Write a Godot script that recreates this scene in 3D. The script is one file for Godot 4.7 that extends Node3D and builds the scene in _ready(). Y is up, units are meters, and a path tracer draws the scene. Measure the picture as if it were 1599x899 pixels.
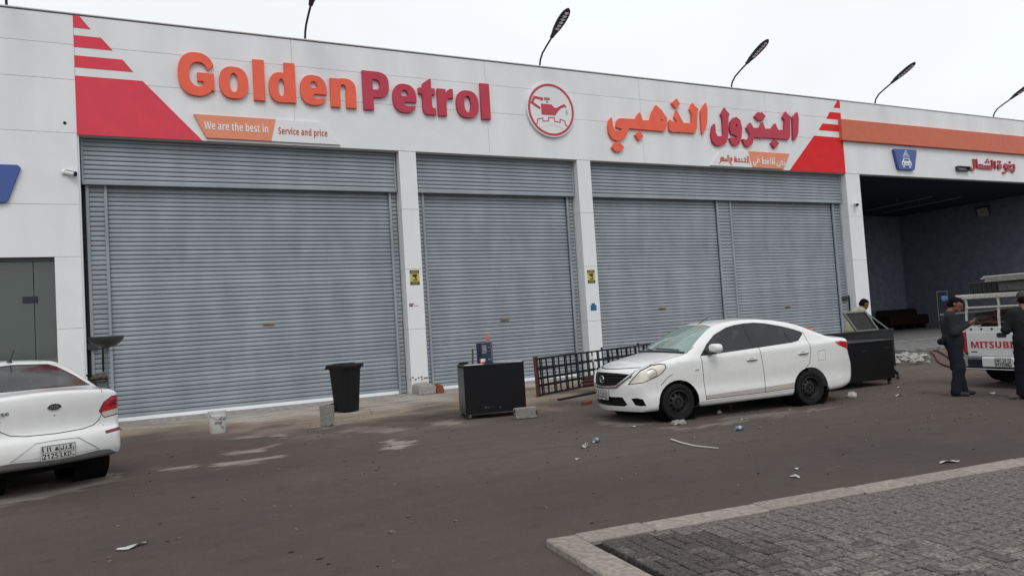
extends Node3D

# ---------------------------------------------------------------- mesh collector
class MB:
	var v := PackedVector3Array()
	var n := PackedVector3Array()
	func tri(a: Vector3, b: Vector3, c: Vector3, na: Vector3, nb: Vector3, nc: Vector3) -> void:
		if (b - a).cross(c - a).dot(na + nb + nc) > 0.0:
			v.append(a); v.append(c); v.append(b)
			n.append(na); n.append(nc); n.append(nb)
		else:
			v.append(a); v.append(b); v.append(c)
			n.append(na); n.append(nb); n.append(nc)
	func ftri(a: Vector3, b: Vector3, c: Vector3, out: Vector3) -> void:
		var m := (b - a).cross(c - a)
		if m.length_squared() < 1e-16:
			return
		m = m.normalized()
		if m.dot(out) < 0.0:
			m = -m
		tri(a, b, c, m, m, m)
	func quad(a: Vector3, b: Vector3, c: Vector3, d: Vector3, out: Vector3) -> void:
		ftri(a, b, c, out)
		ftri(a, c, d, out)
	func quadn(a: Vector3, b: Vector3, c: Vector3, d: Vector3, na: Vector3, nb: Vector3, nc: Vector3, nd: Vector3) -> void:
		tri(a, b, c, na, nb, nc)
		tri(a, c, d, na, nc, nd)
	func join(o: MB, t := Transform3D()) -> void:
		var nb := t.basis.inverse().transposed()
		for i in range(0, o.v.size(), 3):
			tri(t * o.v[i], t * o.v[i + 1], t * o.v[i + 2], (nb * o.n[i]).normalized(), (nb * o.n[i + 1]).normalized(), (nb * o.n[i + 2]).normalized())
	# a box with chamfered edges
	func box(c: Vector3, s: Vector3, b := 0.0, basis := Basis()) -> void:
		var h := s * 0.5
		b = minf(b, minf(h.x, minf(h.y, h.z)) * 0.98)
		if b <= 0.0:
			for ax in 3:
				for sg in [-1.0, 1.0]:
					var nn := Vector3()
					nn[ax] = sg
					var u := Vector3(); u[(ax + 1) % 3] = h[(ax + 1) % 3]
					var w := Vector3(); w[(ax + 2) % 3] = h[(ax + 2) % 3]
					var o := nn * h[ax]
					quad(c + basis * (o - u - w), c + basis * (o + u - w), c + basis * (o + u + w), c + basis * (o - u + w), basis * nn)
			return
		for ax in 3:
			var a1 := (ax + 1) % 3
			var a2 := (ax + 2) % 3
			for sg in [-1.0, 1.0]:
				var nn := Vector3(); nn[ax] = sg
				var u := Vector3(); u[a1] = h[a1] - b
				var w := Vector3(); w[a2] = h[a2] - b
				var o := nn * h[ax]
				quad(c + basis * (o - u - w), c + basis * (o + u - w), c + basis * (o + u + w), c + basis * (o - u + w), basis * nn)
			# edges along ax
			for s1 in [-1.0, 1.0]:
				for s2 in [-1.0, 1.0]:
					var e := Vector3(); e[ax] = h[ax] - b
					var p := Vector3(); p[a1] = s1 * h[a1]; p[a2] = s2 * (h[a2] - b)
					var q := Vector3(); q[a1] = s1 * (h[a1] - b); q[a2] = s2 * h[a2]
					var d := Vector3(); d[a1] = s1; d[a2] = s2
					quad(c + basis * (p - e), c + basis * (p + e), c + basis * (q + e), c + basis * (q - e), basis * d)
		for sx in [-1.0, 1.0]:
			for sy in [-1.0, 1.0]:
				for sz in [-1.0, 1.0]:
					var k := Vector3(sx, sy, sz)
					ftri(c + basis * (k * Vector3(h.x, h.y - b, h.z - b)), c + basis * (k * Vector3(h.x - b, h.y, h.z - b)), c + basis * (k * Vector3(h.x - b, h.y - b, h.z)), basis * k)
	# round bar along points
	func tube(pts: PackedVector3Array, radii, seg := 8, caps := true) -> void:
		var m := pts.size()
		var rings := []
		var dirs := []
		var up := Vector3.UP
		for i in m:
			var d := (pts[mini(i + 1, m - 1)] - pts[maxi(i - 1, 0)]).normalized()
			if i == 0:
				up = Vector3.UP if absf(d.y) < 0.9 else Vector3.RIGHT
			var s := d.cross(up).normalized()
			up = s.cross(d).normalized()
			var r: float = radii[i] if radii is Array else radii
			var ring := PackedVector3Array()
			for k in seg:
				var a := TAU * k / seg
				ring.append(s * cos(a) + up * sin(a))
			rings.append([ring, r])
			dirs.append(d)
		for i in m - 1:
			var ra: PackedVector3Array = rings[i][0]
			var rb: PackedVector3Array = rings[i + 1][0]
			var qa: float = rings[i][1]
			var qb: float = rings[i + 1][1]
			for k in seg:
				var l := (k + 1) % seg
				quadn(pts[i] + ra[k] * qa, pts[i] + ra[l] * qa, pts[i + 1] + rb[l] * qb, pts[i + 1] + rb[k] * qb, ra[k], ra[l], rb[l], rb[k])
		if caps:
			for e in [0, m - 1]:
				var rr: PackedVector3Array = rings[e][0]
				var q: float = rings[e][1]
				var out: Vector3 = -dirs[e] if e == 0 else dirs[e]
				for k in range(1, seg - 1):
					ftri(pts[e] + rr[0] * q, pts[e] + rr[k] * q, pts[e] + rr[k + 1] * q, out)
	# square bar between two points
	func bar(a: Vector3, b: Vector3, w: float, h: float, bevel := 0.0, up := Vector3.UP) -> void:
		var d := b - a
		var z := d.normalized()
		var x := up.cross(z)
		if x.length() < 0.01:
			x = Vector3.RIGHT.cross(z)
		x = x.normalized()
		box((a + b) * 0.5, Vector3(w, h, d.length()), bevel, Basis(x, z.cross(x).normalized(), z))
	# turned shape round the y axis of t: profile of (radius, height)
	func lathe(prof: PackedVector2Array, seg: int, t := Transform3D(), hard := 0.6, arc0 := 0.0, arc1 := TAU) -> void:
		var m := prof.size()
		var sn := []   # normals of segments
		for i in m - 1:
			var e := prof[i + 1] - prof[i]
			sn.append(Vector2(e.y, -e.x).normalized())
		for i in m - 1:
			var n0: Vector2 = sn[i]
			var n1: Vector2 = sn[i]
			if i > 0 and n0.dot(sn[i - 1]) > hard:
				n0 = (n0 + sn[i - 1]).normalized()
			if i < m - 2 and n1.dot(sn[i + 1]) > hard:
				n1 = (n1 + sn[i + 1]).normalized()
			for k in seg:
				var a := lerpf(arc0, arc1, float(k) / seg)
				var b := lerpf(arc0, arc1, float(k + 1) / seg)
				var ca := Vector3(cos(a), 0, sin(a))
				var cb := Vector3(cos(b), 0, sin(b))
				var p := prof[i]
				var q := prof[i + 1]
				var y := Vector3.UP
				var bs := t.basis
				if p.x > 1e-6:
					tri(t * (ca * p.x + y * p.y), t * (cb * p.x + y * p.y), t * (cb * q.x + y * q.y), bs * (ca * n0.x + y * n0.y), bs * (cb * n0.x + y * n0.y), bs * (cb * n1.x + y * n1.y))
				if q.x > 1e-6:
					tri(t * (ca * p.x + y * p.y), t * (cb * q.x + y * q.y), t * (ca * q.x + y * q.y), bs * (ca * n0.x + y * n0.y), bs * (cb * n1.x + y * n1.y), bs * (ca * n1.x + y * n1.y))
	# outline in the xy plane of t, from z0 (back) to z1 (front), front edge chamfered by b
	func prism(poly: PackedVector2Array, z0: float, z1: float, t := Transform3D(), b := 0.0, smooth := 0.75, back := true) -> void:
		if Geometry2D.is_polygon_clockwise(poly):
			poly = poly.duplicate()
			poly.reverse()
		var m := poly.size()
		var en := []
		for i in m:
			var e := poly[(i + 1) % m] - poly[i]
			en.append(Vector2(e.y, -e.x).normalized())
		var inner := PackedVector2Array()
		for i in m:
			var n2: Vector2 = (en[i] + en[(i + m - 1) % m])
			var l := maxf(n2.length_squared() * 0.5, 0.35)
			inner.append(poly[i] - n2 / l * b * 0.5 * (1.0 if b > 0.0 else 0.0) * 1.0)
		var ids := Geometry2D.triangulate_polygon(inner if b > 0.0 else poly)
		if ids.is_empty() and b > 0.0:
			inner = poly
			b = 0.0
			ids = Geometry2D.triangulate_polygon(poly)
		var top := inner if b > 0.0 else poly
		var bs := t.basis
		for i in range(0, ids.size(), 3):
			ftri(t * Vector3(top[ids[i]].x, top[ids[i]].y, z1), t * Vector3(top[ids[i + 1]].x, top[ids[i + 1]].y, z1), t * Vector3(top[ids[i + 2]].x, top[ids[i + 2]].y, z1), bs.z * (1.0 if z1 > z0 else -1.0))
		if back:
			ids = Geometry2D.triangulate_polygon(poly)
			for i in range(0, ids.size(), 3):
				ftri(t * Vector3(poly[ids[i]].x, poly[ids[i]].y, z0), t * Vector3(poly[ids[i + 1]].x, poly[ids[i + 1]].y, z0), t * Vector3(poly[ids[i + 2]].x, poly[ids[i + 2]].y, z0), -bs.z * (1.0 if z1 > z0 else -1.0))
		for i in m:
			var j := (i + 1) % m
			var na: Vector2 = en[i]
			var nb: Vector2 = en[i]
			if na.dot(en[(i + m - 1) % m]) > smooth:
				na = (na + en[(i + m - 1) % m]).normalized()
			if nb.dot(en[j]) > smooth:
				nb = (nb + en[j]).normalized()
			var wa := bs * Vector3(na.x, na.y, 0)
			var wb := bs * Vector3(nb.x, nb.y, 0)
			var zs := z1 - b * signf(z1 - z0)
			quadn(t * Vector3(poly[i].x, poly[i].y, z0), t * Vector3(poly[j].x, poly[j].y, z0), t * Vector3(poly[j].x, poly[j].y, zs), t * Vector3(poly[i].x, poly[i].y, zs), wa, wb, wb, wa)
			if b > 0.0:
				var zz := bs.z * signf(z1 - z0)
				quadn(t * Vector3(poly[i].x, poly[i].y, zs), t * Vector3(poly[j].x, poly[j].y, zs), t * Vector3(top[j].x, top[j].y, z1), t * Vector3(top[i].x, top[i].y, z1), (wa + zz).normalized(), (wb + zz).normalized(), (wb + zz).normalized(), (wa + zz).normalized())
	# a smooth lump: ellipsoid with noise
	func lump(c: Vector3, r: Vector3, rough: float, sd: int, rings := 6, seg := 9, flat_bottom := true) -> void:
		var rng := RandomNumberGenerator.new()
		rng.seed = sd
		var g := []
		for i in rings + 1:
			var row := PackedVector3Array()
			var ph := PI * i / rings
			for k in seg:
				var a := TAU * k / seg
				var q := 1.0 + rng.randf_range(-rough, rough)
				var p := Vector3(sin(ph) * cos(a), cos(ph), sin(ph) * sin(a)) * r * q
				if i == 0 or i == rings:
					p = Vector3(0, cos(ph) * r.y, 0)
				if flat_bottom and p.y < -r.y * 0.5:
					p.y = -r.y * 0.5
				row.append(c + p)
			g.append(row)
		for i in rings:
			for k in seg:
				var l := (k + 1) % seg
				var a: Vector3 = g[i][k]
				var b: Vector3 = g[i][l]
				var d: Vector3 = g[i + 1][l]
				var e: Vector3 = g[i + 1][k]
				ftri(a, b, d, a + b + d - c * 3.0)
				ftri(a, d, e, a + d + e - c * 3.0)
	func mesh(smooth_uv := 0.0) -> ArrayMesh:
		var arr := []
		arr.resize(Mesh.ARRAY_MAX)
		arr[Mesh.ARRAY_VERTEX] = v
		arr[Mesh.ARRAY_NORMAL] = n
		var m := ArrayMesh.new()
		if v.size():
			m.add_surface_from_arrays(Mesh.PRIMITIVE_TRIANGLES, arr)
		return m

# ---------------------------------------------------------------- naming and placing
var taken := {}
func numbered(called: String) -> String:
	if not taken.has(called):
		taken[called] = 0
		return called
	taken[called] += 1
	return "%s_%03d" % [called, taken[called]]

func tag(o: Node, label := "", category := "", group := "", kind := "") -> void:
	if label: o.set_meta("label", label)
	if category: o.set_meta("category", category)
	if group: o.set_meta("group", group)
	if kind: o.set_meta("kind", kind)

func thing(called: String, label: String, category: String, at := Vector3.ZERO, turn := 0.0, group := "") -> Node3D:
	var o := Node3D.new()
	o.name = numbered(called)
	add_child(o, true)
	o.position = at
	o.rotation.y = turn
	tag(o, label, category, group)
	return o

func put(called: String, m: Mesh, mat: Material, parent: Node = null) -> MeshInstance3D:
	var o := MeshInstance3D.new()
	if parent == null or parent == self:
		parent = self
		o.name = numbered(called)
	else:
		var nm := called
		var i := 0
		while parent.has_node(NodePath(nm)):
			i += 1
			nm = "%s_%03d" % [called, i]
		o.name = nm
	o.mesh = m
	o.material_override = mat
	parent.add_child(o, true)
	return o

func part(called: String, mb: MB, mat: Material, parent: Node) -> MeshInstance3D:
	return put(called, mb.mesh(), mat, parent)

func single(called: String, mb: MB, mat: Material, label: String, category: String, at := Vector3.ZERO, turn := 0.0, group := "") -> MeshInstance3D:
	var o := put(called, mb.mesh(), mat)
	o.position = at
	o.rotation.y = turn
	tag(o, label, category, group)
	return o

func struct(called: String, mb: MB, mat: Material, parent: Node = null) -> MeshInstance3D:
	var o := put(called, mb.mesh(), mat, parent)
	if parent == null:
		o.set_meta("kind", "structure")
	return o

func V(a: Array) -> PackedVector2Array:
	var p := PackedVector2Array()
	for i in range(0, a.size(), 2):
		p.append(Vector2(a[i], a[i + 1]))
	return p

# Catmull-Rom through control points, closed or open
func curve(p: PackedVector2Array, n: int, closed := true) -> PackedVector2Array:
	var out := PackedVector2Array()
	var m := p.size()
	var last := m if closed else m - 1
	for i in last:
		var a := p[(i + m - 1) % m] if closed else p[maxi(i - 1, 0)]
		var b := p[i]
		var c := p[(i + 1) % m]
		var d := p[(i + 2) % m] if closed else p[mini(i + 2, m - 1)]
		for k in n:
			out.append(b.cubic_interpolate(c, a, d, float(k) / n))
	if not closed:
		out.append(p[m - 1])
	return out

func circle(c: Vector2, r: float, n := 32, ry := -1.0) -> PackedVector2Array:
	var p := PackedVector2Array()
	for i in n:
		p.append(c + Vector2(cos(TAU * i / n) * r, sin(TAU * i / n) * (r if ry < 0.0 else ry)))
	return p

func rect(x0: float, y0: float, x1: float, y1: float, r := 0.0) -> PackedVector2Array:
	if r <= 0.0:
		return PackedVector2Array([Vector2(x0, y0), Vector2(x1, y0), Vector2(x1, y1), Vector2(x0, y1)])
	var p := PackedVector2Array()
	for q in [[x1 - r, y0 + r, -PI / 2], [x1 - r, y1 - r, 0.0], [x0 + r, y1 - r, PI / 2], [x0 + r, y0 + r, PI]]:
		for k in 5:
			var a: float = q[2] + PI / 2 * k / 4.0
			p.append(Vector2(q[0] + cos(a) * r, q[1] + sin(a) * r))
	return p

# a brush stroke of a given width along a polyline, as one outline
func stroke(p: PackedVector2Array, w: float) -> PackedVector2Array:
	var o := Geometry2D.offset_polyline(p, w * 0.5, Geometry2D.JOIN_MITER, Geometry2D.END_BUTT)
	return o[0] if o.size() else p

# ---------------------------------------------------------------- materials
var noise_cache := {}
func noise_tex(freq: float, oct: int, sd: int, lo: float, hi: float, size := 512, kind := FastNoiseLite.TYPE_SIMPLEX_SMOOTH) -> NoiseTexture2D:
	var key := "%s %s %s %s %s %s %s" % [freq, oct, sd, lo, hi, size, kind]
	if noise_cache.has(key):
		return noise_cache[key]
	var f := FastNoiseLite.new()
	f.noise_type = kind
	f.frequency = freq
	f.fractal_octaves = oct
	f.seed = sd
	var t := NoiseTexture2D.new()
	t.width = size
	t.height = size
	t.seamless = true
	t.noise = f
	var g := Gradient.new()
	g.set_color(0, Color(lo, lo, lo))
	g.set_color(1, Color(hi, hi, hi))
	t.color_ramp = g
	noise_cache[key] = t
	return t

func lin(r: float, g: float, b: float, a := 1.0) -> Color:
	var c := Color(r, g, b).linear_to_srgb()
	c.a = a
	return c

var mats := {}
# base colour linear; grain: 0..1 strength of mottling
func mat(name: String, c: Color, rough := 0.6, metal := 0.0, mottle := 0.0, scale := 1.0, bump := 0.0, bump_scale := 30.0) -> StandardMaterial3D:
	if mats.has(name):
		return mats[name]
	var m := StandardMaterial3D.new()
	m.resource_name = name
	m.albedo_color = c
	m.roughness = rough
	m.metallic = metal
	if rough >= 0.8 and metal == 0.0:
		m.metallic_specular = 0.2   # dry, dusty or woven: hardly any sheen
	if mottle > 0.0:
		m.albedo_texture = noise_tex(0.012, 5, 7, 1.0 - mottle, 1.0, 512)
		m.uv1_triplanar = true
		m.uv1_world_triplanar = true
		m.uv1_scale = Vector3.ONE * scale
	if bump > 0.0:
		m.heightmap_enabled = true
		m.heightmap_texture = noise_tex(0.06, 3, 11, 0.0, 1.0, 512)
		m.heightmap_scale = bump
		m.uv1_triplanar = true
		m.uv1_world_triplanar = true
		m.uv1_scale = Vector3.ONE * scale
	mats[name] = m
	return m

func glass(name: String, c: Color, a: float, rough := 0.04) -> StandardMaterial3D:
	if mats.has(name):
		return mats[name]
	var m := StandardMaterial3D.new()
	m.resource_name = name
	m.albedo_color = Color(c.r, c.g, c.b, a)
	m.transparency = BaseMaterial3D.TRANSPARENCY_ALPHA
	m.roughness = rough
	m.metallic_specular = 0.6
	mats[name] = m
	return m

func paint(name: String, c: Color, rough := 0.25) -> StandardMaterial3D:
	var m := mat(name, c, rough)
	m.clearcoat_enabled = true
	m.clearcoat = 0.8
	m.clearcoat_roughness = 0.05
	return m

# ---------------------------------------------------------------- surface nets on a grid of signed values
func nets(nx: int, ny: int, nz: int, o: Vector3, h: float, f: PackedFloat32Array) -> MB:
	var mb := MB.new()
	var idx := PackedInt32Array()
	idx.resize(nx * ny * nz)
	idx.fill(-1)
	var vs := PackedVector3Array()
	var ns := PackedVector3Array()
	var sx := ny * nz
	var sy := nz
	for x in nx - 1:
		for y in ny - 1:
			var base := (x * ny + y) * nz
			for z in nz - 1:
				var i := base + z
				var a := f[i]
				var b := f[i + 1]
				var c := f[i + sy]
				var d := f[i + sy + 1]
				var e := f[i + sx]
				var g := f[i + sx + 1]
				var p := f[i + sx + sy]
				var q := f[i + sx + sy + 1]
				var s := int(a < 0.0) + int(b < 0.0) + int(c < 0.0) + int(d < 0.0) + int(e < 0.0) + int(g < 0.0) + int(p < 0.0) + int(q < 0.0)
				if s == 0 or s == 8:
					continue
				var t := Vector3()
				var m := 0
				# edges along z, y, x
				if (a < 0.0) != (b < 0.0): t += Vector3(0, 0, a / (a - b)); m += 1
				if (c < 0.0) != (d < 0.0): t += Vector3(0, 1, c / (c - d)); m += 1
				if (e < 0.0) != (g < 0.0): t += Vector3(1, 0, e / (e - g)); m += 1
				if (p < 0.0) != (q < 0.0): t += Vector3(1, 1, p / (p - q)); m += 1
				if (a < 0.0) != (c < 0.0): t += Vector3(0, a / (a - c), 0); m += 1
				if (b < 0.0) != (d < 0.0): t += Vector3(0, b / (b - d), 1); m += 1
				if (e < 0.0) != (p < 0.0): t += Vector3(1, e / (e - p), 0); m += 1
				if (g < 0.0) != (q < 0.0): t += Vector3(1, g / (g - q), 1); m += 1
				if (a < 0.0) != (e < 0.0): t += Vector3(a / (a - e), 0, 0); m += 1
				if (b < 0.0) != (g < 0.0): t += Vector3(b / (b - g), 0, 1); m += 1
				if (c < 0.0) != (p < 0.0): t += Vector3(c / (c - p), 1, 0); m += 1
				if (d < 0.0) != (q < 0.0): t += Vector3(d / (d - q), 1, 1); m += 1
				t /= m
				idx[i] = vs.size()
				vs.append(o + (Vector3(x, y, z) + t) * h)
				var ux := 1.0 - t.x
				var uy := 1.0 - t.y
				var uz := 1.0 - t.z
				var gx := (e - a) * uy * uz + (g - b) * uy * t.z + (p - c) * t.y * uz + (q - d) * t.y * t.z
				var gy := (c - a) * ux * uz + (d - b) * ux * t.z + (p - e) * t.x * uz + (q - g) * t.x * t.z
				var gz := (b - a) * ux * uy + (d - c) * ux * t.y + (g - e) * t.x * uy + (q - p) * t.x * t.y
				ns.append(Vector3(gx, gy, gz).normalized())
	for x in range(1, nx - 1):
		for y in range(1, ny - 1):
			var base := (x * ny + y) * nz
			for z in range(1, nz - 1):
				var i := base + z
				if idx[i] < 0:
					continue
				var s := f[i] < 0.0
				for ax in 3:
					var j := i + (sx if ax == 0 else sy if ax == 1 else 1)
					if (f[j] < 0.0) == s:
						continue
					var u := sy if ax == 0 else 1 if ax == 1 else sx
					var w := 1 if ax == 0 else sx if ax == 1 else sy
					var k0 := idx[i]
					var k1 := idx[i - u]
					var k2 := idx[i - u - w]
					var k3 := idx[i - w]
					if k0 < 0 or k1 < 0 or k2 < 0 or k3 < 0:
						continue
					mb.quadn(vs[k0], vs[k1], vs[k2], vs[k3], ns[k0], ns[k1], ns[k2], ns[k3])
	return mb

# tapered limbs joined by a smooth minimum; bones: [a, ra, b, rb] and optional flattening Vector3 of squash
func limbs(bones: Array, k: float, h: float, grow := 0.0) -> MB:
	var lo := Vector3(1e9, 1e9, 1e9)
	var hi := -lo
	for b in bones:
		for e in [0, 2]:
			var r = Vector3.ONE * (b[e + 1] + grow + k + 2.0 * h)
			lo = lo.min(b[e] - r)
			hi = hi.max(b[e] + r)
	var nx := int((hi.x - lo.x) / h) + 2
	var ny := int((hi.y - lo.y) / h) + 2
	var nz := int((hi.z - lo.z) / h) + 2
	var f := PackedFloat32Array()
	f.resize(nx * ny * nz)
	f.fill(1.0)
	for b in bones:
		var pa: Vector3 = b[0]
		var pb: Vector3 = b[2]
		var ra: float = b[1] + grow
		var rb: float = b[3] + grow
		var sq: Vector3 = b[4] if b.size() > 4 else Vector3.ONE
		var m := maxf(ra, rb) * maxf(sq.x, maxf(sq.y, sq.z)) + k + 1.5 * h
		var l0 := ((pa.min(pb) - Vector3.ONE * m - lo) / h).floor()
		var l1 := ((pa.max(pb) + Vector3.ONE * m - lo) / h).ceil()
		var ab := (pb - pa) / sq
		var ll := maxf(ab.length_squared(), 1e-9)
		for x in range(maxi(0, int(l0.x)), mini(nx, int(l1.x) + 1)):
			for y in range(maxi(0, int(l0.y)), mini(ny, int(l1.y) + 1)):
				var base := (x * ny + y) * nz
				for z in range(maxi(0, int(l0.z)), mini(nz, int(l1.z) + 1)):
					var p := (lo + Vector3(x, y, z) * h - pa) / sq
					var t := clampf(p.dot(ab) / ll, 0.0, 1.0)
					var d := (p - ab * t).length() - lerpf(ra, rb, t)
					var i := base + z
					var o := f[i]
					var q := maxf(k - absf(o - d), 0.0) / k
					f[i] = minf(o, d) - q * q * k * 0.25
	return nets(nx, ny, nz, lo, h, f)

# ---------------------------------------------------------------- cutting shapes out of a skin
# keeps of src what lies outside the convex outlines seen along `dir`; what lies inside goes to `got`
func carve(src: MB, polys: Array, eu: Vector3, ev: Vector3, dir: Vector3, lim: float, got: MB) -> MB:
	var cur := src
	for pl in polys:
		var poly: PackedVector2Array = pl
		if Geometry2D.is_polygon_clockwise(poly):
			poly = poly.duplicate()
			poly.reverse()
		var m := poly.size()
		var lo := Vector2(1e9, 1e9)
		var hi := -lo
		for q in poly:
			lo = lo.min(q)
			hi = hi.max(q)
		var rest := MB.new()
		var v := cur.v
		var n := cur.n
		for i in range(0, v.size(), 3):
			var a := v[i]
			var b := v[i + 1]
			var c := v[i + 2]
			var ok := (n[i] + n[i + 1] + n[i + 2]).dot(dir) > lim * 3.0
			if ok:
				var a2 := Vector2(a.dot(eu), a.dot(ev))
				var b2 := Vector2(b.dot(eu), b.dot(ev))
				var c2 := Vector2(c.dot(eu), c.dot(ev))
				var tl := a2.min(b2).min(c2)
				var th := a2.max(b2).max(c2)
				ok = tl.x < hi.x and tl.y < hi.y and th.x > lo.x and th.y > lo.y
			if not ok:
				rest.v.append(a); rest.v.append(b); rest.v.append(c)
				rest.n.append(n[i]); rest.n.append(n[i + 1]); rest.n.append(n[i + 2])
				continue
			var pv := PackedVector3Array([a, b, c])
			var pn := PackedVector3Array([n[i], n[i + 1], n[i + 2]])
			for k in m:
				var q0 := poly[k]
				var e := poly[(k + 1) % m] - q0
				var ds := PackedFloat32Array()
				var anyin := false
				var anyout := false
				for w in pv:
					var d := e.x * (w.dot(ev) - q0.y) - e.y * (w.dot(eu) - q0.x)
					ds.append(d)
					if d > 0.0: anyin = true
					else: anyout = true
				if not anyout:
					continue
				if not anyin:
					fan(rest, pv, pn)
					pv = PackedVector3Array()
					break
				var iv := PackedVector3Array()
				var im := PackedVector3Array()
				var ov := PackedVector3Array()
				var om := PackedVector3Array()
				var s := pv.size()
				for j in s:
					var l := (j + 1) % s
					if ds[j] > 0.0:
						iv.append(pv[j]); im.append(pn[j])
					else:
						ov.append(pv[j]); om.append(pn[j])
					if (ds[j] > 0.0) != (ds[l] > 0.0):
						var t := ds[j] / (ds[j] - ds[l])
						var x := pv[j].lerp(pv[l], t)
						var xn := pn[j].lerp(pn[l], t)
						iv.append(x); im.append(xn)
						ov.append(x); om.append(xn)
				fan(rest, ov, om)
				pv = iv
				pn = im
			fan(got, pv, pn)
		cur = rest
	return cur

func fan(to: MB, pv: PackedVector3Array, pn: PackedVector3Array) -> void:
	for j in range(1, pv.size() - 1):
		to.v.append(pv[0]); to.v.append(pv[j]); to.v.append(pv[j + 1])
		to.n.append(pn[0]); to.n.append(pn[j]); to.n.append(pn[j + 1])

func push(m: MB, d: float) -> MB:
	var o := MB.new()
	o.n = m.n
	for i in m.v.size():
		o.v.append(m.v[i] + m.n[i].normalized() * d)
	return o

func convex(poly: PackedVector2Array) -> Array:
	if Geometry2D.is_polygon_clockwise(poly):
		poly = poly.duplicate()
		poly.reverse()
	return Geometry2D.decompose_polygon_in_convex(poly)

# thin convex strips along a polyline
func strips(p: PackedVector2Array, w: float, closed := false) -> Array:
	var out := []
	var m := p.size()
	for i in (m if closed else m - 1):
		var a := p[i]
		var b := p[(i + 1) % m]
		var d := (b - a).normalized()
		var s := Vector2(-d.y, d.x) * w * 0.5
		out.append(PackedVector2Array([a - s - d * w * 0.5, b - s + d * w * 0.5, b + s + d * w * 0.5, a + s - d * w * 0.5]))
	return out

func flipx(p: PackedVector2Array) -> PackedVector2Array:
	var o := PackedVector2Array()
	for q in p:
		o.append(Vector2(-q.x, q.y))
	return o

# superellipsoid blob with smooth normals
func blob(mb: MB, c: Vector3, r: Vector3, e1 := 1.0, e2 := 1.0, basis := Basis(), rings := 10, seg := 16) -> void:
	var sp := func(x: float, e: float) -> float: return signf(x) * pow(absf(x), e)
	var P := []
	var N := []
	for i in rings + 1:
		var ph := -PI / 2 + PI * i / rings
		var rp := PackedVector3Array()
		var rn := PackedVector3Array()
		for k in seg:
			var a := TAU * k / seg
			var cy: float = sp.call(cos(ph), e1)
			var p := Vector3(cy * sp.call(cos(a), e2), sp.call(sin(ph), e1), cy * sp.call(sin(a), e2))
			var cn: float = sp.call(cos(ph), 2.0 - e1)
			var nn := Vector3(cn * sp.call(cos(a), 2.0 - e2) / r.x, sp.call(sin(ph), 2.0 - e1) / r.y, cn * sp.call(sin(a), 2.0 - e2) / r.z)
			rp.append(c + basis * (p * r))
			rn.append(basis * nn.normalized() if nn.length() > 1e-9 else basis * Vector3(0, signf(ph), 0))
		P.append(rp)
		N.append(rn)
	for i in rings:
		for k in seg:
			var l := (k + 1) % seg
			mb.quadn(P[i][k], P[i][l], P[i + 1][l], P[i + 1][k], N[i][k], N[i][l], N[i + 1][l], N[i + 1][k])

func lettering(s: String, h: float, depth: float, bold := true, serif := false) -> TextMesh:
	var f := SystemFont.new()
	f.font_names = PackedStringArray(["Droid Serif" if serif else "Droid Sans"])
	f.font_weight = 700 if bold else 400
	var t := TextMesh.new()
	t.text = s
	t.font = f
	t.font_size = 64
	t.pixel_size = h / 64.0 * 1.38   # h is about the height of a capital
	t.depth = depth
	t.curve_step = 2.0
	return t
# lettering fitted into a box (x0, y0)-(x1, y1), as a mesh of its own
func fitted(s: String, x0: float, y0: float, x1: float, y1: float, z: float, depth: float, bold := true) -> MB:
	var t := lettering(s, 0.5, 0.1, bold)
	var a := t.get_mesh_arrays()
	var vs: PackedVector3Array = a[Mesh.ARRAY_VERTEX]
	var ns: PackedVector3Array = a[Mesh.ARRAY_NORMAL]
	var ix: PackedInt32Array = a[Mesh.ARRAY_INDEX] if a[Mesh.ARRAY_INDEX] != null else PackedInt32Array(range(vs.size()))
	var b := t.get_aabb()
	var mb := MB.new()
	var sc := Vector3((x1 - x0) / b.size.x, (y1 - y0) / b.size.y, depth / b.size.z)
	for i in range(0, ix.size() - 2, 3):
		var p := []
		for k in 3:
			p.append((vs[ix[i + k]] - b.position) * sc + Vector3(x0, y0, z))
		mb.tri(p[0], p[1], p[2], (ns[ix[i]] / sc).normalized(), (ns[ix[i + 1]] / sc).normalized(), (ns[ix[i + 2]] / sc).normalized())
	return mb

# ---------------------------------------------------------------- cars
func table(t: Array, x: float) -> float:
	if x <= t[0]:
		return t[1]
	for i in range(2, t.size(), 2):
		if x <= t[i]:
			return lerpf(t[i - 1], t[i + 1], smoothstep(0.0, 1.0, (x - t[i - 2]) / (t[i] - t[i - 2])) * 0.5 + 0.5 * (x - t[i - 2]) / (t[i] - t[i - 2]))
	return t[t.size() - 1]

class Shell:
	var f := PackedFloat32Array()
	var nx := 0
	var ny := 0
	var nz := 0
	var o := Vector3()
	var h := 0.03
	func at(p: Vector3) -> float:
		var q := ((p - o) / h).clamp(Vector3.ZERO, Vector3(nx - 2, ny - 2, nz - 2))
		var i := Vector3i(q)
		var t := q - Vector3(i)
		var b := (i.x * ny + i.y) * nz + i.z
		var sx := ny * nz
		var c0 := lerpf(lerpf(f[b], f[b + 1], t.z), lerpf(f[b + nz], f[b + nz + 1], t.z), t.y)
		var c1 := lerpf(lerpf(f[b + sx], f[b + sx + 1], t.z), lerpf(f[b + sx + nz], f[b + sx + nz + 1], t.z), t.y)
		return lerpf(c0, c1, t.x)
	# first point of the skin met from p along d
	func hit(p: Vector3, d: Vector3) -> Vector3:
		for i in 900:
			var q := p + d * (i * 0.005)
			if at(q) < 0.0:
				return q
		return p

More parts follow.
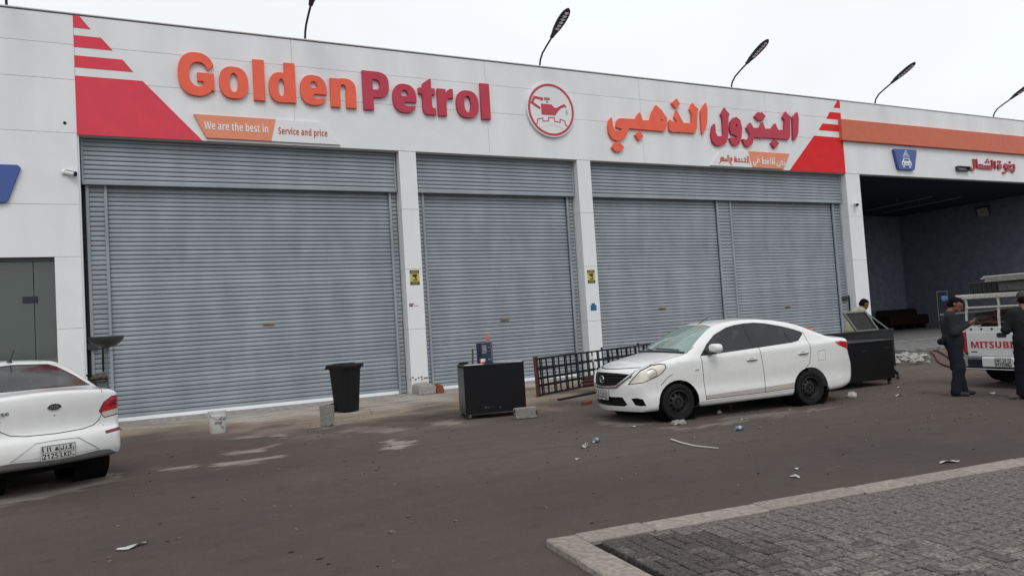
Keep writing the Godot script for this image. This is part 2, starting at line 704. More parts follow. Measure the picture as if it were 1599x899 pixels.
# body from its side outline (closed, x to the rear), half widths along x, and how far the ends curve in plan
func shell(prof: PackedVector2Array, widths: Array, bends: Array, belt: Array, tumble: float, h: float, round_k := 0.09) -> Shell:
	var s := Shell.new()
	s.h = h
	var lo := Vector2(1e9, 1e9)
	var hi := -lo
	for p in prof:
		lo = lo.min(p)
		hi = hi.max(p)
	var wm := 0.0
	for i in range(1, widths.size(), 2):
		wm = maxf(wm, widths[i])
	s.o = Vector3(lo.x - 0.1, lo.y - 0.1, 0)
	s.nx = int((hi.x - lo.x + 0.2) / h) + 2
	s.ny = int((hi.y - lo.y + 0.2) / h) + 2
	var half := int((wm + 0.08) / h) + 2
	s.nz = half * 2 + 1
	s.o.z = -half * h
	# signed distance to the outline
	var g := PackedFloat32Array()
	g.resize(s.nx * s.ny)
	var m := prof.size()
	for x in s.nx:
		for y in s.ny:
			var p := Vector2(s.o.x + x * h, s.o.y + y * h)
			var best := 1e9
			var inside := false
			for i in m:
				var a := prof[i]
				var b := prof[(i + 1) % m]
				var ab := b - a
				var t := clampf((p - a).dot(ab) / ab.length_squared(), 0.0, 1.0)
				best = minf(best, (a + ab * t - p).length_squared())
				if (a.y > p.y) != (b.y > p.y) and p.x < a.x + (p.y - a.y) / (b.y - a.y) * ab.x:
					inside = not inside
			g[x * s.ny + y] = -sqrt(best) if inside else sqrt(best)
	s.f.resize(s.nx * s.ny * s.nz)
	for x in s.nx:
		var px := s.o.x + x * h
		var w0 := table(widths, px)
		var bend := table(bends, px)
		var bl := table(belt, px)
		for y in s.ny:
			var py := s.o.y + y * h
			var t := py - bl
			var inset := (sqrt(t * t + 0.0016) + t) * 0.5 * tumble + 0.02 * smoothstep(-0.03, 0.05, t)
			var low := maxf(0.0, 0.42 - py)
			inset += low * low * 0.5
			inset += 0.012 * exp(-pow((py - 0.55) / 0.14, 2.0))
			var w := w0 - inset
			var crown := 0.05 * smoothstep(0.8, 1.4, py) + 0.02
			for z in half + 1:
				var pz := z * h
				var q := pz / w0
				q = q * q
				var gx := clampf((px - bend * q - s.o.x) / h, 0.0, s.nx - 1.001)
				var gy := clampf((py + crown * q * (1.0 if py > 0.7 else 0.0) - s.o.y) / h, 0.0, s.ny - 1.001)
				var ix := int(gx)
				var iy := int(gy)
				var b := ix * s.ny + iy
				var tx := gx - ix
				var ty := gy - iy
				var d1 := lerpf(lerpf(g[b], g[b + 1], ty), lerpf(g[b + s.ny], g[b + s.ny + 1], ty), tx)
				var d2 := pz - w
				var k := maxf(round_k - absf(d1 - d2), 0.0) / round_k
				var v := maxf(d1, d2) + k * k * round_k * 0.25
				var i := (x * s.ny + y) * s.nz
				s.f[i + half + z] = v
				s.f[i + half - z] = v
	return s

const EX := Vector3(1, 0, 0)
const EY := Vector3(0, 1, 0)
const EZ := Vector3(0, 0, 1)

# cut the same outline out of both sides of a car (side view)
func carve_sides(body: MB, polys: Array, got: MB, lim := 0.35) -> MB:
	body = carve(body, polys, EX, EY, EZ, lim, got)
	return carve(body, polys, EX, EY, -EZ, lim, got)

func wheel(parent: Node, at: Vector3, r: float, w: float, side: float, rim_mat: Material, steel := true) -> void:
	var t := Transform3D(Basis(EX, PI / 2 * side), Vector3.ZERO)   # y axis of the profile points outwards
	var tm := MB.new()
	var rr := r * 0.64
	tm.lathe(V([rr, w * 0.32, rr + 0.012, w * 0.44, r * 0.86, w * 0.5, r * 0.95, w * 0.44, r * 0.985, w * 0.33, r * 0.985, w * 0.2, r * 0.97, w * 0.19, r * 0.97, w * 0.16, r, w * 0.15, r, -w * 0.15, r * 0.97, -w * 0.16, r * 0.97, -w * 0.19, r * 0.985, -w * 0.2, r * 0.97, -w * 0.4, r * 0.86, -w * 0.5, rr, -w * 0.4]), 48, t)
	var o := Node3D.new()
	o.name = "wheel"
	var k := 0
	while parent.has_node(NodePath(o.name)):
		k += 1
		o.name = "wheel_%03d" % k
	parent.add_child(o, true)
	o.position = at
	o.scale = Vector3.ONE / parent.scale if parent is Node3D else Vector3.ONE
	part("tyre", tm, mat("tyre rubber", lin(0.011, 0.011, 0.012), 0.85, 0.0, 0.3, 6.0), o)
	var rm := MB.new()
	rm.lathe(V([rr + 0.004, w * 0.44, rr - 0.008, w * 0.46, rr - 0.02, w * 0.34, rr - 0.035, w * 0.1, rr * 0.8, w * 0.08]), 40, t)
	rm.lathe(V([rr - 0.03, -w * 0.4, rr - 0.03, w * 0.1]), 32, t)
	if steel:
		# pressed steel disc with a ring of openings
		rm.lathe(V([rr * 0.55, w * 0.24, rr * 0.47, w * 0.3, rr * 0.34, w * 0.28, rr * 0.3, w * 0.2, rr * 0.2, w * 0.2, rr * 0.17, w * 0.3, 0.0, w * 0.31]), 32, t)
		for i in 10:
			var a := TAU * i / 10
			var d := t.basis * Vector3(cos(a), 0, sin(a))
			var d2 := t.basis * Vector3(-sin(a), 0, cos(a))
			var up := t.basis * EY
			var p := d * rr * 0.7 + up * w * 0.15
			rm.box(p, Vector3(rr * 0.42, 0.012, rr * 0.22), 0.004, Basis(d, up, d.cross(up)) * Basis(EZ, -0.5))
		for i in 5:
			var a := TAU * i / 5
			var d := t.basis * Vector3(cos(a), 0, sin(a))
			blob(rm, d * rr * 0.25 + t.basis * EY * w * 0.22, Vector3.ONE * 0.011, 1, 1, Basis(), 4, 6)
	else:
		for i in 10:
			var a := TAU * i / 10
			var d := t.basis * Vector3(cos(a), 0, sin(a))
			rm.bar(t.basis * EY * w * 0.3 + d * rr * 0.1, t.basis * EY * w * 0.34 + d * rr * 0.96, 0.03, 0.03, 0.006, t.basis * EY)
		rm.lathe(V([rr * 0.24, w * 0.2, rr * 0.22, w * 0.36, 0.0, w * 0.37]), 24, t)
	part("rim", rm, rim_mat, o)
	var bm := MB.new()
	bm.lathe(V([rr - 0.032, w * 0.02, 0.0, w * 0.02]), 32, t)
	part("brake_disc", bm, mat("brake dust", lin(0.012, 0.012, 0.012), 0.9), o)

func licence_plate(parent: Node, at: Vector3, basis: Basis, w: float, h: float, top: Array, low: Array) -> void:
	var mb := MB.new()
	mb.prism(rect(-w / 2, -h / 2, w / 2, h / 2, 0.012), -0.004, 0.006, Transform3D(basis, at), 0.002)
	var o := part("licence_plate", mb, mat("plate white", lin(0.62, 0.62, 0.6), 0.45, 0.0, 0.12, 9.0), parent)
	var k := MB.new()
	# frame lines of the plate
	for q in [[-w / 2 + 0.012, 0.0, w / 2 - 0.05, 0.0], [0.01, -h / 2 + 0.01, 0.01, h / 2 - 0.01], [w / 2 - 0.05, -h / 2 + 0.01, w / 2 - 0.05, h / 2 - 0.01], [-w / 2 + 0.01, h / 2 - 0.01, w / 2 - 0.01, h / 2 - 0.01], [-w / 2 + 0.01, -h / 2 + 0.01, w / 2 - 0.01, -h / 2 + 0.01], [-w / 2 + 0.01, -h / 2 + 0.01, -w / 2 + 0.01, h / 2 - 0.01], [w / 2 - 0.01, -h / 2 + 0.01, w / 2 - 0.01, h / 2 - 0.01]]:
		var a := Vector3(q[0], q[1], 0.0075)
		var b := Vector3(q[2], q[3], 0.0075)
		var c := (a + b) / 2
		k.box(at + basis * c, Vector3(absf(b.x - a.x) + 0.004, absf(b.y - a.y) + 0.004, 0.003), 0.0, basis)
	part("plate_lines", k, mat("plate black", lin(0.02, 0.02, 0.02), 0.5), o)
	for row in [[top, 0.012, h / 2 - 0.02], [low, -h / 2 + 0.02, -0.012]]:
		for w2 in row[0]:
			var t := MB.new()
			if w2[0] is String:
				t.join(fitted(w2[0], w2[1] * w, row[1], w2[2] * w, row[2], 0.006, 0.003), Transform3D(basis, at))
			else:
				for st in w2[0]:
					var pts := PackedVector2Array()
					for i in range(0, st.size(), 2):
						pts.append(Vector2(lerpf(w2[1] * w, w2[2] * w, st[i]), lerpf(row[1], row[2], st[i + 1])))
					t.prism(stroke(pts, 0.011), 0.0062, 0.009, Transform3D(basis, at), 0.0, 0.7, false)
			part("plate_text", t, mat("plate black", lin(0.02, 0.02, 0.02), 0.5), o)
	# state emblem column
	var e := MB.new()
	e.prism(circle(Vector2(w / 2 - 0.03, -h / 2 + 0.03), 0.011, 12), 0.0062, 0.009, Transform3D(basis, at))
	for i in 3:
		e.box(at + basis * Vector3(w / 2 - 0.03, -0.012 + i * 0.022, 0.0075), Vector3(0.012, 0.014, 0.003), 0.0, basis)
	part("plate_emblem", e, mat("plate black", lin(0.02, 0.02, 0.02), 0.5), o)

func seats(parent: Node, xs: Array, y0: float, width: float) -> void:
	var m := mat("seat cloth", lin(0.05, 0.05, 0.052), 0.9, 0.0, 0.3, 8.0)
	for x in xs:
		for z in [-0.36, 0.36]:
			var mb := MB.new()
			blob(mb, Vector3(x, y0 + 0.08, z), Vector3(0.26, 0.09, 0.25), 0.45, 0.45)
			blob(mb, Vector3(x + 0.28, y0 + 0.4, z), Vector3(0.09, 0.34, 0.24), 0.5, 0.5, Basis(EZ, -0.2))
			blob(mb, Vector3(x + 0.37, y0 + 0.8, z), Vector3(0.05, 0.09, 0.14), 0.5, 0.5, Basis(EZ, -0.2))
			part("seat", mb, m, parent)
	var fl := MB.new()
	fl.box(Vector3(1.3, y0 - 0.1, 0), Vector3(3.2, 0.05, width), 0.02)
	part("cabin_floor", fl, m, parent)

func sunny_car() -> void:
	var t := thing("parked_car", "white four-door saloon with yellowed headlamps, parked before the shutters", "car", Vector3(8.1325, 0.0, 9.672), deg_to_rad(-6.3))
	t.scale = Vector3(1.035, 1.0, 1.045)
	var white := paint("car white", lin(0.74, 0.74, 0.73), 0.3)
	white.albedo_texture = noise_tex(0.012, 5, 7, 0.965, 1.0, 512)
	white.uv1_triplanar = true
	white.uv1_world_triplanar = true
	var black := mat("car black trim", lin(0.012, 0.012, 0.013), 0.45)
	var chrome := mat("chrome", lin(0.6, 0.6, 0.6), 0.15, 1.0)
	var dark := mat("gap black", lin(0.006, 0.006, 0.006), 0.9)
	var prof := curve(V([-0.72, 0.19, -0.84, 0.21, -0.885, 0.30, -0.90, 0.45, -0.91, 0.58, -0.895, 0.70, -0.865, 0.80, -0.80, 0.875, -0.62, 0.945, -0.35, 1.01, -0.05, 1.065, 0.08, 1.095, 0.18, 1.14, 0.54, 1.345, 0.90, 1.505, 1.15, 1.565, 1.5, 1.59, 1.9, 1.578, 2.3, 1.525, 2.66, 1.435, 3.0, 1.30, 3.25, 1.205, 3.45, 1.175, 3.63, 1.16, 3.70, 1.12, 3.705, 1.0, 3.70, 0.88, 3.745, 0.72, 3.76, 0.55, 3.71, 0.36, 3.58, 0.27, 3.2, 0.22, 2.0, 0.20, 0.6, 0.19]), 3)
	var s := shell(prof, [-0.95, 0.76, -0.7, 0.80, -0.4, 0.835, 0.0, 0.848, 2.6, 0.848, 3.2, 0.83, 3.76, 0.77], [-0.95, 0.34, -0.3, 0.27, 0.3, 0.17, 1.0, 0.08, 2.2, -0.04, 3.0, -0.1, 3.7, -0.2], [-0.9, 0.93, 0.3, 0.99, 2.7, 1.08, 3.7, 1.1], 0.46, 0.028)
	var body := nets(s.nx, s.ny, s.nz, s.o, s.h, s.f)
	var gap := MB.new()
	var trash := MB.new()
	# wheel arches
	var wr := 0.305
	for x in [0.0, 2.6]:
		var c := circle(Vector2(x, 0.30), 0.365, 28)
		for i in c.size():
			if c[i].y < 0.0:
				c[i].y = 0.0
		body = carve_sides(body, [c], trash, 0.1)
	# headlamps, seen obliquely
	var hl := MB.new()
	var hp := V([-0.40, 0.645, -0.308, 0.759, -0.205, 0.858, -0.029, 0.931, 0.095, 0.945, 0.185, 0.935, 0.197, 0.875, 0.126, 0.798, 0.051, 0.754, -0.174, 0.672])
	var hin := MB.new()
	for sg in [1.0, -1.0]:
		var eu := Vector3(0.893, 0, 0.45 * sg)
		var dr := Vector3(-0.45, 0, 0.893 * sg)
		body = carve(body, strips(hp, 0.013, true), eu, EY, dr, 0.2, gap)
		var one := MB.new()
		body = carve(body, convex(hp), eu, EY, dr, 0.2, one)
		hl = MB.new()
		var bulb := MB.new()
		one = carve(one, [circle(Vector2(-0.03, 0.80), 0.085, 18)], eu, EY, dr, 0.2, bulb)
		var turn := MB.new()
		one = carve(one, convex(V([-0.36, 0.66, -0.25, 0.70, -0.22, 0.80, -0.30, 0.75])), eu, EY, dr, 0.2, turn)
		var lamp := part("headlight", push(one, -0.003), paint("lamp haze", lin(0.66, 0.64, 0.545), 0.18), t)
		part("reflector", push(bulb, -0.014), mat("lamp reflector", lin(0.60, 0.585, 0.50), 0.2, 0.35), lamp)
		part("turn_signal", push(turn, -0.008), paint("lamp amberish", lin(0.60, 0.565, 0.45), 0.2), lamp)
	# grille
	var gp := V([-0.56, 0.805, -0.30, 0.825, 0.0, 0.832, 0.30, 0.825, 0.56, 0.805, 0.60, 0.785, 0.36, 0.60, -0.36, 0.60, -0.60, 0.785])
	var g := MB.new()
	body = carve(body, convex(gp), EZ, EY, -EX, 0.1, g)
	part("grille", push(g, -0.045), dark, t)
	var gn: Node = t.get_node("grille")
	var cr := MB.new()
	var gpt := PackedVector3Array()
	for q in [[-0.605, 0.80], [-0.53, 0.735], [-0.44, 0.665], [-0.36, 0.605], [-0.2, 0.592], [0.0, 0.588], [0.2, 0.592], [0.36, 0.605], [0.44, 0.665], [0.53, 0.735], [0.605, 0.80]]:
		gpt.append(s.hit(Vector3(-1.1, q[1], q[0]), EX) + Vector3(-0.004, 0, 0))
	cr.tube(gpt, 0.028, 8)
	part("grille_frame", cr, chrome, gn)
	for yy in [0.785, 0.745, 0.705, 0.665, 0.63]:
		var half: float = lerpf(0.36, 0.58, (yy - 0.60) / 0.185) - 0.04
		var pts := PackedVector3Array()
		for i in 9:
			pts.append(s.hit(Vector3(-1.1, yy, lerpf(-half, half, i / 8.0)), EX) + Vector3(0.015, 0, 0))
		var b := MB.new()
		b.tube(pts, 0.008, 6)
		part("grille_bar", b, black, gn)
	var em := MB.new()
	var ec := s.hit(Vector3(-1.1, 0.715, 0), EX) + Vector3(-0.008, 0, 0)
	var ring := PackedVector3Array()
	for i in 25:
		ring.append(ec + Vector3(0, sin(TAU * i / 24) * 0.058, cos(TAU * i / 24) * 0.062))
	em.tube(ring, 0.009, 6, false)
	em.box(ec + Vector3(-0.004, 0, 0), Vector3(0.012, 0.024, 0.15), 0.004)
	part("badge", em, chrome, t)
	# lower intake and fog recesses
	var lw := MB.new()
	body = carve(body, convex(V([-0.45, 0.435, 0.45, 0.435, 0.52, 0.315, 0.46, 0.285, -0.46, 0.285, -0.52, 0.315])), EZ, EY, -EX, 0.1, lw)
	part("lower_grille", push(lw, -0.03), dark, t)
	var lb := MB.new()
	for yy in [0.405, 0.372, 0.34, 0.31]:
		var pts := PackedVector3Array()
		for i in 9:
			pts.append(s.hit(Vector3(-1.1, yy, lerpf(-0.47, 0.47, i / 8.0)), EX) + Vector3(0.012, 0, 0))
		lb = MB.new()
		lb.tube(pts, 0.006, 5)
		part("intake_bar", lb, black, t.get_node("lower_grille"))
	for sg in [1.0, -1.0]:
		var fg := MB.new()
		var eu := Vector3(0.893, 0, 0.45 * sg)
		var dr := Vector3(-0.45, 0, 0.893 * sg)
		body = carve(body, convex(V([-0.375, 0.415, -0.29, 0.425, -0.20, 0.405, -0.155, 0.30, -0.24, 0.295, -0.32, 0.31])), eu, EY, dr, 0.1, fg)
		part("fog_lamp_recess", push(fg, -0.02), dark, t)
	# hood line, bumper line
	var hood := V([-0.78, -0.56, -0.845, -0.3, -0.855, 0.0, -0.845, 0.3, -0.78, 0.56, -0.55, 0.66, -0.2, 0.70, 0.2, 0.72, 0.42, 0.70])
	var hood2 := V([-0.78, -0.56, -0.55, -0.66, -0.2, -0.70, 0.2, -0.72, 0.42, -0.70])
	body = carve(body, strips(hood, 0.012) + strips(hood2, 0.012), EX, EZ, EY, 0.2, gap)
	body = carve(body, strips(V([-0.62, 0.905, -0.45, 0.895, -0.22, 0.886, 0.0, 0.883, 0.22, 0.886, 0.45, 0.895, 0.62, 0.905]), 0.012), EZ, EY, -EX, 0.1, gap)
	var bp := V([0.02, 0.75, -0.08, 0.70, -0.19, 0.655, -0.30, 0.60])
	body = carve_sides(body, strips(V([-0.10, 0.765, -0.19, 0.715, -0.30, 0.61]), 0.010), gap, 0.3)
	# glass
	var glz := glass("tinted glass", Color(0.045, 0.052, 0.052), 0.74)
	var wsg := glass("windscreen glass", Color(0.62, 0.73, 0.69), 0.50)
	var ws := MB.new()
	body = carve(body, convex(V([-0.735, 1.075, -0.5, 1.10, -0.2, 1.115, 0.2, 1.115, 0.5, 1.10, 0.735, 1.075, 0.58, 1.35, 0.49, 1.485, 0.25, 1.515, -0.25, 1.515, -0.49, 1.485, -0.58, 1.35])), EZ, EY, -EX, 0.3, ws)
	part("windscreen", push(ws, -0.004), wsg, t)
	var rw := MB.new()
	body = carve(body, convex(V([2.62, -0.46, 2.60, 0.0, 2.62, 0.46, 3.08, 0.56, 3.14, 0.0, 3.08, -0.56])), EX, EZ, EY, 0.4, rw)
	part("rear_window", push(rw, -0.004), glz, t)
	var wins := [V([0.50, 1.035, 0.66, 1.185, 0.86, 1.33, 1.12, 1.437, 1.30, 1.47, 1.46, 1.485, 1.505, 1.085]), V([1.60, 1.49, 1.9, 1.465, 2.205, 1.395, 2.265, 1.127, 1.67, 1.095]), V([2.235, 1.385, 2.42, 1.33, 2.555, 1.275, 2.565, 1.25, 2.43, 1.15, 2.295, 1.13])]
	for w in wins:
		for sg in [1.0, -1.0]:
			var wm := MB.new()
			body = carve(body, convex(w), EX, EY, EZ * sg, 0.35, wm)
			part("side_window", push(wm, -0.006), glz, t)
	var trim := MB.new()
	body = carve_sides(body, convex(V([0.455, 1.015, 0.65, 1.205, 0.85, 1.347, 1.12, 1.452, 1.30, 1.486, 1.50, 1.503, 1.7, 1.503, 1.9, 1.48, 2.21, 1.41, 2.42, 1.346, 2.575, 1.285, 2.583, 1.25, 2.435, 1.135, 2.29, 1.113, 1.67, 1.08, 1.5, 1.07])), trim)
	part("window_trim", push(trim, -0.002), black, t)
	# door gaps
	var d1 := V([0.455, 1.01, 0.46, 0.95, 0.475, 0.6, 0.495, 0.305, 1.645, 0.315, 1.655, 0.58, 1.60, 1.075])
	var d2 := V([1.60, 1.075, 1.655, 0.58, 1.645, 0.315, 2.265, 0.335, 2.36, 0.50, 2.60, 0.74, 2.645, 0.97, 2.60, 1.28])
	body = carve_sides(body, strips(d1, 0.010) + strips(d2, 0.010) + strips(V([2.79, 0.76, 2.79, 0.925, 2.955, 0.945, 2.96, 0.775]), 0.005, true), gap)
	body = carve_sides(body, strips(V([0.40, 0.265, 1.3, 0.285, 2.28, 0.30]), 0.006), gap)
	var dp := [V([0.46, 1.005, 0.48, 0.6, 0.5, 0.31, 1.64, 0.32, 1.65, 0.58, 1.595, 1.075]), V([1.605, 1.08, 1.66, 0.58, 1.65, 0.32, 2.262, 0.34, 2.355, 0.503, 2.595, 0.743, 2.64, 0.97, 2.59, 1.27, 2.40, 1.12])]
	for sg in [1.0, -1.0]:
		for i in 2:
			var dm := MB.new()
			body = carve(body, convex(dp[i]), EX, EY, EZ * sg, 0.35, dm)
			var grime := MB.new()
			dm = carve(dm, [V([0.4, 0.2, 1.62, 0.2, 1.62, 0.40, 1.0, 0.385, 0.4, 0.365]), V([1.6, 0.2, 2.4, 0.2, 2.4, 0.435, 1.6, 0.40])], EX, EY, EZ * sg, 0.2, grime)
			var door := part("door", dm, white, t)
			part("dusty_lower_edge", grime, mat("car dust", lin(0.50, 0.475, 0.43), 0.6, 0.0, 0.2, 4.0), door)
			var hp2 := s.hit(Vector3([1.42, 2.475][i], [0.885, 0.915][i], 1.1 * sg), Vector3(0, 0, -sg))
			var hm := MB.new()
			blob(hm, hp2 + Vector3(0, 0, 0.018 * sg), Vector3(0.105, 0.017, 0.014), 0.5, 0.5)
			part("handle", hm, chrome, door)
			var hc := MB.new()
			blob(hc, hp2 + Vector3(0, 0.005, -0.005 * sg), Vector3(0.06, 0.035, 0.012), 0.8, 0.8)
			part("handle_cup", hc, mat("handle shade", lin(0.3, 0.3, 0.3), 0.4), door)
	# tail lamps
	for sg in [1.0, -1.0]:
		var tl := MB.new()
		var eu := Vector3(0.8, 0, -0.6 * sg)
		body = carve(body, convex(V([2.05, 1.07, 2.20, 1.078, 2.34, 1.05, 2.43, 0.97, 2.52, 0.85, 2.41, 0.83, 2.28, 0.93, 2.12, 1.0])), eu, EY, Vector3(0.6, 0, 0.8 * sg), 0.15, tl)
		part("tail_light", push(tl, -0.001), paint("tail red", lin(0.42, 0.018, 0.03), 0.15), t)
	part("panel_gap", push(gap, -0.004), dark, t)
	part("body", body, white, t)
	# grime along the sill
	var us := MB.new()
	for x in [0.0, 2.6]:
		us.lathe(V([0.372, -0.84, 0.372, -0.45]), 20, Transform3D(Basis(EX, -PI / 2), Vector3(x, 0.3, 0)), 0.6, PI, TAU)
		us.lathe(V([0.372, 0.45, 0.372, 0.84]), 20, Transform3D(Basis(EX, -PI / 2), Vector3(x, 0.3, 0)), 0.6, PI, TAU)
		us.box(Vector3(x, 0.36, 0), Vector3(0.74, 0.5, 0.8), 0.02)
	us.box(Vector3(1.3, 0.26, 0), Vector3(3.4, 0.1, 1.3), 0.02)
	part("underbody", us, dark, t)
	for x in [0.0, 2.6]:
		for sg in [1.0, -1.0]:
			wheel(t, Vector3(x, wr - 0.003, 0.745 * sg), wr, 0.185, sg, mat("black steel rim", lin(0.010, 0.010, 0.011), 0.5, 0.1))
	# mirrors, aerial, wipers, marker
	for sg in [1.0]:
		var mm := MB.new()
		blob(mm, Vector3(0.66, 1.135, 0.955 * sg), Vector3(0.085, 0.075, 0.125), 0.7, 0.75)
		var mir := part("mirror", mm, white, t)
		var ma := MB.new()
		ma.box(Vector3(0.64, 1.06, 0.87 * sg), Vector3(0.13, 0.05, 0.16), 0.02)
		part("mirror_foot", ma, black, mir)
		var mk := MB.new()
		blob(mk, s.hit(Vector3(0.36, 0.80, 1.1 * sg), Vector3(0, 0, -sg)), Vector3(0.04, 0.014, 0.008), 0.6, 0.6)
		part("side_marker", mk, mat("marker grey", lin(0.35, 0.34, 0.3), 0.3), t)
	var an := MB.new()
	an.tube(PackedVector3Array([Vector3(1.0, 1.53, 0.02), Vector3(1.14, 1.60, 0.02), Vector3(1.27, 1.665, 0.02)]), [0.012, 0.007, 0.004], 6)
	part("aerial", an, black, t)
	var cw := MB.new()
	var cp := PackedVector3Array()
	for i in 11:
		var z := lerpf(-0.70, 0.70, i / 10.0)
		cp.append(s.hit(Vector3(-0.2, 1.108 - 0.05 * z * z, z), EX) + Vector3(-0.015, 0.004, 0))
	cw.tube(cp, 0.022, 6)
	part("cowl", cw, black, t)
	var wp := MB.new()
	for q in [[0.55, -0.05], [-0.1, -0.62]]:
		var pa := s.hit(Vector3(-0.2, 1.125, q[0]), EX) + Vector3(-0.02, 0.01, 0)
		var pb := s.hit(Vector3(-0.2, 1.15, q[1]), EX) + Vector3(-0.02, 0.01, 0)
		wp.tube(PackedVector3Array([pa, (pa + pb) / 2 + Vector3(-0.01, 0, 0), pb]), 0.009, 5)
	part("wiper", wp, black, t)
	seats(t, [0.95, 1.9], 0.55, 1.4)
	var dash := MB.new()
	blob(dash, Vector3(0.52, 0.95, 0), Vector3(0.32, 0.12, 0.68), 0.5, 0.4)
	part("dashboard", dash, mat("dash cloth", lin(0.34, 0.36, 0.34), 0.8), t)
	var st := MB.new()
	var sr := PackedVector3Array()
	for i in 21:
		var a := TAU * i / 20
		sr.append(Vector3(0.86, 1.02, 0.36) + Basis(EZ, 0.5) * Vector3(0, sin(a) * 0.18, cos(a) * 0.18))
	st.tube(sr, 0.014, 6, false)
	part("steering_wheel", st, black, t)
	var pm := MB.new()
	var pmp := s.hit(Vector3(0.2, 1.44, 0.0), EX) + Vector3(0.06, -0.01, 0)
	pm.box(pmp, Vector3(0.03, 0.06, 0.22), 0.012)
	part("rear_view_mirror", pm, black, t)
	licence_plate(t, s.hit(Vector3(-1.2, 0.465, 0), EX) + Vector3(-0.012, 0, 0), Basis(EZ, EY, -EX), 0.40, 0.165, [[[[0.1, 1, 0.1, 0], [0.1, 0.9, 0.5, 0.9]], -0.44, -0.36], [[[0.0, 1, 0.5, 0, 1, 1]], -0.33, -0.22], [[[0.0, 0.2, 0.9, 0.2, 0.9, 1]], -0.18, -0.06], [[[0.0, 0.3, 0.5, 0.0, 1, 0.3, 1, 0.9]], 0.06, 0.16], [[[0.0, 0.1, 0.9, 0.1, 0.9, 0.8]], 0.20, 0.30]], [["3516", -0.44, -0.02], ["NLJ", 0.06, 0.34]])

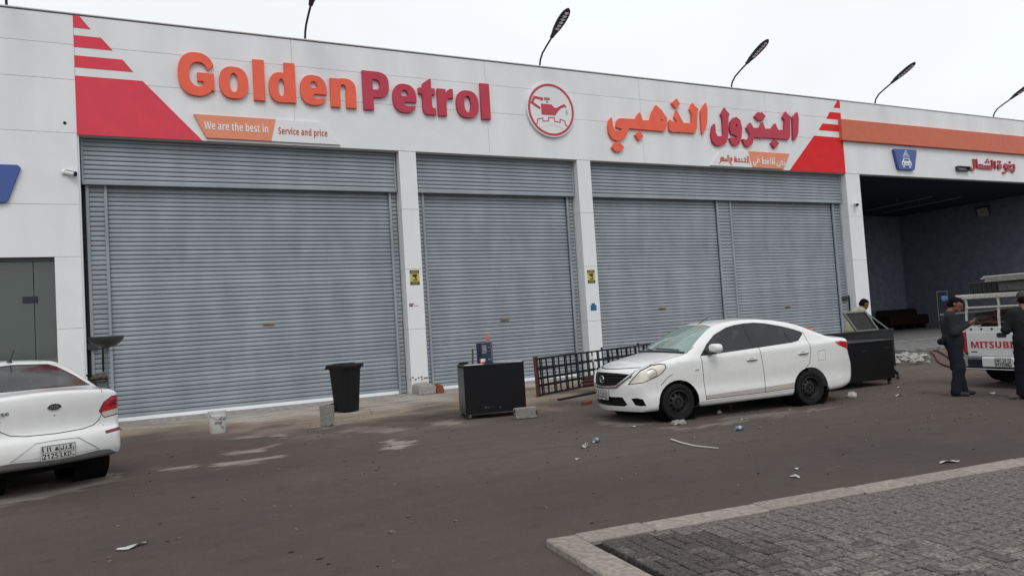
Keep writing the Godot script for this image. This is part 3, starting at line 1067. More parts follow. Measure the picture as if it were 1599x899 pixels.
func pegas_car() -> void:
	# rear axle stands at (-1.10, 0, 8.54); the car points away from the camera towards the building
	var t := thing("parked_car", "white saloon seen from behind beside the glass shopfront, with dusty rear window", "car", Vector3(-1.1025, 0.0, 8.544) - Vector3(0.423, 0, 0.906) * 2.57, deg_to_rad(-65.0))
	var white: StandardMaterial3D = mats["car white"]
	var black: StandardMaterial3D = mats["car black trim"]
	var chrome: StandardMaterial3D = mats["chrome"]
	var dark: StandardMaterial3D = mats["gap black"]
	var prof := curve(V([-0.62, 0.2, -0.74, 0.24, -0.79, 0.36, -0.81, 0.55, -0.79, 0.75, -0.72, 0.90, -0.5, 1.0, -0.1, 1.09, 0.2, 1.14, 0.5, 1.34, 0.85, 1.56, 1.1, 1.63, 1.5, 1.665, 1.85, 1.655, 2.15, 1.60, 2.45, 1.48, 2.72, 1.34, 2.86, 1.28, 3.05, 1.262, 3.25, 1.252, 3.34, 1.235, 3.365, 1.19, 3.37, 1.05, 3.36, 0.88, 3.37, 0.755, 3.41, 0.71, 3.45, 0.64, 3.46, 0.50, 3.43, 0.40, 3.34, 0.335, 2.9, 0.28, 2.0, 0.22, 0.6, 0.2]), 3)
	var s := shell(prof, [-0.8, 0.78, -0.5, 0.84, 0.0, 0.885, 2.5, 0.90, 3.0, 0.90, 3.45, 0.845], [-0.8, 0.3, 0.2, 0.2, 1.0, 0.08, 2.1, -0.07, 2.8, -0.12, 3.4, -0.19], [-0.8, 0.95, 0.3, 1.05, 2.6, 1.15, 3.4, 1.16], 0.50, 0.028)
	var body := nets(s.nx, s.ny, s.nz, s.o, s.h, s.f)
	var gap := MB.new()
	var trash := MB.new()
	var wr := 0.30
	for x in [0.0, 2.57]:
		var c := circle(Vector2(x, 0.30), 0.37, 28)
		for i in c.size():
			if c[i].y < 0.0:
				c[i].y = 0.0
		body = carve_sides(body, [c], trash, 0.1)
	var glz := glass("rear tinted glass", Color(0.02, 0.021, 0.023), 0.72, 0.12)
	var side: StandardMaterial3D = mats["tinted glass"]
	# rear window
	var rw := MB.new()
	var rwp := V([-0.69, 1.275, -0.60, 1.40, -0.47, 1.535, -0.40, 1.575, 0.0, 1.595, 0.40, 1.575, 0.47, 1.535, 0.60, 1.40, 0.69, 1.275, 0.4, 1.285, 0.0, 1.29, -0.4, 1.285])
	body = carve(body, convex(rwp), EZ, EY, EX, 0.12, rw)
	part("rear_window", push(rw, -0.004), glz, t)
	var wt := MB.new()
	body = carve(body, convex(V([-0.72, 1.262, -0.62, 1.40, -0.485, 1.545, -0.41, 1.588, 0.0, 1.608, 0.41, 1.588, 0.485, 1.545, 0.62, 1.40, 0.72, 1.262, 0.4, 1.272, 0.0, 1.278, -0.4, 1.272])), EZ, EY, EX, 0.12, wt)
	part("window_trim", push(wt, -0.002), black, t)
	var ws := MB.new()
	body = carve(body, convex(V([-0.72, 1.15, -0.2, 1.17, 0.2, 1.17, 0.72, 1.15, 0.5, 1.56, -0.5, 1.56])), EZ, EY, -EX, 0.3, ws)
	part("windscreen", push(ws, -0.004), mats["windscreen glass"], t)
	for w in [V([0.45, 1.12, 0.85, 1.42, 1.1, 1.52, 1.35, 1.55, 1.38, 1.16]), V([1.46, 1.555, 1.9, 1.53, 2.3, 1.40, 2.42, 1.22, 1.48, 1.17])]:
		for sg in [1.0, -1.0]:
			var wm := MB.new()
			body = carve(body, convex(w), EX, EY, EZ * sg, 0.35, wm)
			part("side_window", push(wm, -0.006), side, t)
	# tail lamps: red above, clear below
	for sg in [1.0, -1.0]:
		var lp := V([0.575 * sg, 0.935, 0.64 * sg, 1.04, 0.76 * sg, 1.105, 1.0 * sg, 1.12, 1.0 * sg, 0.875, 0.80 * sg, 0.855, 0.645 * sg, 0.84])
		body = carve(body, strips(lp, 0.012, true), EZ, EY, EX, 0.05, gap)
		var tl := MB.new()
		body = carve(body, convex(lp), EZ, EY, EX, 0.02, tl)
		var clear := MB.new()
		tl = carve(tl, [V([0.55 * sg, 0.80, 1.0 * sg, 0.83, 1.0 * sg, 0.955, 0.62 * sg, 0.915])], EZ, EY, EX, -0.1, clear)
		var deep := MB.new()
		tl = carve(tl, [V([0.70 * sg, 0.98, 0.86 * sg, 1.0, 0.85 * sg, 1.06, 0.76 * sg, 1.055])], EZ, EY, EX, -0.1, deep)
		var lamp := part("tail_light", push(tl, -0.001), mats["tail red"], t)
		part("clear_lens", push(clear, -0.002), paint("lamp clear", lin(0.55, 0.52, 0.47), 0.15), lamp)
		part("inner_lens", push(deep, -0.004), paint("tail deep red", lin(0.22, 0.008, 0.015), 0.15), lamp)
	# boot lid outline
	body = carve(body, strips(V([0.60, 0.88, 0.57, 0.82, 0.48, 0.765, 0.34, 0.738, 0.0, 0.728, -0.34, 0.738, -0.48, 0.765, -0.57, 0.82, -0.60, 0.88]), 0.010), EZ, EY, EX, 0.1, gap)
	body = carve(body, strips(V([3.28, -0.62, 3.1, -0.66, 2.85, -0.68]), 0.008) + strips(V([3.28, 0.62, 3.1, 0.66, 2.85, 0.68]), 0.008), EX, EZ, EY, 0.3, gap)
	# recess round the plate and lower grey strip
	var rc := MB.new()
	body = carve(body, convex(V([-0.52, 0.455, -0.36, 0.565, -0.25, 0.645, 0.0, 0.655, 0.25, 0.645, 0.36, 0.565, 0.52, 0.455])), EZ, EY, EX, 0.1, rc)
	part("bumper_recess", push(rc, -0.010), white, t)
	var ls := MB.new()
	body = carve(body, convex(V([-0.9, 0.30, -0.66, 0.425, -0.5, 0.44, 0.0, 0.405, 0.5, 0.44, 0.66, 0.425, 0.9, 0.30])), EZ, EY, EX, -0.2, ls)
	part("lower_bumper", push(ls, -0.006), mat("bumper grey", lin(0.2, 0.2, 0.2), 0.5), t)
	for sg in [1.0, -1.0]:
		var rf := MB.new()
		body = carve(body, [V([0.62 * sg, 0.632, 0.95 * sg, 0.66, 0.95 * sg, 0.70, 0.61 * sg, 0.672])], EZ, EY, EX, 0.0, rf)
		part("reflector", push(rf, 0.002), mat("reflector red", lin(0.17, 0.012, 0.035), 0.25), t)
	part("panel_gap", push(gap, -0.004), dark, t)
	part("body", body, white, t)
	var us := MB.new()
	for x in [0.0, 2.57]:
		us.lathe(V([0.375, -0.84, 0.375, -0.4]), 20, Transform3D(Basis(EX, -PI / 2), Vector3(x, 0.3, 0)), 0.6, PI, TAU)
		us.lathe(V([0.375, 0.4, 0.375, 0.84]), 20, Transform3D(Basis(EX, -PI / 2), Vector3(x, 0.3, 0)), 0.6, PI, TAU)
	us.box(Vector3(1.3, 0.30, 0), Vector3(3.6, 0.12, 1.1), 0.02)
	part("underbody", us, dark, t)
	for x in [0.0, 2.57]:
		for sg in [1.0, -1.0]:
			wheel(t, Vector3(x, wr - 0.003, 0.745 * sg), wr, 0.19, sg, mat("silver rim", lin(0.35, 0.35, 0.36), 0.35, 0.6), false)
	var rb2 := Basis(-EZ, EY, EX)
	var bc := s.hit(Vector3(3.7, 1.055, 0.0), -EX)
	var oval := MB.new()
	oval.prism(circle(Vector2.ZERO, 0.082, 28, 0.042), -0.004, 0.008, Transform3D(rb2, bc), 0.003)
	var bad := part("badge", oval, black, t)
	var rng := PackedVector3Array()
	for i in 33:
		rng.append(bc + rb2 * Vector3(cos(TAU * i / 32) * 0.081, sin(TAU * i / 32) * 0.041, 0.008))
	var rm := MB.new()
	rm.tube(rng, 0.004, 5, false)
	part("badge_rim", rm, chrome, bad)
	var bt := MB.new()
	bt.join(fitted("KIA", -0.052, -0.019, 0.052, 0.019, 0.006, 0.006), Transform3D(rb2, bc))
	part("badge_text", bt, chrome, bad)
	var pt := MB.new()
	var pc := s.hit(Vector3(3.7, 1.03, 0.50), -EX)
	pt.join(fitted("PEGAS", -0.11, -0.018, 0.11, 0.018, 0.0, 0.008), Transform3D(Basis(EY, 0.1) * rb2, pc))
	part("model_lettering", pt, mat("badge grey", lin(0.12, 0.12, 0.12), 0.3, 0.6), t)
	var lk := MB.new()
	lk.prism(circle(Vector2.ZERO, 0.012, 14), -0.004, 0.004, Transform3D(rb2, s.hit(Vector3(3.7, 0.955, 0.0), -EX)))
	part("boot_lock", lk, black, t)
	var an := MB.new()
	var ap := s.hit(Vector3(1.95, 2.0, 0.0), -EY)
	blob(an, ap, Vector3(0.05, 0.03, 0.03), 0.8, 0.8)
	an.tube(PackedVector3Array([ap, ap + Vector3(0.10, 0.085, 0), ap + Vector3(0.17, 0.17, 0)]), [0.012, 0.008, 0.006], 6)
	part("aerial", an, black, t)
	seats(t, [0.85, 1.75], 0.6, 1.4)
	var ps := MB.new()
	ps.box(Vector3(2.55, 1.16, 0), Vector3(0.5, 0.03, 1.25), 0.01)
	part("parcel_shelf", ps, mat("seat cloth", lin(0.05, 0.05, 0.052), 0.9), t)
	licence_plate(t, s.hit(Vector3(3.7, 0.51, 0), -EX) + Vector3(0.0, 0, 0), rb2, 0.40, 0.185, [[[[0.3, 0.9, 0.0, 0.75], [0.0, 0.95, 0.35, 0.0]], -0.46, -0.38], [[[0.5, 1.0, 0.5, 0.0]], -0.36, -0.28], [[[0.3, 0.9, 0.0, 0.75], [0.0, 0.95, 0.35, 0.0]], -0.26, -0.16], [[[0.1, 0.2, 0.5, 0.75, 0.9, 0.2, 0.1, 0.2]], -0.12, 0.0], [[[0.0, 0.5, 0.2, 0.15, 0.9, 0.15, 0.9, 0.9]], 0.06, 0.14], [[[0.0, 0.15, 0.9, 0.15, 0.7, 0.8]], 0.17, 0.24], [[[0.0, 0.15, 0.9, 0.15, 0.9, 0.9, 0.4, 0.6]], 0.27, 0.35]], [["2125", -0.46, -0.02], ["LKD", 0.05, 0.35]])

# ---------------------------------------------------------------- people
func hand_bones(wr: Vector3, dir: Vector3, palm: Vector3, thumb_side: float, curl: float, s := 1.0) -> Array:
	# dir: where the fingers point, palm: the way the palm faces
	var d := dir.normalized()
	var p := (palm - d * palm.dot(d)).normalized()
	var side := d.cross(p).normalized() * thumb_side
	var b := []
	var mid := wr + d * 0.045 * s
	for k in 4:
		var off := side * (0.030 - 0.020 * k) * s
		b.append([wr + off * 0.55 + d * 0.005, 0.015 * s, wr + off + d * 0.085 * s, 0.0125 * s])
	var lens := [0.072, 0.080, 0.074, 0.058]
	for k in 4:
		var q: Vector3 = wr + side * (0.030 - 0.020 * k) * s + d * 0.088 * s
		var a := d
		var l: float = lens[k] * s
		for j in 3:
			var ang := curl * (0.55 + 0.25 * j) * (1.0 + 0.08 * k)
			a = (a * cos(ang) + p * sin(ang)).normalized()
			var seg: float = l * [0.45, 0.32, 0.25][j]
			b.append([q, (0.0095 - 0.001 * j) * s, q + a * seg, (0.0085 - 0.001 * j) * s])
			q = q + a * seg
			p = (p - a * p.dot(a)).normalized()
		p = (palm - d * palm.dot(d)).normalized()
	var t0 := wr + d * 0.03 * s + side * 0.022 * s
	var td := (d * 0.75 + side * 0.55 + p * 0.35).normalized()
	b.append([t0, 0.014 * s, t0 + td * 0.045 * s, 0.011 * s])
	b.append([t0 + td * 0.045 * s, 0.011 * s, t0 + (td * 0.075 + p * 0.012 + d * 0.01) * s, 0.009 * s])
	return b

func person(o: Node3D, J: Dictionary, skin: Material, shirt: Material, pants: Material, shoes: Material, hair: Material, sleeve := 1.0, cap: Material = null) -> void:
	var look: Vector3 = J.look.normalized()
	var rt := look.cross(EY).normalized()
	var up := rt.cross(look).normalized()
	var hc: Vector3 = J.head
	var hb := Basis(rt, up, -look)   # x right of the head seen from behind, -z the face
	var at := func(x: float, y: float, z: float) -> Vector3: return hc + rt * x + up * y + look * z
	var head := [
		[at.call(0, 0.035, -0.022), 0.088, at.call(0, 0.03, 0.02), 0.084], [at.call(0, -0.02, 0.035), 0.066, at.call(0, -0.075, 0.06), 0.042],
		[at.call(-0.035, -0.055, 0.035), 0.034, at.call(0.035, -0.055, 0.035), 0.034], [at.call(0, 0.02, 0.098), 0.011, at.call(0, -0.022, 0.118), 0.014],
		[at.call(-0.03, 0.027, 0.085), 0.014, at.call(0.03, 0.027, 0.085), 0.014], [at.call(-0.018, -0.055, 0.092), 0.009, at.call(0.018, -0.055, 0.092), 0.009], [at.call(-0.016, -0.066, 0.09), 0.009, at.call(0.016, -0.066, 0.09), 0.009],
		[at.call(0.084, 0.015, -0.005), 0.012, at.call(0.088, -0.02, -0.002), 0.008], [at.call(-0.084, 0.015, -0.005), 0.012, at.call(-0.088, -0.02, -0.002), 0.008], [at.call(0.09, 0.02, -0.012), 0.006, at.call(0.092, 0.005, -0.02), 0.006], [at.call(-0.09, 0.02, -0.012), 0.006, at.call(-0.092, 0.005, -0.02), 0.006],
		[at.call(0, -0.06, -0.02), 0.056, J.neck, 0.062],
	]
	var body := limbs(head, 0.025, 0.007)
	var torso := [[J.hip, 0.135, J.chest, 0.15, Vector3(1.15, 1, 0.82)], [J.chest, 0.145, (J.chest + J.neck) * 0.5, 0.12, Vector3(1.2, 1, 0.8)], [J.neck, 0.075, (J.chest + J.neck) * 0.5, 0.1], [J.shL, 0.062, J.shR, 0.062], [J.hpL, 0.105, J.hpR, 0.105]]
	var arms := [[J.shL, 0.058, J.elL, 0.043], [J.elL, 0.042, J.wrL, 0.027], [J.shR, 0.058, J.elR, 0.043], [J.elR, 0.042, J.wrR, 0.027]]
	var legs := [[J.hpL, 0.092, J.knL, 0.056], [J.knL, 0.056, J.anL, 0.036], [J.hpR, 0.092, J.knR, 0.056], [J.knR, 0.056, J.anR, 0.036]]
	body.join(limbs(torso + arms + legs, 0.05, 0.02, -0.006))
	body.join(limbs(hand_bones(J.wrL, J.hdL, J.pmL, 1.0, J.curl), 0.008, 0.0042))
	body.join(limbs(hand_bones(J.wrR, J.hdR, J.pmR, -1.0, J.curl), 0.008, 0.0042))
	part("body", body, skin, o)
	# face
	var eyes := MB.new()
	for s in [-1.0, 1.0]:
		blob(eyes, at.call(0.031 * s, 0.012, 0.089), Vector3(0.013, 0.007, 0.006), 1, 1, hb, 6, 10)
	part("eyes", eyes, mat("eye dark", lin(0.02, 0.014, 0.012), 0.3), o)
	var br := MB.new()
	for s in [-1.0, 1.0]:
		blob(br, at.call(0.032 * s, 0.034, 0.094), Vector3(0.02, 0.005, 0.007), 1, 1, hb, 6, 10)
	part("eyebrows", br, hair, o)
	var hr := [[at.call(0, 0.055, -0.03), 0.086, at.call(0, 0.07, 0.025), 0.072], [at.call(0, 0.0, -0.05), 0.078, at.call(0, 0.05, -0.02), 0.085], [at.call(0.06, 0.03, -0.01), 0.034, at.call(0.07, 0.0, -0.02), 0.022], [at.call(-0.06, 0.03, -0.01), 0.034, at.call(-0.07, 0.0, -0.02), 0.022], [at.call(0, 0.095, 0.03), 0.03, at.call(0.02, 0.1, -0.03), 0.035]]
	if not cap:
		part("hair", limbs(hr, 0.02, 0.008), hair, o)
	else:
		part("hair", limbs(hr, 0.02, 0.01, -0.004), hair, o)
		var cb := limbs([[at.call(0, 0.065, -0.03), 0.092, at.call(0, 0.07, 0.02), 0.088], [at.call(0, 0.075, -0.06), 0.055, at.call(0, 0.075, 0.06), 0.055]], 0.02, 0.009)
		cb.join(limbs([[at.call(-0.05, 0.06, 0.11), 0.011, at.call(0.05, 0.06, 0.11), 0.011], [at.call(-0.035, 0.058, 0.15), 0.009, at.call(0.035, 0.058, 0.15), 0.009]], 0.05, 0.008))
		part("cap", cb, cap, o)
	# clothes: shirt with hem and sleeves, trousers, shoes
	var hem: Vector3 = J.hip + (J.hip - J.chest).normalized() * 0.10
	var sb := [[hem, 0.146, J.hip, 0.155, Vector3(1.2, 1, 1.0)], [J.hip, 0.155, J.chest, 0.162, Vector3(1.2, 1, 0.95)], [J.chest, 0.148, (J.chest + J.neck) * 0.5, 0.118, Vector3(1.22, 1, 0.82)], [J.shL, 0.066, J.shR, 0.066], [(J.chest + J.neck) * 0.5, 0.1, J.neck - (J.neck - J.chest) * 0.12, 0.068]]
	for q in [[J.shL, J.elL, J.wrL], [J.shR, J.elR, J.wrR]]:
		sb.append([q[0], 0.073, q[1], 0.058])
		if sleeve > 0.5:
			sb.append([q[1], 0.056, q[1].lerp(q[2], 0.93), 0.044])
			sb.append([q[1] + Vector3(0, -0.012, 0), 0.046, q[1].lerp(q[2], 0.3), 0.046])
	var sm := limbs(sb, 0.045, 0.015, 0.006)
	# folds: a slow ripple along the cloth
	for i in sm.v.size():
		var p := sm.v[i]
		sm.v[i] = p + sm.n[i] * (sin(p.y * 46.0 + sin(p.x * 17.0) * 2.0 + p.z * 12.0) * 0.005 + sin(p.y * 21.0 - p.x * 33.0) * 0.004)
	part("shirt", sm, shirt, o)
	var tb := [[J.hpL, 0.112, J.hpR, 0.112], [J.hip + Vector3(0, 0.02, 0), 0.125, (J.hpL + J.hpR) * 0.5, 0.125, Vector3(1.15, 1, 0.9)]]
	for q in [[J.hpL, J.knL, J.anL], [J.hpR, J.knR, J.anR]]:
		tb.append([q[0], 0.118, q[1], 0.092])
		tb.append([q[1], 0.092, q[2] + Vector3(0, 0.0, 0), 0.082])
	var tm := limbs(tb, 0.035, 0.016, 0.004)
	for i in tm.v.size():
		var p := tm.v[i]
		tm.v[i] = p + tm.n[i] * (sin(p.y * 38.0 + sin(p.x * 21.0 + p.z * 9.0) * 2.0) * 0.005 + sin(p.y * 75.0 + p.z * 30.0) * 0.003)
	part("trousers", tm, pants, o)
	for q in [[J.anL, J.toL], [J.anR, J.toR]]:
		var f: Vector3 = (q[1] - q[0]) * Vector3(1, 0, 1)
		f = f.normalized()
		var g := Vector3(q[0].x, 0.045, q[0].z)
		var sh := limbs([[g - f * 0.05, 0.042, g + f * 0.06, 0.042], [g + f * 0.06, 0.042, g + f * 0.17 + Vector3(0, -0.012, 0), 0.036], [q[0] + Vector3(0, -0.01, 0), 0.046, g, 0.045]], 0.03, 0.009)
		for i in sh.v.size():
			sh.v[i].y = maxf(sh.v[i].y, 0.006)
		part("shoe", sh, shoes, o)

func joints(hgt: float) -> Dictionary:
	var s := hgt / 1.75
	# faces +z, left is +x
	return {"hip": Vector3(0, 1.0, 0) * s, "chest": Vector3(0, 1.28, 0) * s, "neck": Vector3(0, 1.475, -0.01) * s, "head": Vector3(0, 1.635, 0.02) * s, "look": Vector3(0, 0, 1),
		"shL": Vector3(0.185, 1.40, -0.01) * s, "elL": Vector3(0.235, 1.12, -0.02) * s, "wrL": Vector3(0.24, 0.87, 0.06) * s, "shR": Vector3(-0.185, 1.40, -0.01) * s, "elR": Vector3(-0.235, 1.12, -0.02) * s, "wrR": Vector3(-0.24, 0.87, 0.06) * s,
		"hdL": Vector3(0, -1, 0.2), "hdR": Vector3(0, -1, 0.2), "pmL": Vector3(-1, 0, 0), "pmR": Vector3(1, 0, 0), "curl": 0.4,
		"hpL": Vector3(0.09, 0.92, 0) * s, "knL": Vector3(0.10, 0.50, 0.02) * s, "anL": Vector3(0.10, 0.09, -0.02) * s, "toL": Vector3(0.13, 0.04, 0.2) * s, "hpR": Vector3(-0.09, 0.92, 0) * s, "knR": Vector3(-0.10, 0.50, 0.02) * s, "anR": Vector3(-0.10, 0.09, -0.02) * s, "toR": Vector3(-0.13, 0.04, 0.2) * s}

func people() -> void:
	var skin := mat("skin brown", lin(0.19, 0.088, 0.052), 0.6)
	var hair := mat("hair black", lin(0.006, 0.005, 0.005), 0.85)
	var dark_shirt := mat("charcoal cloth", lin(0.034, 0.036, 0.040), 0.95, 0.0, 0.25, 9.0)
	var navy := mat("navy cloth", lin(0.026, 0.029, 0.040), 0.95, 0.0, 0.3, 9.0)
	var shoe := mat("grey shoe", lin(0.07, 0.065, 0.06), 0.8, 0.0, 0.4, 20.0)
	# man reading his phone, in profile, facing the pickup
	var a := thing("person", "person in charcoal long-sleeved top looking down at a phone by the pickup tailgate", "person", Vector3(13.03, 0, 11.96), 0.62)
	var J := joints(1.73)
	J.look = Vector3(0.0, -0.42, 1.0)
	J.head = Vector3(0, 1.585, 0.075)
	J.neck = Vector3(0, 1.455, -0.005)
	J.chest = Vector3(0, 1.265, -0.03)
	J.elR = Vector3(-0.25, 1.12, 0.02); J.wrR = Vector3(-0.10, 1.235, 0.25); J.hdR = Vector3(0.35, 0.35, 0.8); J.pmR = Vector3(0.6, 0.6, -0.5)
	J.elL = Vector3(0.25, 1.12, 0.03); J.wrL = Vector3(0.10, 1.255, 0.27); J.hdL = Vector3(-0.35, 0.3, 0.8); J.pmL = Vector3(-0.6, 0.6, -0.5)
	J.curl = 0.6
	J.anR = Vector3(-0.09, 0.09, -0.03); J.knR = Vector3(-0.10, 0.49, 0.05)
	J.anL = Vector3(0.13, 0.09, 0.08); J.toL = Vector3(0.16, 0.04, 0.30)
	person(a, J, skin, dark_shirt, navy, shoe, hair)
	var ph := MB.new()
	ph.box(Vector3(0.0, 1.315, 0.37), Vector3(0.075, 0.15, 0.009), 0.004, Basis(EX, -0.7))
	single("mobile_phone", ph, mat("phone black", lin(0.01, 0.01, 0.012), 0.15), "dark slim phone held in both hands of the person in charcoal", "phone", a.position, 0.62)
	var bag := limbs([[Vector3(-0.13, 0.96, -0.17), 0.06, Vector3(0.08, 0.95, -0.19), 0.06]], 0.03, 0.012)
	single("waist_bag", bag, mat("bag black", lin(0.012, 0.012, 0.012), 0.8), "small black waist bag worn at the back of the person holding a phone", "bag", a.position, 0.62)
	# man with his back turned at the frame's edge
	var pos2 := Vector3(13.10, 0, 13.17)
	var b := thing("person", "person in cap and black top with orange back print, facing the pickup", "person", pos2, 2.35)
	J = joints(1.74)
	J.look = Vector3(-0.25, -0.2, 1.0)
	J.head = Vector3(0, 1.60, 0.05)
	J.elL = Vector3(0.29, 1.14, 0.02); J.wrL = Vector3(0.16, 1.15, 0.26); J.hdL = Vector3(-0.4, 0.2, 0.8); J.pmL = Vector3(-0.5, 0.5, -0.3)
	J.elR = Vector3(-0.27, 1.13, 0.04); J.wrR = Vector3(-0.13, 1.17, 0.27); J.hdR = Vector3(0.4, 0.2, 0.8); J.pmR = Vector3(0.5, 0.5, -0.3)
	J.anL = Vector3(0.13, 0.09, 0.05); J.toL = Vector3(0.40, 0.04, 0.07); J.knL = Vector3(0.12, 0.5, 0.03)
	person(b, J, skin, mat("black cloth", lin(0.026, 0.027, 0.028), 0.95, 0.0, 0.25, 9.0), mat("black trousers", lin(0.012, 0.012, 0.014), 0.95), mat("dusty shoe", lin(0.14, 0.125, 0.11), 0.9, 0.0, 0.4, 20.0), hair, 1.0, mat("cap grey", lin(0.09, 0.085, 0.075), 0.9, 0.0, 0.3, 20.0))
	var pr := MB.new()
	for q in [[0.0, 1.335, 0.055, 0.055], [0.0, 1.255, 0.15, 0.012], [0.01, 1.232, 0.12, 0.012], [0.0, 1.21, 0.13, 0.008]]:
		pr.prism(circle(Vector2(q[0], q[1]), q[2], 14, q[3]) if q[2] == q[3] else rect(q[0] - q[2] / 2, q[1] - q[3] / 2, q[0] + q[2] / 2, q[1] + q[3] / 2), -0.155, -0.162)
	part("back_print", pr, mat("print orange", lin(0.36, 0.14, 0.04), 0.8), b)
	# man bending behind the black steel cabinet with its hatch open
	var c := thing("person", "person in pale khaki shirt bending over behind the black cabinet with open hatch", "person", Vector3(15.95, 0.12, 7.5), 1.2)
	J = joints(1.84)
	J.chest = Vector3(0, 1.32, 0.13)
	J.neck = Vector3(0, 1.475, 0.25)
	J.head = Vector3(0, 1.575, 0.36)
	J.look = Vector3(0.0, -0.5, 1.0)
	J.shL = Vector3(0.18, 1.42, 0.19); J.shR = Vector3(-0.18, 1.42, 0.19)
	J.elL = Vector3(0.22, 1.17, 0.33); J.wrL = Vector3(0.15, 1.02, 0.50); J.elR = Vector3(-0.24, 1.18, 0.30); J.wrR = Vector3(-0.17, 1.0, 0.48)
	J.hdL = Vector3(0, -0.7, 0.7); J.hdR = Vector3(0, -0.7, 0.7)
	person(c, J, skin, mat("khaki cloth", lin(0.40, 0.41, 0.30), 0.95, 0.0, 0.2, 9.0), mat("khaki trousers", lin(0.36, 0.36, 0.27), 0.95, 0.0, 0.2, 9.0), shoe, hair)

# ---------------------------------------------------------------- the building
const SLAT := 0.11
func slat_mesh(w: float, pitch := SLAT) -> ArrayMesh:
	var mb := MB.new()
	var s := pitch / 0.11
	var prof := [Vector2(-0.034, 0.0), Vector2(0.006, 0.0), Vector2(0.011, 0.007 * s), Vector2(0.012, 0.042 * s), Vector2(0.008, 0.072 * s), Vector2(0.0, 0.088 * s), Vector2(-0.028, 0.094 * s), Vector2(-0.032, 0.11 * s)]
	for i in prof.size() - 1:
		var p: Vector2 = prof[i]
		var q: Vector2 = prof[i + 1]
		var n0 := Vector2(q.y - p.y, -(q.x - p.x)).normalized()
		var a := n0
		var b := n0
		if i >= 2 and i <= 4:
			if i > 2:
				var r: Vector2 = prof[i - 1]
				a = (n0 + Vector2(p.y - r.y, -(p.x - r.x)).normalized()).normalized()
			if i < 4:
				var r2: Vector2 = prof[i + 2]
				b = (n0 + Vector2(r2.y - q.y, -(r2.x - q.x)).normalized()).normalized()
		mb.quadn(Vector3(-w / 2, p.y, p.x), Vector3(w / 2, p.y, p.x), Vector3(w / 2, q.y, q.x), Vector3(-w / 2, q.y, q.x), Vector3(0, a.y, a.x), Vector3(0, a.y, a.x), Vector3(0, b.y, b.x), Vector3(0, b.y, b.x))
	for e in [-1.0, 1.0]:
		for i in range(1, prof.size() - 1):
			mb.ftri(Vector3(w / 2 * e, prof[0].y, prof[0].x), Vector3(w / 2 * e, prof[i].y, prof[i].x), Vector3(w / 2 * e, prof[i + 1].y, prof[i + 1].x), Vector3(e, 0, 0))
	return mb.mesh()

func rows_of(called: String, m: ArrayMesh, mts: Array, parent: Node, x: float, y0: float, z: float, n: int, pitch: float, sd: int) -> void:
	var rng := RandomNumberGenerator.new()
	rng.seed = sd
	for i in n:
		var o := put(called, m, mts[rng.randi() % mts.size()], parent)
		o.position = Vector3(x + rng.randf_range(-0.004, 0.004), y0 + i * pitch, z + rng.randf_range(-0.003, 0.003))

func shutter_mats() -> Array:
	var out := []
	for i in 3:
		var k: float = [0.31, 0.325, 0.34][i]
		var m := mat("shutter grey %s" % ["one", "two", "three"][i], lin(k * 0.95, k * 1.07, k * 1.17), 0.5, 0.0)
		m.albedo_texture = noise_tex(0.006, 5, 21, 0.86, 1.0, 512)
		m.uv1_triplanar = true
		m.uv1_world_triplanar = true
		m.uv1_scale = Vector3(0.35, 0.12, 0.35)
		out.append(m)
	return out

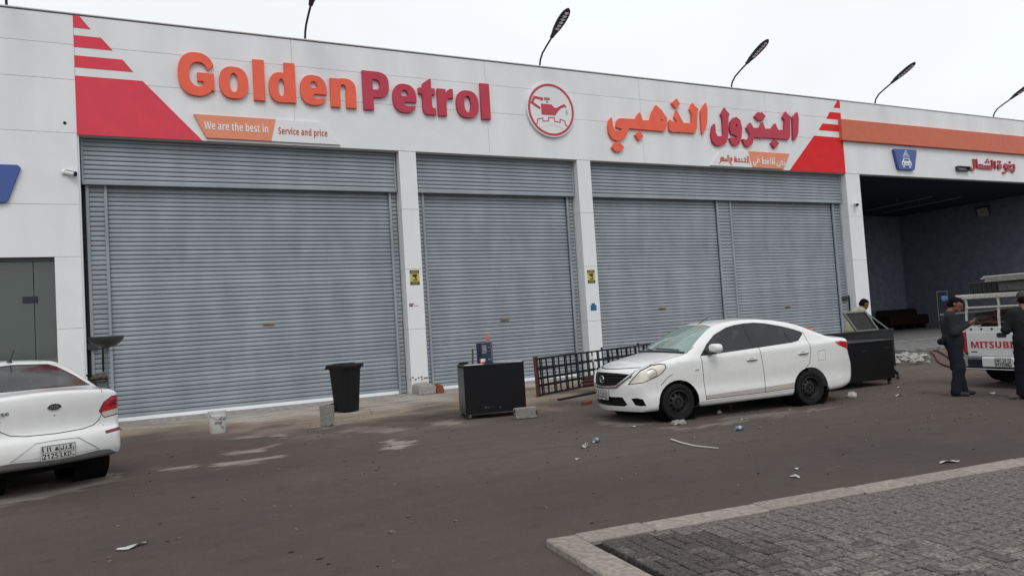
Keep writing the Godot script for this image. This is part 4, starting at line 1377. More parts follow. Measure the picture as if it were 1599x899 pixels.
# a curtain of slats between two guides, with slatted cheeks and a slatted hood
func shutter(label: String, curtains: Array, cheeks: Array, hood: Array, guides: Array, grips: Array) -> void:
	var t := thing("roller_shutter", label, "roller shutter", Vector3.ZERO, 0.0, "grey roller shutters of the garage bays")
	var sm := shutter_mats()
	var z := -0.45
	var top := 5.82
	var bottom := 0.09
	var n := int((top - bottom) / SLAT) + 1
	for c in curtains:
		var w: float = c[1] - c[0]
		rows_of("slat", slat_mesh(w), sm, t, (c[0] + c[1]) / 2, bottom, z, n, SLAT, int(c[0] * 10))
		var bb := MB.new()
		bb.box(Vector3((c[0] + c[1]) / 2, 0.052, z + 0.022), Vector3(w, 0.085, 0.05), 0.008)
		part("bottom_rail", bb, mat("bottom rail white", lin(0.88, 0.88, 0.90), 0.4), t)
		var seal := MB.new()
		seal.box(Vector3((c[0] + c[1]) / 2, 0.004, z + 0.004), Vector3(w, 0.022, 0.04), 0.0)
		part("rubber_seal", seal, mat("tyre rubber", lin(0.016, 0.016, 0.017), 0.85), t)
	for c in cheeks:
		var w: float = c[1] - c[0] - 0.07
		rows_of("cheek_slat", slat_mesh(w, 0.118), sm, t, (c[0] + c[1]) / 2, 0.03, z + 0.055, 49, 0.118, int(c[1] * 7))
	for g in guides:
		var gb := MB.new()
		gb.box(Vector3(g, 2.92, z + 0.075), Vector3(0.07, 5.82, 0.07), 0.008)
		part("guide_rail", gb, sm[2], t)
	var hw: float = hood[1] - hood[0]
	rows_of("hood_slat", slat_mesh(hw, 0.113), sm, t, (hood[0] + hood[1]) / 2, 5.765, -0.26, 10, 0.113, 5)
	var hb := MB.new()
	hb.box(Vector3((hood[0] + hood[1]) / 2, 5.752, -0.28), Vector3(hw, 0.04, 0.1), 0.006)
	hb.box(Vector3(hood[0] + 0.02, 6.31, -0.262), Vector3(0.05, 1.1, 0.07), 0.006)
	hb.box(Vector3(hood[1] - 0.02, 6.31, -0.262), Vector3(0.05, 1.1, 0.07), 0.006)
	part("hood_frame", hb, sm[1], t)
	var bk := MB.new()
	bk.box(Vector3((hood[0] + hood[1]) / 2, 6.33, -0.42), Vector3(hw, 1.06, 0.2), 0.0)
	bk.box(Vector3((hood[0] + hood[1]) / 2, 2.9, -0.53), Vector3(hw, 5.9, 0.05), 0.0)
	part("shutter_back", bk, mat("shadow steel", lin(0.05, 0.052, 0.056), 0.7, 0.2), t)
	for g in grips:
		var gm := MB.new()
		gm.box(Vector3(g[0], g[1], z + 0.03), Vector3(0.30, 0.05, 0.035), 0.012)
		gm.box(Vector3(g[0] - 0.04, g[1] + 0.015, z + 0.05), Vector3(0.12, 0.035, 0.03), 0.01)
		part("latch", gm, mat("latch amber", lin(0.40, 0.21, 0.05), 0.5, 0.0, 0.3, 9.0), t)

func panel(b: Node, x0: float, y0: float, x1: float, y1: float, z: float, m: Material, th := 0.04, g := 0.006, called := "cladding_panel") -> void:
	var mb := MB.new()
	mb.box(Vector3((x0 + x1) / 2, (y0 + y1) / 2, z - th / 2), Vector3(x1 - x0 - g, y1 - y0 - g, th), 0.003)
	part(called, mb, m, b)

func building() -> void:
	var b := thing("garage_building", "long white panel-clad garage with a red-striped fascia and grey shutter bays", "building")
	var white := mat("facade white", lin(0.78, 0.79, 0.80), 0.42)
	white.albedo_texture = noise_tex(0.006, 5, 31, 0.955, 1.0, 512)
	white.uv1_triplanar = true
	white.uv1_world_triplanar = true
	white.uv1_scale = Vector3(0.35, 0.07, 0.35)
	var white2 := mat("facade white second", lin(0.755, 0.77, 0.78), 0.46, 0.0, 0.03, 0.2)
	var joint := mat("joint grey", lin(0.42, 0.42, 0.41), 0.8)
	var ws := [white, white2, white]
	var rng := RandomNumberGenerator.new()
	rng.seed = 4
	# fascia above the shutters
	var xs := [-0.755, 4.33, 10.06, 15.79, 21.52, 25.53]
	var ys := [6.87, 8.18, 9.03, 9.75]
	for i in 5:
		for j in 3:
			panel(b, xs[i], ys[j], xs[i + 1], ys[j + 1], 0.0, ws[(i + j) % 3])
	# left shop wall
	var lx := [-11.0, -7.6, -4.2, -0.755]
	var ly := [3.97, 5.2, 6.9, 8.18, 9.03, 9.75]
	for i in 3:
		for j in 5:
			panel(b, lx[i], ly[j], lx[i + 1], ly[j + 1], 0.0, ws[(i + j + 1) % 3])
	for q in [[0.0, 2.3], [2.3, 3.97]]:
		panel(b, -1.3, q[0], -0.755, q[1], 0.0, white2)
		panel(b, -11.0, q[0], -9.0, q[1], 0.0, white)
	# wash bay wall
	var rx := [25.53, 29.6, 33.7, 37.8, 41.9]
	for i in 4:
		panel(b, rx[i], 6.87, rx[i + 1], 8.16, 0.0, ws[i % 3])
		panel(b, rx[i], 8.98, rx[i + 1], 9.78, 0.0, ws[(i + 1) % 3])
	var bk := MB.new()
	bk.box(Vector3(15.45, 8.31, -0.13), Vector3(52.9, 2.92, 0.16), 0.0)
	bk.box(Vector3(-5.9, 5.42, -0.13), Vector3(10.2, 2.9, 0.16), 0.0)
	bk.box(Vector3(-1.03, 1.99, -0.13), Vector3(0.54, 3.98, 0.16), 0.0)
	bk.box(Vector3(-10.0, 1.99, -0.13), Vector3(2.0, 3.98, 0.16), 0.0)
	part("backing_wall", bk, joint, b)
	var cap := MB.new()
	cap.box(Vector3(15.45, 9.79, -0.12), Vector3(52.94, 0.035, 0.30), 0.008)
	part("parapet_cap", cap, mat("cap grey metal", lin(0.66, 0.67, 0.67), 0.5, 0.0), b)
	var rf := MB.new()
	rf.box(Vector3(15.45, 9.2, -5.7), Vector3(52.8, 0.25, 10.9), 0.0)
	part("roof", rf, mat("roof grey", lin(0.2, 0.2, 0.2), 0.9), b)
	# pillars, each of three cladding pieces with a return on either side
	for p in [[7.19, 7.70, 1.8], [13.13, 13.63, 5.15], [25.515, 26.315, 5.17]]:
		var cx: float = (p[0] + p[1]) / 2
		var cuts := [0.0, 1.72, 3.45, 5.17, 6.865] if p[2] > 2.0 else [0.0, 1.8, 3.5, 5.2, 6.865]
		for k in 4:
			var mb := MB.new()
			mb.box(Vector3(cx, (cuts[k] + cuts[k + 1]) / 2, -0.26), Vector3(p[1] - p[0], cuts[k + 1] - cuts[k] - 0.007, 0.52), 0.006)
			part("pillar_cladding", mb, ws[k % 2], b)
		var core := MB.new()
		core.box(Vector3(cx, 3.43, -0.27), Vector3(p[1] - p[0] - 0.02, 6.86, 0.5), 0.0)
		part("pillar_core", core, joint, b)
	var jm := MB.new()   # left reveal of the first bay
	jm.box(Vector3(-0.752, 3.43, -0.28), Vector3(0.06, 6.86, 0.48), 0.004)
	part("reveal", jm, white, b)
	# red stripes, set on the panels
	var red := mat("stripe red", lin(0.74, 0.072, 0.105), 0.55, 0.0, 0.05, 0.3)
	red.metallic_specular = 0.25
	var red2 := mat("stripe scarlet", lin(0.74, 0.034, 0.037), 0.55, 0.0, 0.05, 0.3)
	red2.metallic_specular = 0.2
	for q in [V([-0.76, 9.74, -0.62, 9.74, -0.40, 9.45, -0.76, 9.45]), V([-0.76, 9.265, -0.18, 9.265, 0.06, 8.98, -0.76, 8.98]), V([-0.76, 8.775, 0.27, 8.775, 0.49, 8.49, -0.76, 8.49]), V([-0.76, 8.285, 0.69, 8.285, 2.01, 6.872, -0.76, 6.872])]:
		var mb := MB.new()
		mb.prism(q, -0.01, 0.008)
		part("red_stripe", mb, red, b)
	for q in [V([25.40, 9.74, 25.53, 9.74, 25.53, 9.46, 25.16, 9.46]), V([24.92, 9.27, 25.53, 9.27, 25.53, 8.99, 24.70, 8.99]), V([24.47, 8.785, 25.53, 8.785, 25.53, 8.51, 24.22, 8.51]), V([23.95, 8.275, 25.53, 8.275, 25.53, 6.872, 22.49, 6.872])]:
		var mb := MB.new()
		mb.prism(q, -0.01, 0.008)
		part("red_stripe", mb, red2, b)
	# orange band along the wash bay, a box standing proud
	var ob := MB.new()
	ob.box(Vector3(33.7, 8.57, 0.065), Vector3(16.7, 0.84, 0.17), 0.008)
	part("orange_band", ob, mat("band orange", lin(0.61, 0.137, 0.066), 0.5, 0.0, 0.05, 0.3), b)
	# glass shopfront
	var fr := mat("frame dark grey", lin(0.06, 0.062, 0.065), 0.4, 0.4)
	var win := MB.new()
	win.box(Vector3(-5.15, 3.93, -0.16), Vector3(7.7, 0.09, 0.10), 0.006)
	win.box(Vector3(-5.15, 0.05, -0.16), Vector3(7.7, 0.1, 0.10), 0.006)
	var w := part("shop_window", win, fr, b)
	for q in [[-1.31, -1.73], [-1.745, -3.3], [-3.315, -5.2], [-5.215, -7.1], [-7.115, -8.98]]:
		var pn := MB.new()
		pn.box(Vector3((q[0] + q[1]) / 2, 1.99, -0.16), Vector3(q[0] - q[1], 3.79, 0.012), 0.0)
		part("pane", pn, glass("shop glass", Color(0.30, 0.34, 0.32), 0.62, 0.03), w)
	var dh := MB.new()
	dh.box(Vector3(-1.81, 3.01, -0.145), Vector3(0.30, 0.15, 0.03), 0.006)
	part("door_plate", dh, mat("plate dark", lin(0.02, 0.022, 0.028), 0.4, 0.3), w)
	# shop room
	var rm := MB.new()
	rm.box(Vector3(-5.9, 2.0, -4.0), Vector3(10.0, 4.0, 0.1), 0.0)
	rm.box(Vector3(-5.9, 4.03, -2.1), Vector3(10.0, 0.08, 3.7), 0.0)
	rm.box(Vector3(-0.85, 2.0, -2.1), Vector3(0.1, 4.0, 3.6), 0.0)
	rm.box(Vector3(-5.9, -0.04, -2.1), Vector3(10.0, 0.07, 3.7), 0.0)
	rm.box(Vector3(-3.0, 0.55, -2.4), Vector3(2.6, 1.1, 0.6), 0.02)
	rm.box(Vector3(-1.5, 1.3, -3.6), Vector3(1.1, 2.6, 0.4), 0.02)
	rm.lathe(V([0.0, 3.1, 0.13, 3.1, 0.13, 3.75, 0.02, 3.78, 0.02, 4.0]), 16, Transform3D(Basis(), Vector3(-2.1, 0, -1.5)))
	part("shop_room", rm, mat("room beige", lin(0.42, 0.43, 0.40), 0.8), b)
	# the wash bay inside
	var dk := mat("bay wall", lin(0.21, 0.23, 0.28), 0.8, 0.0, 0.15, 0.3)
	var bw := MB.new()
	bw.box(Vector3(34.0, 3.5, -10.0), Vector3(17.4, 7.0, 0.2), 0.0)
	part("bay_back_wall", bw, dk, b)
	bw = MB.new()
	bw.box(Vector3(42.3, 3.5, -5.0), Vector3(0.2, 7.0, 9.8), 0.0)
	part("bay_side_wall", bw, dk, b)
	bw = MB.new()
	bw.box(Vector3(26.0, 3.5, -5.15), Vector3(0.2, 7.0, 9.5), 0.0)
	part("bay_party_wall", bw, dk, b)
	bw = MB.new()
	bw.box(Vector3(42.3, 3.43, -0.26), Vector3(0.8, 6.86, 0.52), 0.006)
	part("pillar_cladding", bw, white, b)
	bw = MB.new()
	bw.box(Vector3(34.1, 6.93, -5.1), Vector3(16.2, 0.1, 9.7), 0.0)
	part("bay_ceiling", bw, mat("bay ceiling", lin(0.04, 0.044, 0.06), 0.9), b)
	var gd := MB.new()
	for x in [29.0, 31.5, 34.0, 36.5, 39.0]:
		gd.box(Vector3(x, 6.80, -5.1), Vector3(0.12, 0.18, 9.6), 0.01)
	gd = MB.new()
	for q in [[37.08, -7.1, 36.58, -2.5], [35.08, -6.62, 34.5, -2.56]]:
		gd = MB.new()
		gd.tube(PackedVector3Array([Vector3(q[0], 6.6, q[1]), Vector3(q[2], 6.6, q[3])]), 0.03, 6)
		gd.tube(PackedVector3Array([Vector3((q[0] + q[2]) / 2, 6.6, (q[1] + q[3]) / 2), Vector3((q[0] + q[2]) / 2, 6.88, (q[1] + q[3]) / 2)]), 0.012, 5)
		part("ceiling_pipe", gd, mat("pipe grey", lin(0.22, 0.22, 0.22), 0.5), b)
	var fl := MB.new()
	fl.box(Vector3(42.17, 6.33, -4.8), Vector3(0.08, 0.62, 0.75), 0.02, Basis(EZ, 0.3))
	var flo := part("floodlight", fl, mat("lamp case black", lin(0.012, 0.012, 0.014), 0.5), b)
	fl = MB.new()
	fl.box(Vector3(42.13, 6.32, -4.8), Vector3(0.03, 0.46, 0.6), 0.005, Basis(EZ, 0.3))
	part("lens", fl, mat("lens grey", lin(0.35, 0.33, 0.27), 0.3), flo)
	# end wall and rear of the block
	var ew := MB.new()
	ew.box(Vector3(-11.0, 4.8, -5.3), Vector3(0.2, 9.6, 10.3), 0.0)
	ew.box(Vector3(15.45, 4.8, -10.9), Vector3(52.8, 9.6, 0.2), 0.0)
	part("outer_wall", ew, white2, b)
	# shutters
	shutter("widest grey roller shutter, left of the first white pillar, behind the wheelie bin", [[-0.21, 6.97]], [[-0.62, -0.19], [6.96, 7.19]], [-0.70, 7.15], [-0.60, -0.21, 6.975], [[3.485, 2.17]])
	shutter("narrower grey roller shutter between the two slim white pillars", [[8.0, 12.85]], [[7.72, 7.99], [12.87, 13.13]], [7.71, 13.10], [7.97, 12.885], [[10.42, 1.92]])
	shutter("double grey roller shutter with a middle guide, behind the white saloon's roof", [[13.72, 19.11], [19.79, 25.04]], [[19.12, 19.78], [25.05, 25.50]], [13.65, 25.47], [13.70, 19.14, 19.76, 25.07, 25.48], [[16.43, 2.0], [22.3, 1.79]])

# ---------------------------------------------------------------- signs on the building
# letters drawn in a unit box and stretched to size; holes are cut by splitting the outline
func holed(mb: MB, outer: PackedVector2Array, hole: PackedVector2Array, z0: float, z1: float, bev := 0.0) -> void:
	var lo := Vector2(1e9, 1e9)
	var hi := -lo
	var c := Vector2()
	for p in outer:
		lo = lo.min(p)
		hi = hi.max(p)
	for p in hole:
		c += p
	c /= hole.size()
	for half in [rect(lo.x - 1, lo.y - 1, c.x, hi.y + 1), rect(c.x, lo.y - 1, hi.x + 1, hi.y + 1)]:
		for a in Geometry2D.intersect_polygons(outer, half):
			for r in Geometry2D.clip_polygons(a, hole):
				mb.prism(r, z0, z1, Transform3D(), bev)

func super_oval(cx: float, cy: float, rx: float, ry: float, e: float, n := 40) -> PackedVector2Array:
	var p := PackedVector2Array()
	for i in n:
		var a := TAU * i / n
		p.append(Vector2(cx + signf(cos(a)) * pow(absf(cos(a)), e) * rx, cy + signf(sin(a)) * pow(absf(sin(a)), e) * ry))
	return p

func union(a: PackedVector2Array, b: PackedVector2Array) -> PackedVector2Array:
	return Geometry2D.merge_polygons(a, b)[0]
func minus(a: PackedVector2Array, b: PackedVector2Array) -> PackedVector2Array:
	var r := Geometry2D.clip_polygons(a, b)
	return r[0] if r.size() else a

func big_letter(ch: String, x0: float, x1: float, y0: float, y1: float) -> MB:
	var mb := MB.new()
	var w := x1 - x0
	var h := y1 - y0
	var st := 0.285   # stem width in metres
	var z0 := 0.005
	var z1 := 0.095
	var o := func(cx: float, cy: float, rx: float, ry: float) -> PackedVector2Array: return super_oval(x0 + cx, y0 + cy, rx, ry, 0.82)
	match ch:
		"o":
			holed(mb, o.call(w / 2, h / 2, w / 2, h / 2), super_oval(x0 + w / 2, y0 + h / 2, w / 2 - 0.25, h / 2 - 0.165, 0.95), z0, z1, 0.006)
		"l":
			mb.prism(rect(x0, y0, x1, y1), z0, z1, Transform3D(), 0.006)
		"d":
			var body: PackedVector2Array = o.call(w * 0.46, 0.405, w * 0.46, 0.405)
			var all := union(body, rect(x1 - st, y0 + 0.012, x1, y1))
			holed(mb, all, super_oval(x0 + w * 0.46, y0 + 0.405, w * 0.46 - 0.235, 0.235, 0.95), z0, z1, 0.006)
		"e":
			var body: PackedVector2Array = o.call(w / 2, h / 2, w / 2, h / 2)
			body = minus(body, V([x0 + w * 0.50, y0 + h * 0.375, x1 + 0.1, y0 + h * 0.375, x1 + 0.1, y0 + h * 0.245, x0 + w * 0.80, y0 + h * 0.245, x0 + w * 0.62, y0 + h * 0.215, x0 + w * 0.46, y0 + h * 0.26]))
			holed(mb, body, V([x0 + w * 0.355, y0 + h * 0.575, x0 + w * 0.65, y0 + h * 0.575, x0 + w * 0.65, y0 + h * 0.68, x0 + w * 0.58, y0 + h * 0.775, x0 + w * 0.5, y0 + h * 0.80, x0 + w * 0.42, y0 + h * 0.775, x0 + w * 0.355, y0 + h * 0.68]), z0, z1, 0.006)
		"n":
			var all := union(rect(x0, y0, x0 + st, y1 - 0.02), rect(x1 - st, y0, x1, y0 + h * 0.62))
			var arch: PackedVector2Array = o.call(w * 0.56, h * 0.62, w * 0.44, h * 0.38)
			arch = minus(arch, rect(x0 - 1, y0 - 1, x1 + 1, y0 + h * 0.45))
			arch = union(arch, rect(x1 - st, y0, x1, y0 + h * 0.64))
			var hole := union(super_oval(x0 + w * 0.5, y0 + h * 0.60, w * 0.5 - st + 0.015, 0.15, 0.9), rect(x0 + st - 0.02, y0 - 1, x1 - st, y0 + h * 0.60))
			arch = minus(arch, hole)
			mb.prism(arch, z0, z1, Transform3D(), 0.006)
			mb.prism(rect(x0, y0, x0 + st - 0.02, y1 - 0.02), z0, z1 - 0.001, Transform3D(), 0.006)
		"r":
			var arm: PackedVector2Array = V([x0 + st - 0.02, y0 + h * 0.44, x0 + st + 0.02, y0 + h * 0.60, x0 + w * 0.72, y0 + h * 0.66, x1, y0 + h * 0.64, x1 - 0.005, y1, x0 + w * 0.82, y1, x0 + w * 0.66, y0 + h * 0.94, x0 + st - 0.02, y0 + h * 0.76])
			mb.prism(arm, z0, z1, Transform3D(), 0.006)
			mb.prism(rect(x0, y0, x0 + st - 0.015, y1 - 0.02), z0, z1 - 0.001, Transform3D(), 0.006)
		"t":
			mb.prism(V([x0 + w * 0.22, y0 + 0.2, x0 + w * 0.26, y0 + 0.09, x0 + w * 0.36, y0 + 0.02, x0 + w * 0.55, y0, x1, y0 + 0.01, x1, y0 + 0.20, x0 + w * 0.84, y0 + 0.205, x0 + w * 0.78, y0 + 0.26, x0 + w * 0.78, y0 + 0.595, x1, y0 + 0.60, x1, y0 + 0.785, x0 + w * 0.78, y0 + 0.785, x0 + w * 0.78, y1, x0 + w * 0.62, y1 - 0.035, x0 + w * 0.28, y1 - 0.16, x0 + w * 0.25, y0 + 0.785, x0, y0 + 0.77, x0, y0 + 0.61, x0 + w * 0.22, y0 + 0.595]), z0, z1, Transform3D(), 0.006)
		"P":
			var all := union(rect(x0, y0, x0 + st + 0.01, y1), minus(super_oval(x0 + w * 0.46, y0 + h * 0.665, w * 0.54, h * 0.335, 0.7), rect(x0 - 1, y0 - 1, x0 + 0.05, y1 + 1)))
			holed(mb, all, V([x0 + st, y0 + h * 0.53, x0 + w * 0.55, y0 + h * 0.53, x0 + w * 0.64, y0 + h * 0.59, x0 + w * 0.66, y0 + h * 0.66, x0 + w * 0.64, y0 + h * 0.74, x0 + w * 0.55, y0 + h * 0.79, x0 + st, y0 + h * 0.79]), z0, z1, 0.006)
		"G":
			# one outline: outer curve round from the upper lip, the bar, the inner curve back
			var pts := PackedVector2Array()
			var ou := super_oval(x0 + w * 0.52, y0 + h / 2, w * 0.52, h / 2, 0.86, 72)
			var inn := super_oval(x0 + w * 0.575, y0 + h * 0.5, w * 0.275, h * 0.285, 0.95, 72)
			for i in range(5, 65):
				pts.append(ou[i])
			pts.append_array(V([x1, y0 + h * 0.12, x1, y0 + h * 0.54, x0 + w * 0.53, y0 + h * 0.54, x0 + w * 0.53, y0 + h * 0.345, x0 + w * 0.70, y0 + h * 0.345, x0 + w * 0.70, y0 + h * 0.24]))
			for i in range(57, 3, -1):
				pts.append(inn[i])
			mb.prism(pts, z0, z1, Transform3D(), 0.004)
	return mb

func signs() -> void:
	var orange := mat("letter orange", lin(0.88, 0.150, 0.090), 0.45, 0.0, 0.05, 0.5)
	orange.metallic_specular = 0.3
	var crimson := mat("letter crimson", lin(0.53, 0.060, 0.10), 0.45, 0.0, 0.05, 0.5)
	crimson.metallic_specular = 0.3
	var t := thing("wall_lettering", "large raised Latin letters, first word orange and second crimson, on the white fascia", "sign")
	for q in [["G", 1.49, 2.34, 7.995, 9.11], ["o", 2.46, 3.17, 7.995, 8.83], ["l", 3.30, 3.585, 7.995, 9.08], ["d", 3.69, 4.38, 7.985, 9.07], ["e", 4.50, 5.21, 7.98, 8.80], ["n", 5.31, 6.02, 7.975, 8.79], ["P", 6.22, 6.98, 7.97, 9.07], ["e", 7.08, 7.79, 7.96, 8.79], ["t", 7.86, 8.37, 7.95, 9.02], ["r", 8.44, 8.94, 7.95, 8.77], ["o", 9.03, 9.75, 7.945, 8.77], ["l", 9.83, 10.13, 7.945, 9.03]]:
		part("letter", big_letter(q[0], q[1], q[2], q[3], q[4]), orange if q[1] < 6.1 else crimson, t)
	var orange_script := {
		"alef": [18.597, 9.118, 18.639, 8.881, 18.577, 8.38, 18.457, 8.133, 18.348, 7.99, 18.306, 8.005, 18.309, 8.396, 18.322, 8.789, 18.526, 9.061],
		"lam_dhal": [18.009, 9.072, 18.063, 8.964, 18.234, 8.868, 18.171, 8.744, 18.099, 8.179, 17.987, 7.996, 17.421, 8.002, 17.367, 7.969, 17.32, 8.003, 17.002, 7.977, 16.876, 8.036, 16.876, 8.302, 16.938, 8.399, 17.036, 8.345, 17.244, 8.343, 17.134, 8.502, 17.261, 8.756, 17.387, 8.537, 17.514, 8.327, 17.875, 8.334, 17.92, 8.675, 17.836, 8.821, 17.94, 9.016],
		"dhal_dot": [17.299, 9.161, 17.428, 8.976, 17.237, 8.811, 17.066, 8.982],
		"ha_ba_ya": [14.502, 8.304, 14.545, 8.275, 14.556, 8.053, 14.618, 7.881, 14.768, 7.859, 14.929, 7.948, 14.685, 7.997, 14.742, 8.225, 14.825, 8.304, 15.485, 8.323, 15.588, 8.47, 15.683, 8.565, 15.749, 8.423, 15.778, 8.301, 16.098, 8.322, 16.18, 8.568, 16.388, 8.863, 16.617, 8.698, 16.818, 8.431, 16.746, 8.094, 16.654, 7.983, 15.949, 7.985, 15.183, 7.99, 15.087, 7.765, 14.939, 7.612, 14.703, 7.536, 14.5, 7.604, 14.383, 7.788, 14.364, 8.009, 14.418, 8.203],
		"ba_dot": [15.627, 7.927, 15.762, 7.756, 15.578, 7.593, 15.426, 7.785],
		"ya_dots": [14.605, 7.498, 14.689, 7.468, 14.777, 7.508, 14.954, 7.341, 14.767, 7.172, 14.697, 7.201, 14.618, 7.165, 14.457, 7.316],
	}
	var crimson_script := {
		"lam": [19.443, 9.004, 19.51, 8.905, 19.647, 8.793, 19.589, 8.667, 19.484, 7.895, 19.367, 7.716, 19.132, 7.6, 18.913, 7.616, 18.75, 7.751, 18.721, 7.989, 18.801, 8.269, 18.911, 8.396, 18.941, 8.346, 18.936, 8.071, 19.013, 7.955, 19.19, 7.948, 19.286, 8.023, 19.304, 8.647, 19.238, 8.746],
		"waw": [19.966, 8.71, 20.138, 8.599, 20.201, 8.322, 20.145, 8.003, 20.0, 7.715, 19.833, 7.636, 19.658, 7.697, 19.565, 7.9, 19.637, 7.939, 19.77, 7.912, 19.947, 7.991, 19.672, 8.063, 19.611, 8.215, 19.671, 8.498, 19.825, 8.665],
		"lam_ba_ta_ra": [22.455, 9.084, 22.543, 8.981, 22.708, 8.901, 22.643, 8.768, 22.563, 8.142, 22.485, 8.021, 21.848, 8.029, 21.199, 8.028, 21.124, 7.995, 20.75, 8.02, 20.655, 7.785, 20.453, 7.633, 20.293, 7.66, 20.166, 7.899, 20.205, 7.918, 20.341, 7.891, 20.484, 7.934, 20.571, 8.098, 20.41, 8.335, 20.618, 8.543, 20.762, 8.357, 21.047, 8.375, 21.237, 8.602, 21.33, 8.357, 21.644, 8.377, 21.862, 8.6, 21.982, 8.361, 22.301, 8.363, 22.368, 8.749, 22.266, 8.852],
		"ta_dots": [21.062, 8.965, 21.154, 8.936, 21.23, 8.977, 21.405, 8.828, 21.218, 8.643, 21.125, 8.666, 21.05, 8.632, 20.864, 8.79],
		"ba_dot": [21.797, 8.008, 21.973, 7.837, 21.733, 7.645, 21.571, 7.834],
		"alef": [23.058, 9.109, 23.107, 8.873, 23.018, 8.315, 22.923, 8.144, 22.81, 8.028, 22.721, 8.041, 22.781, 8.887, 22.975, 9.048],
	}
	var wash_script := [
		[36.736, 7.688, 36.762, 7.514, 36.698, 7.369, 36.538, 7.302],
		[36.601, 7.439, 36.241, 7.425, 36.131, 7.449],
		[36.263, 7.434, 36.316, 7.598, 36.508, 7.622, 36.506, 7.524],
		[36.479, 7.774, 36.419, 7.739],
		[35.996, 7.565, 36.076, 7.648, 36.197, 7.613, 36.181, 7.511, 36.016, 7.485, 35.996, 7.565],
		[36.188, 7.552, 36.145, 7.369, 36.016, 7.272, 35.832, 7.249],
		[35.506, 7.525, 35.585, 7.608, 35.735, 7.594, 35.735, 7.474, 35.531, 7.438, 35.506, 7.525],
		[35.545, 7.775, 35.591, 7.729],
		[35.702, 7.766, 35.748, 7.719],
		[35.307, 7.765, 35.29, 7.405],
		[35.092, 7.807, 35.104, 7.47, 35.018, 7.419, 34.309, 7.415],
		[34.901, 7.422, 34.907, 7.541],
		[34.734, 7.423, 34.739, 7.542],
		[34.566, 7.425, 34.572, 7.544],
		[34.771, 7.829, 34.804, 7.791],
		[34.638, 7.72, 34.671, 7.682],
		[34.831, 7.721, 34.864, 7.682],
		[34.309, 7.415, 34.159, 7.433, 34.188, 7.544, 34.353, 7.535, 34.349, 7.424],
		[34.159, 7.433, 33.969, 7.433, 33.96, 7.794],
		[33.759, 7.793, 33.777, 7.418, 33.686, 7.317, 33.533, 7.299, 33.486, 7.399],
	]
	t = thing("wall_lettering", "large raised Arabic letters in orange and crimson, right of the round emblem", "sign")
	for pair in [[orange_script, orange], [crimson_script, crimson]]:
		for k in pair[0]:
			var mb := MB.new()
			var poly := V(pair[0][k])
			if k == "waw":
				holed(mb, poly, circle(Vector2(19.942, 8.393), 0.045, 8), 0.005, 0.095)
			elif k == "ha_ba_ya":
				for p1 in Geometry2D.clip_polygons(poly, rect(16.33, 7.0, 17.5, 9.5)):
					mb.prism(p1, 0.005, 0.095)
				for p2 in Geometry2D.intersect_polygons(poly, rect(16.33, 7.0, 17.5, 9.5)):
					var cut := V([16.34, 8.43, 16.43, 8.38, 16.36, 8.35])
					holed(mb, p2, V([16.55, 8.41, 16.64, 8.36, 16.57, 8.33]), 0.005, 0.095)
			else:
				mb.prism(poly, 0.005, 0.095)
			part("letter", mb, pair[1], t)
	# the two slogan boards
	var pale := mat("board orange", lin(0.78, 0.27, 0.15), 0.45, 0.0, 0.05, 0.5)
	var board := mat("board white", lin(0.74, 0.74, 0.75), 0.4)
	var txt := mat("slogan rust", lin(0.50, 0.10, 0.05), 0.5)
	t = thing("slogan_board", "slanted orange and white board with an English slogan under the Latin letters", "sign")
	var mb := MB.new()
	mb.prism(V([3.83, 7.53, 5.02, 7.53, 5.52, 6.94, 3.69, 6.94]), 0.004, 0.064, Transform3D(), 0.004)
	var o := part("white_panel", mb, board, t)
	part("slogan", fitted("Service and price", 3.88, 7.08, 5.17, 7.33, 0.064, 0.008), txt, o)
	mb = MB.new()
	mb.prism(V([1.82, 7.53, 3.83, 7.53, 3.69, 6.94, 2.11, 6.94]), 0.004, 0.066, Transform3D(), 0.004)
	o = part("orange_panel", mb, pale, t)
	part("slogan", fitted("We are the best in", 2.06, 7.15, 3.62, 7.37, 0.066, 0.008), board, o)
	t = thing("slogan_board", "slanted white and orange board with an Arabic slogan under the Arabic letters", "sign")
	mb = MB.new()
	mb.prism(V([19.16, 7.49, 20.42, 7.49, 20.57, 6.90, 18.62, 6.90]), 0.004, 0.064, Transform3D(), 0.004)
	o = part("white_panel", mb, board, t)
	var sl := MB.new()
	# al-khidma was-si'r, written as strokes from right to left
	for p in [[20.42, 7.02, 20.42, 7.3], [20.36, 7.3, 20.36, 7.08, 20.2, 7.08], [20.2, 7.08, 20.3, 7.18, 20.18, 7.2], [20.2, 7.08, 20.05, 7.08], [20.08, 7.2, 20.1, 7.08], [19.99, 7.08, 19.99, 7.18, 19.9, 7.18, 19.9, 7.08], [20.05, 7.08, 19.8, 7.08], [19.83, 7.08, 19.83, 7.19, 19.73, 7.19, 19.73, 7.08, 19.83, 7.08], [19.81, 7.25, 19.75, 7.25], [20.27, 7.25, 20.24, 7.25],
		[19.62, 7.12, 19.62, 7.2, 19.55, 7.2, 19.55, 7.06, 19.62, 7.12], [19.55, 7.08, 19.53, 6.98, 19.62, 6.96], [19.48, 7.02, 19.48, 7.3], [19.42, 7.3, 19.42, 7.08, 19.1, 7.08], [19.36, 7.08, 19.36, 7.17], [19.30, 7.08, 19.30, 7.17], [19.24, 7.08, 19.24, 7.18], [19.18, 7.08, 19.22, 7.2, 19.12, 7.2, 19.16, 7.08], [19.08, 7.17, 19.08, 7.04, 19.0, 6.98]]:
		sl.prism(stroke(V(p), 0.036), 0.062, 0.072)
	part("slogan", sl, txt, o)
	mb = MB.new()
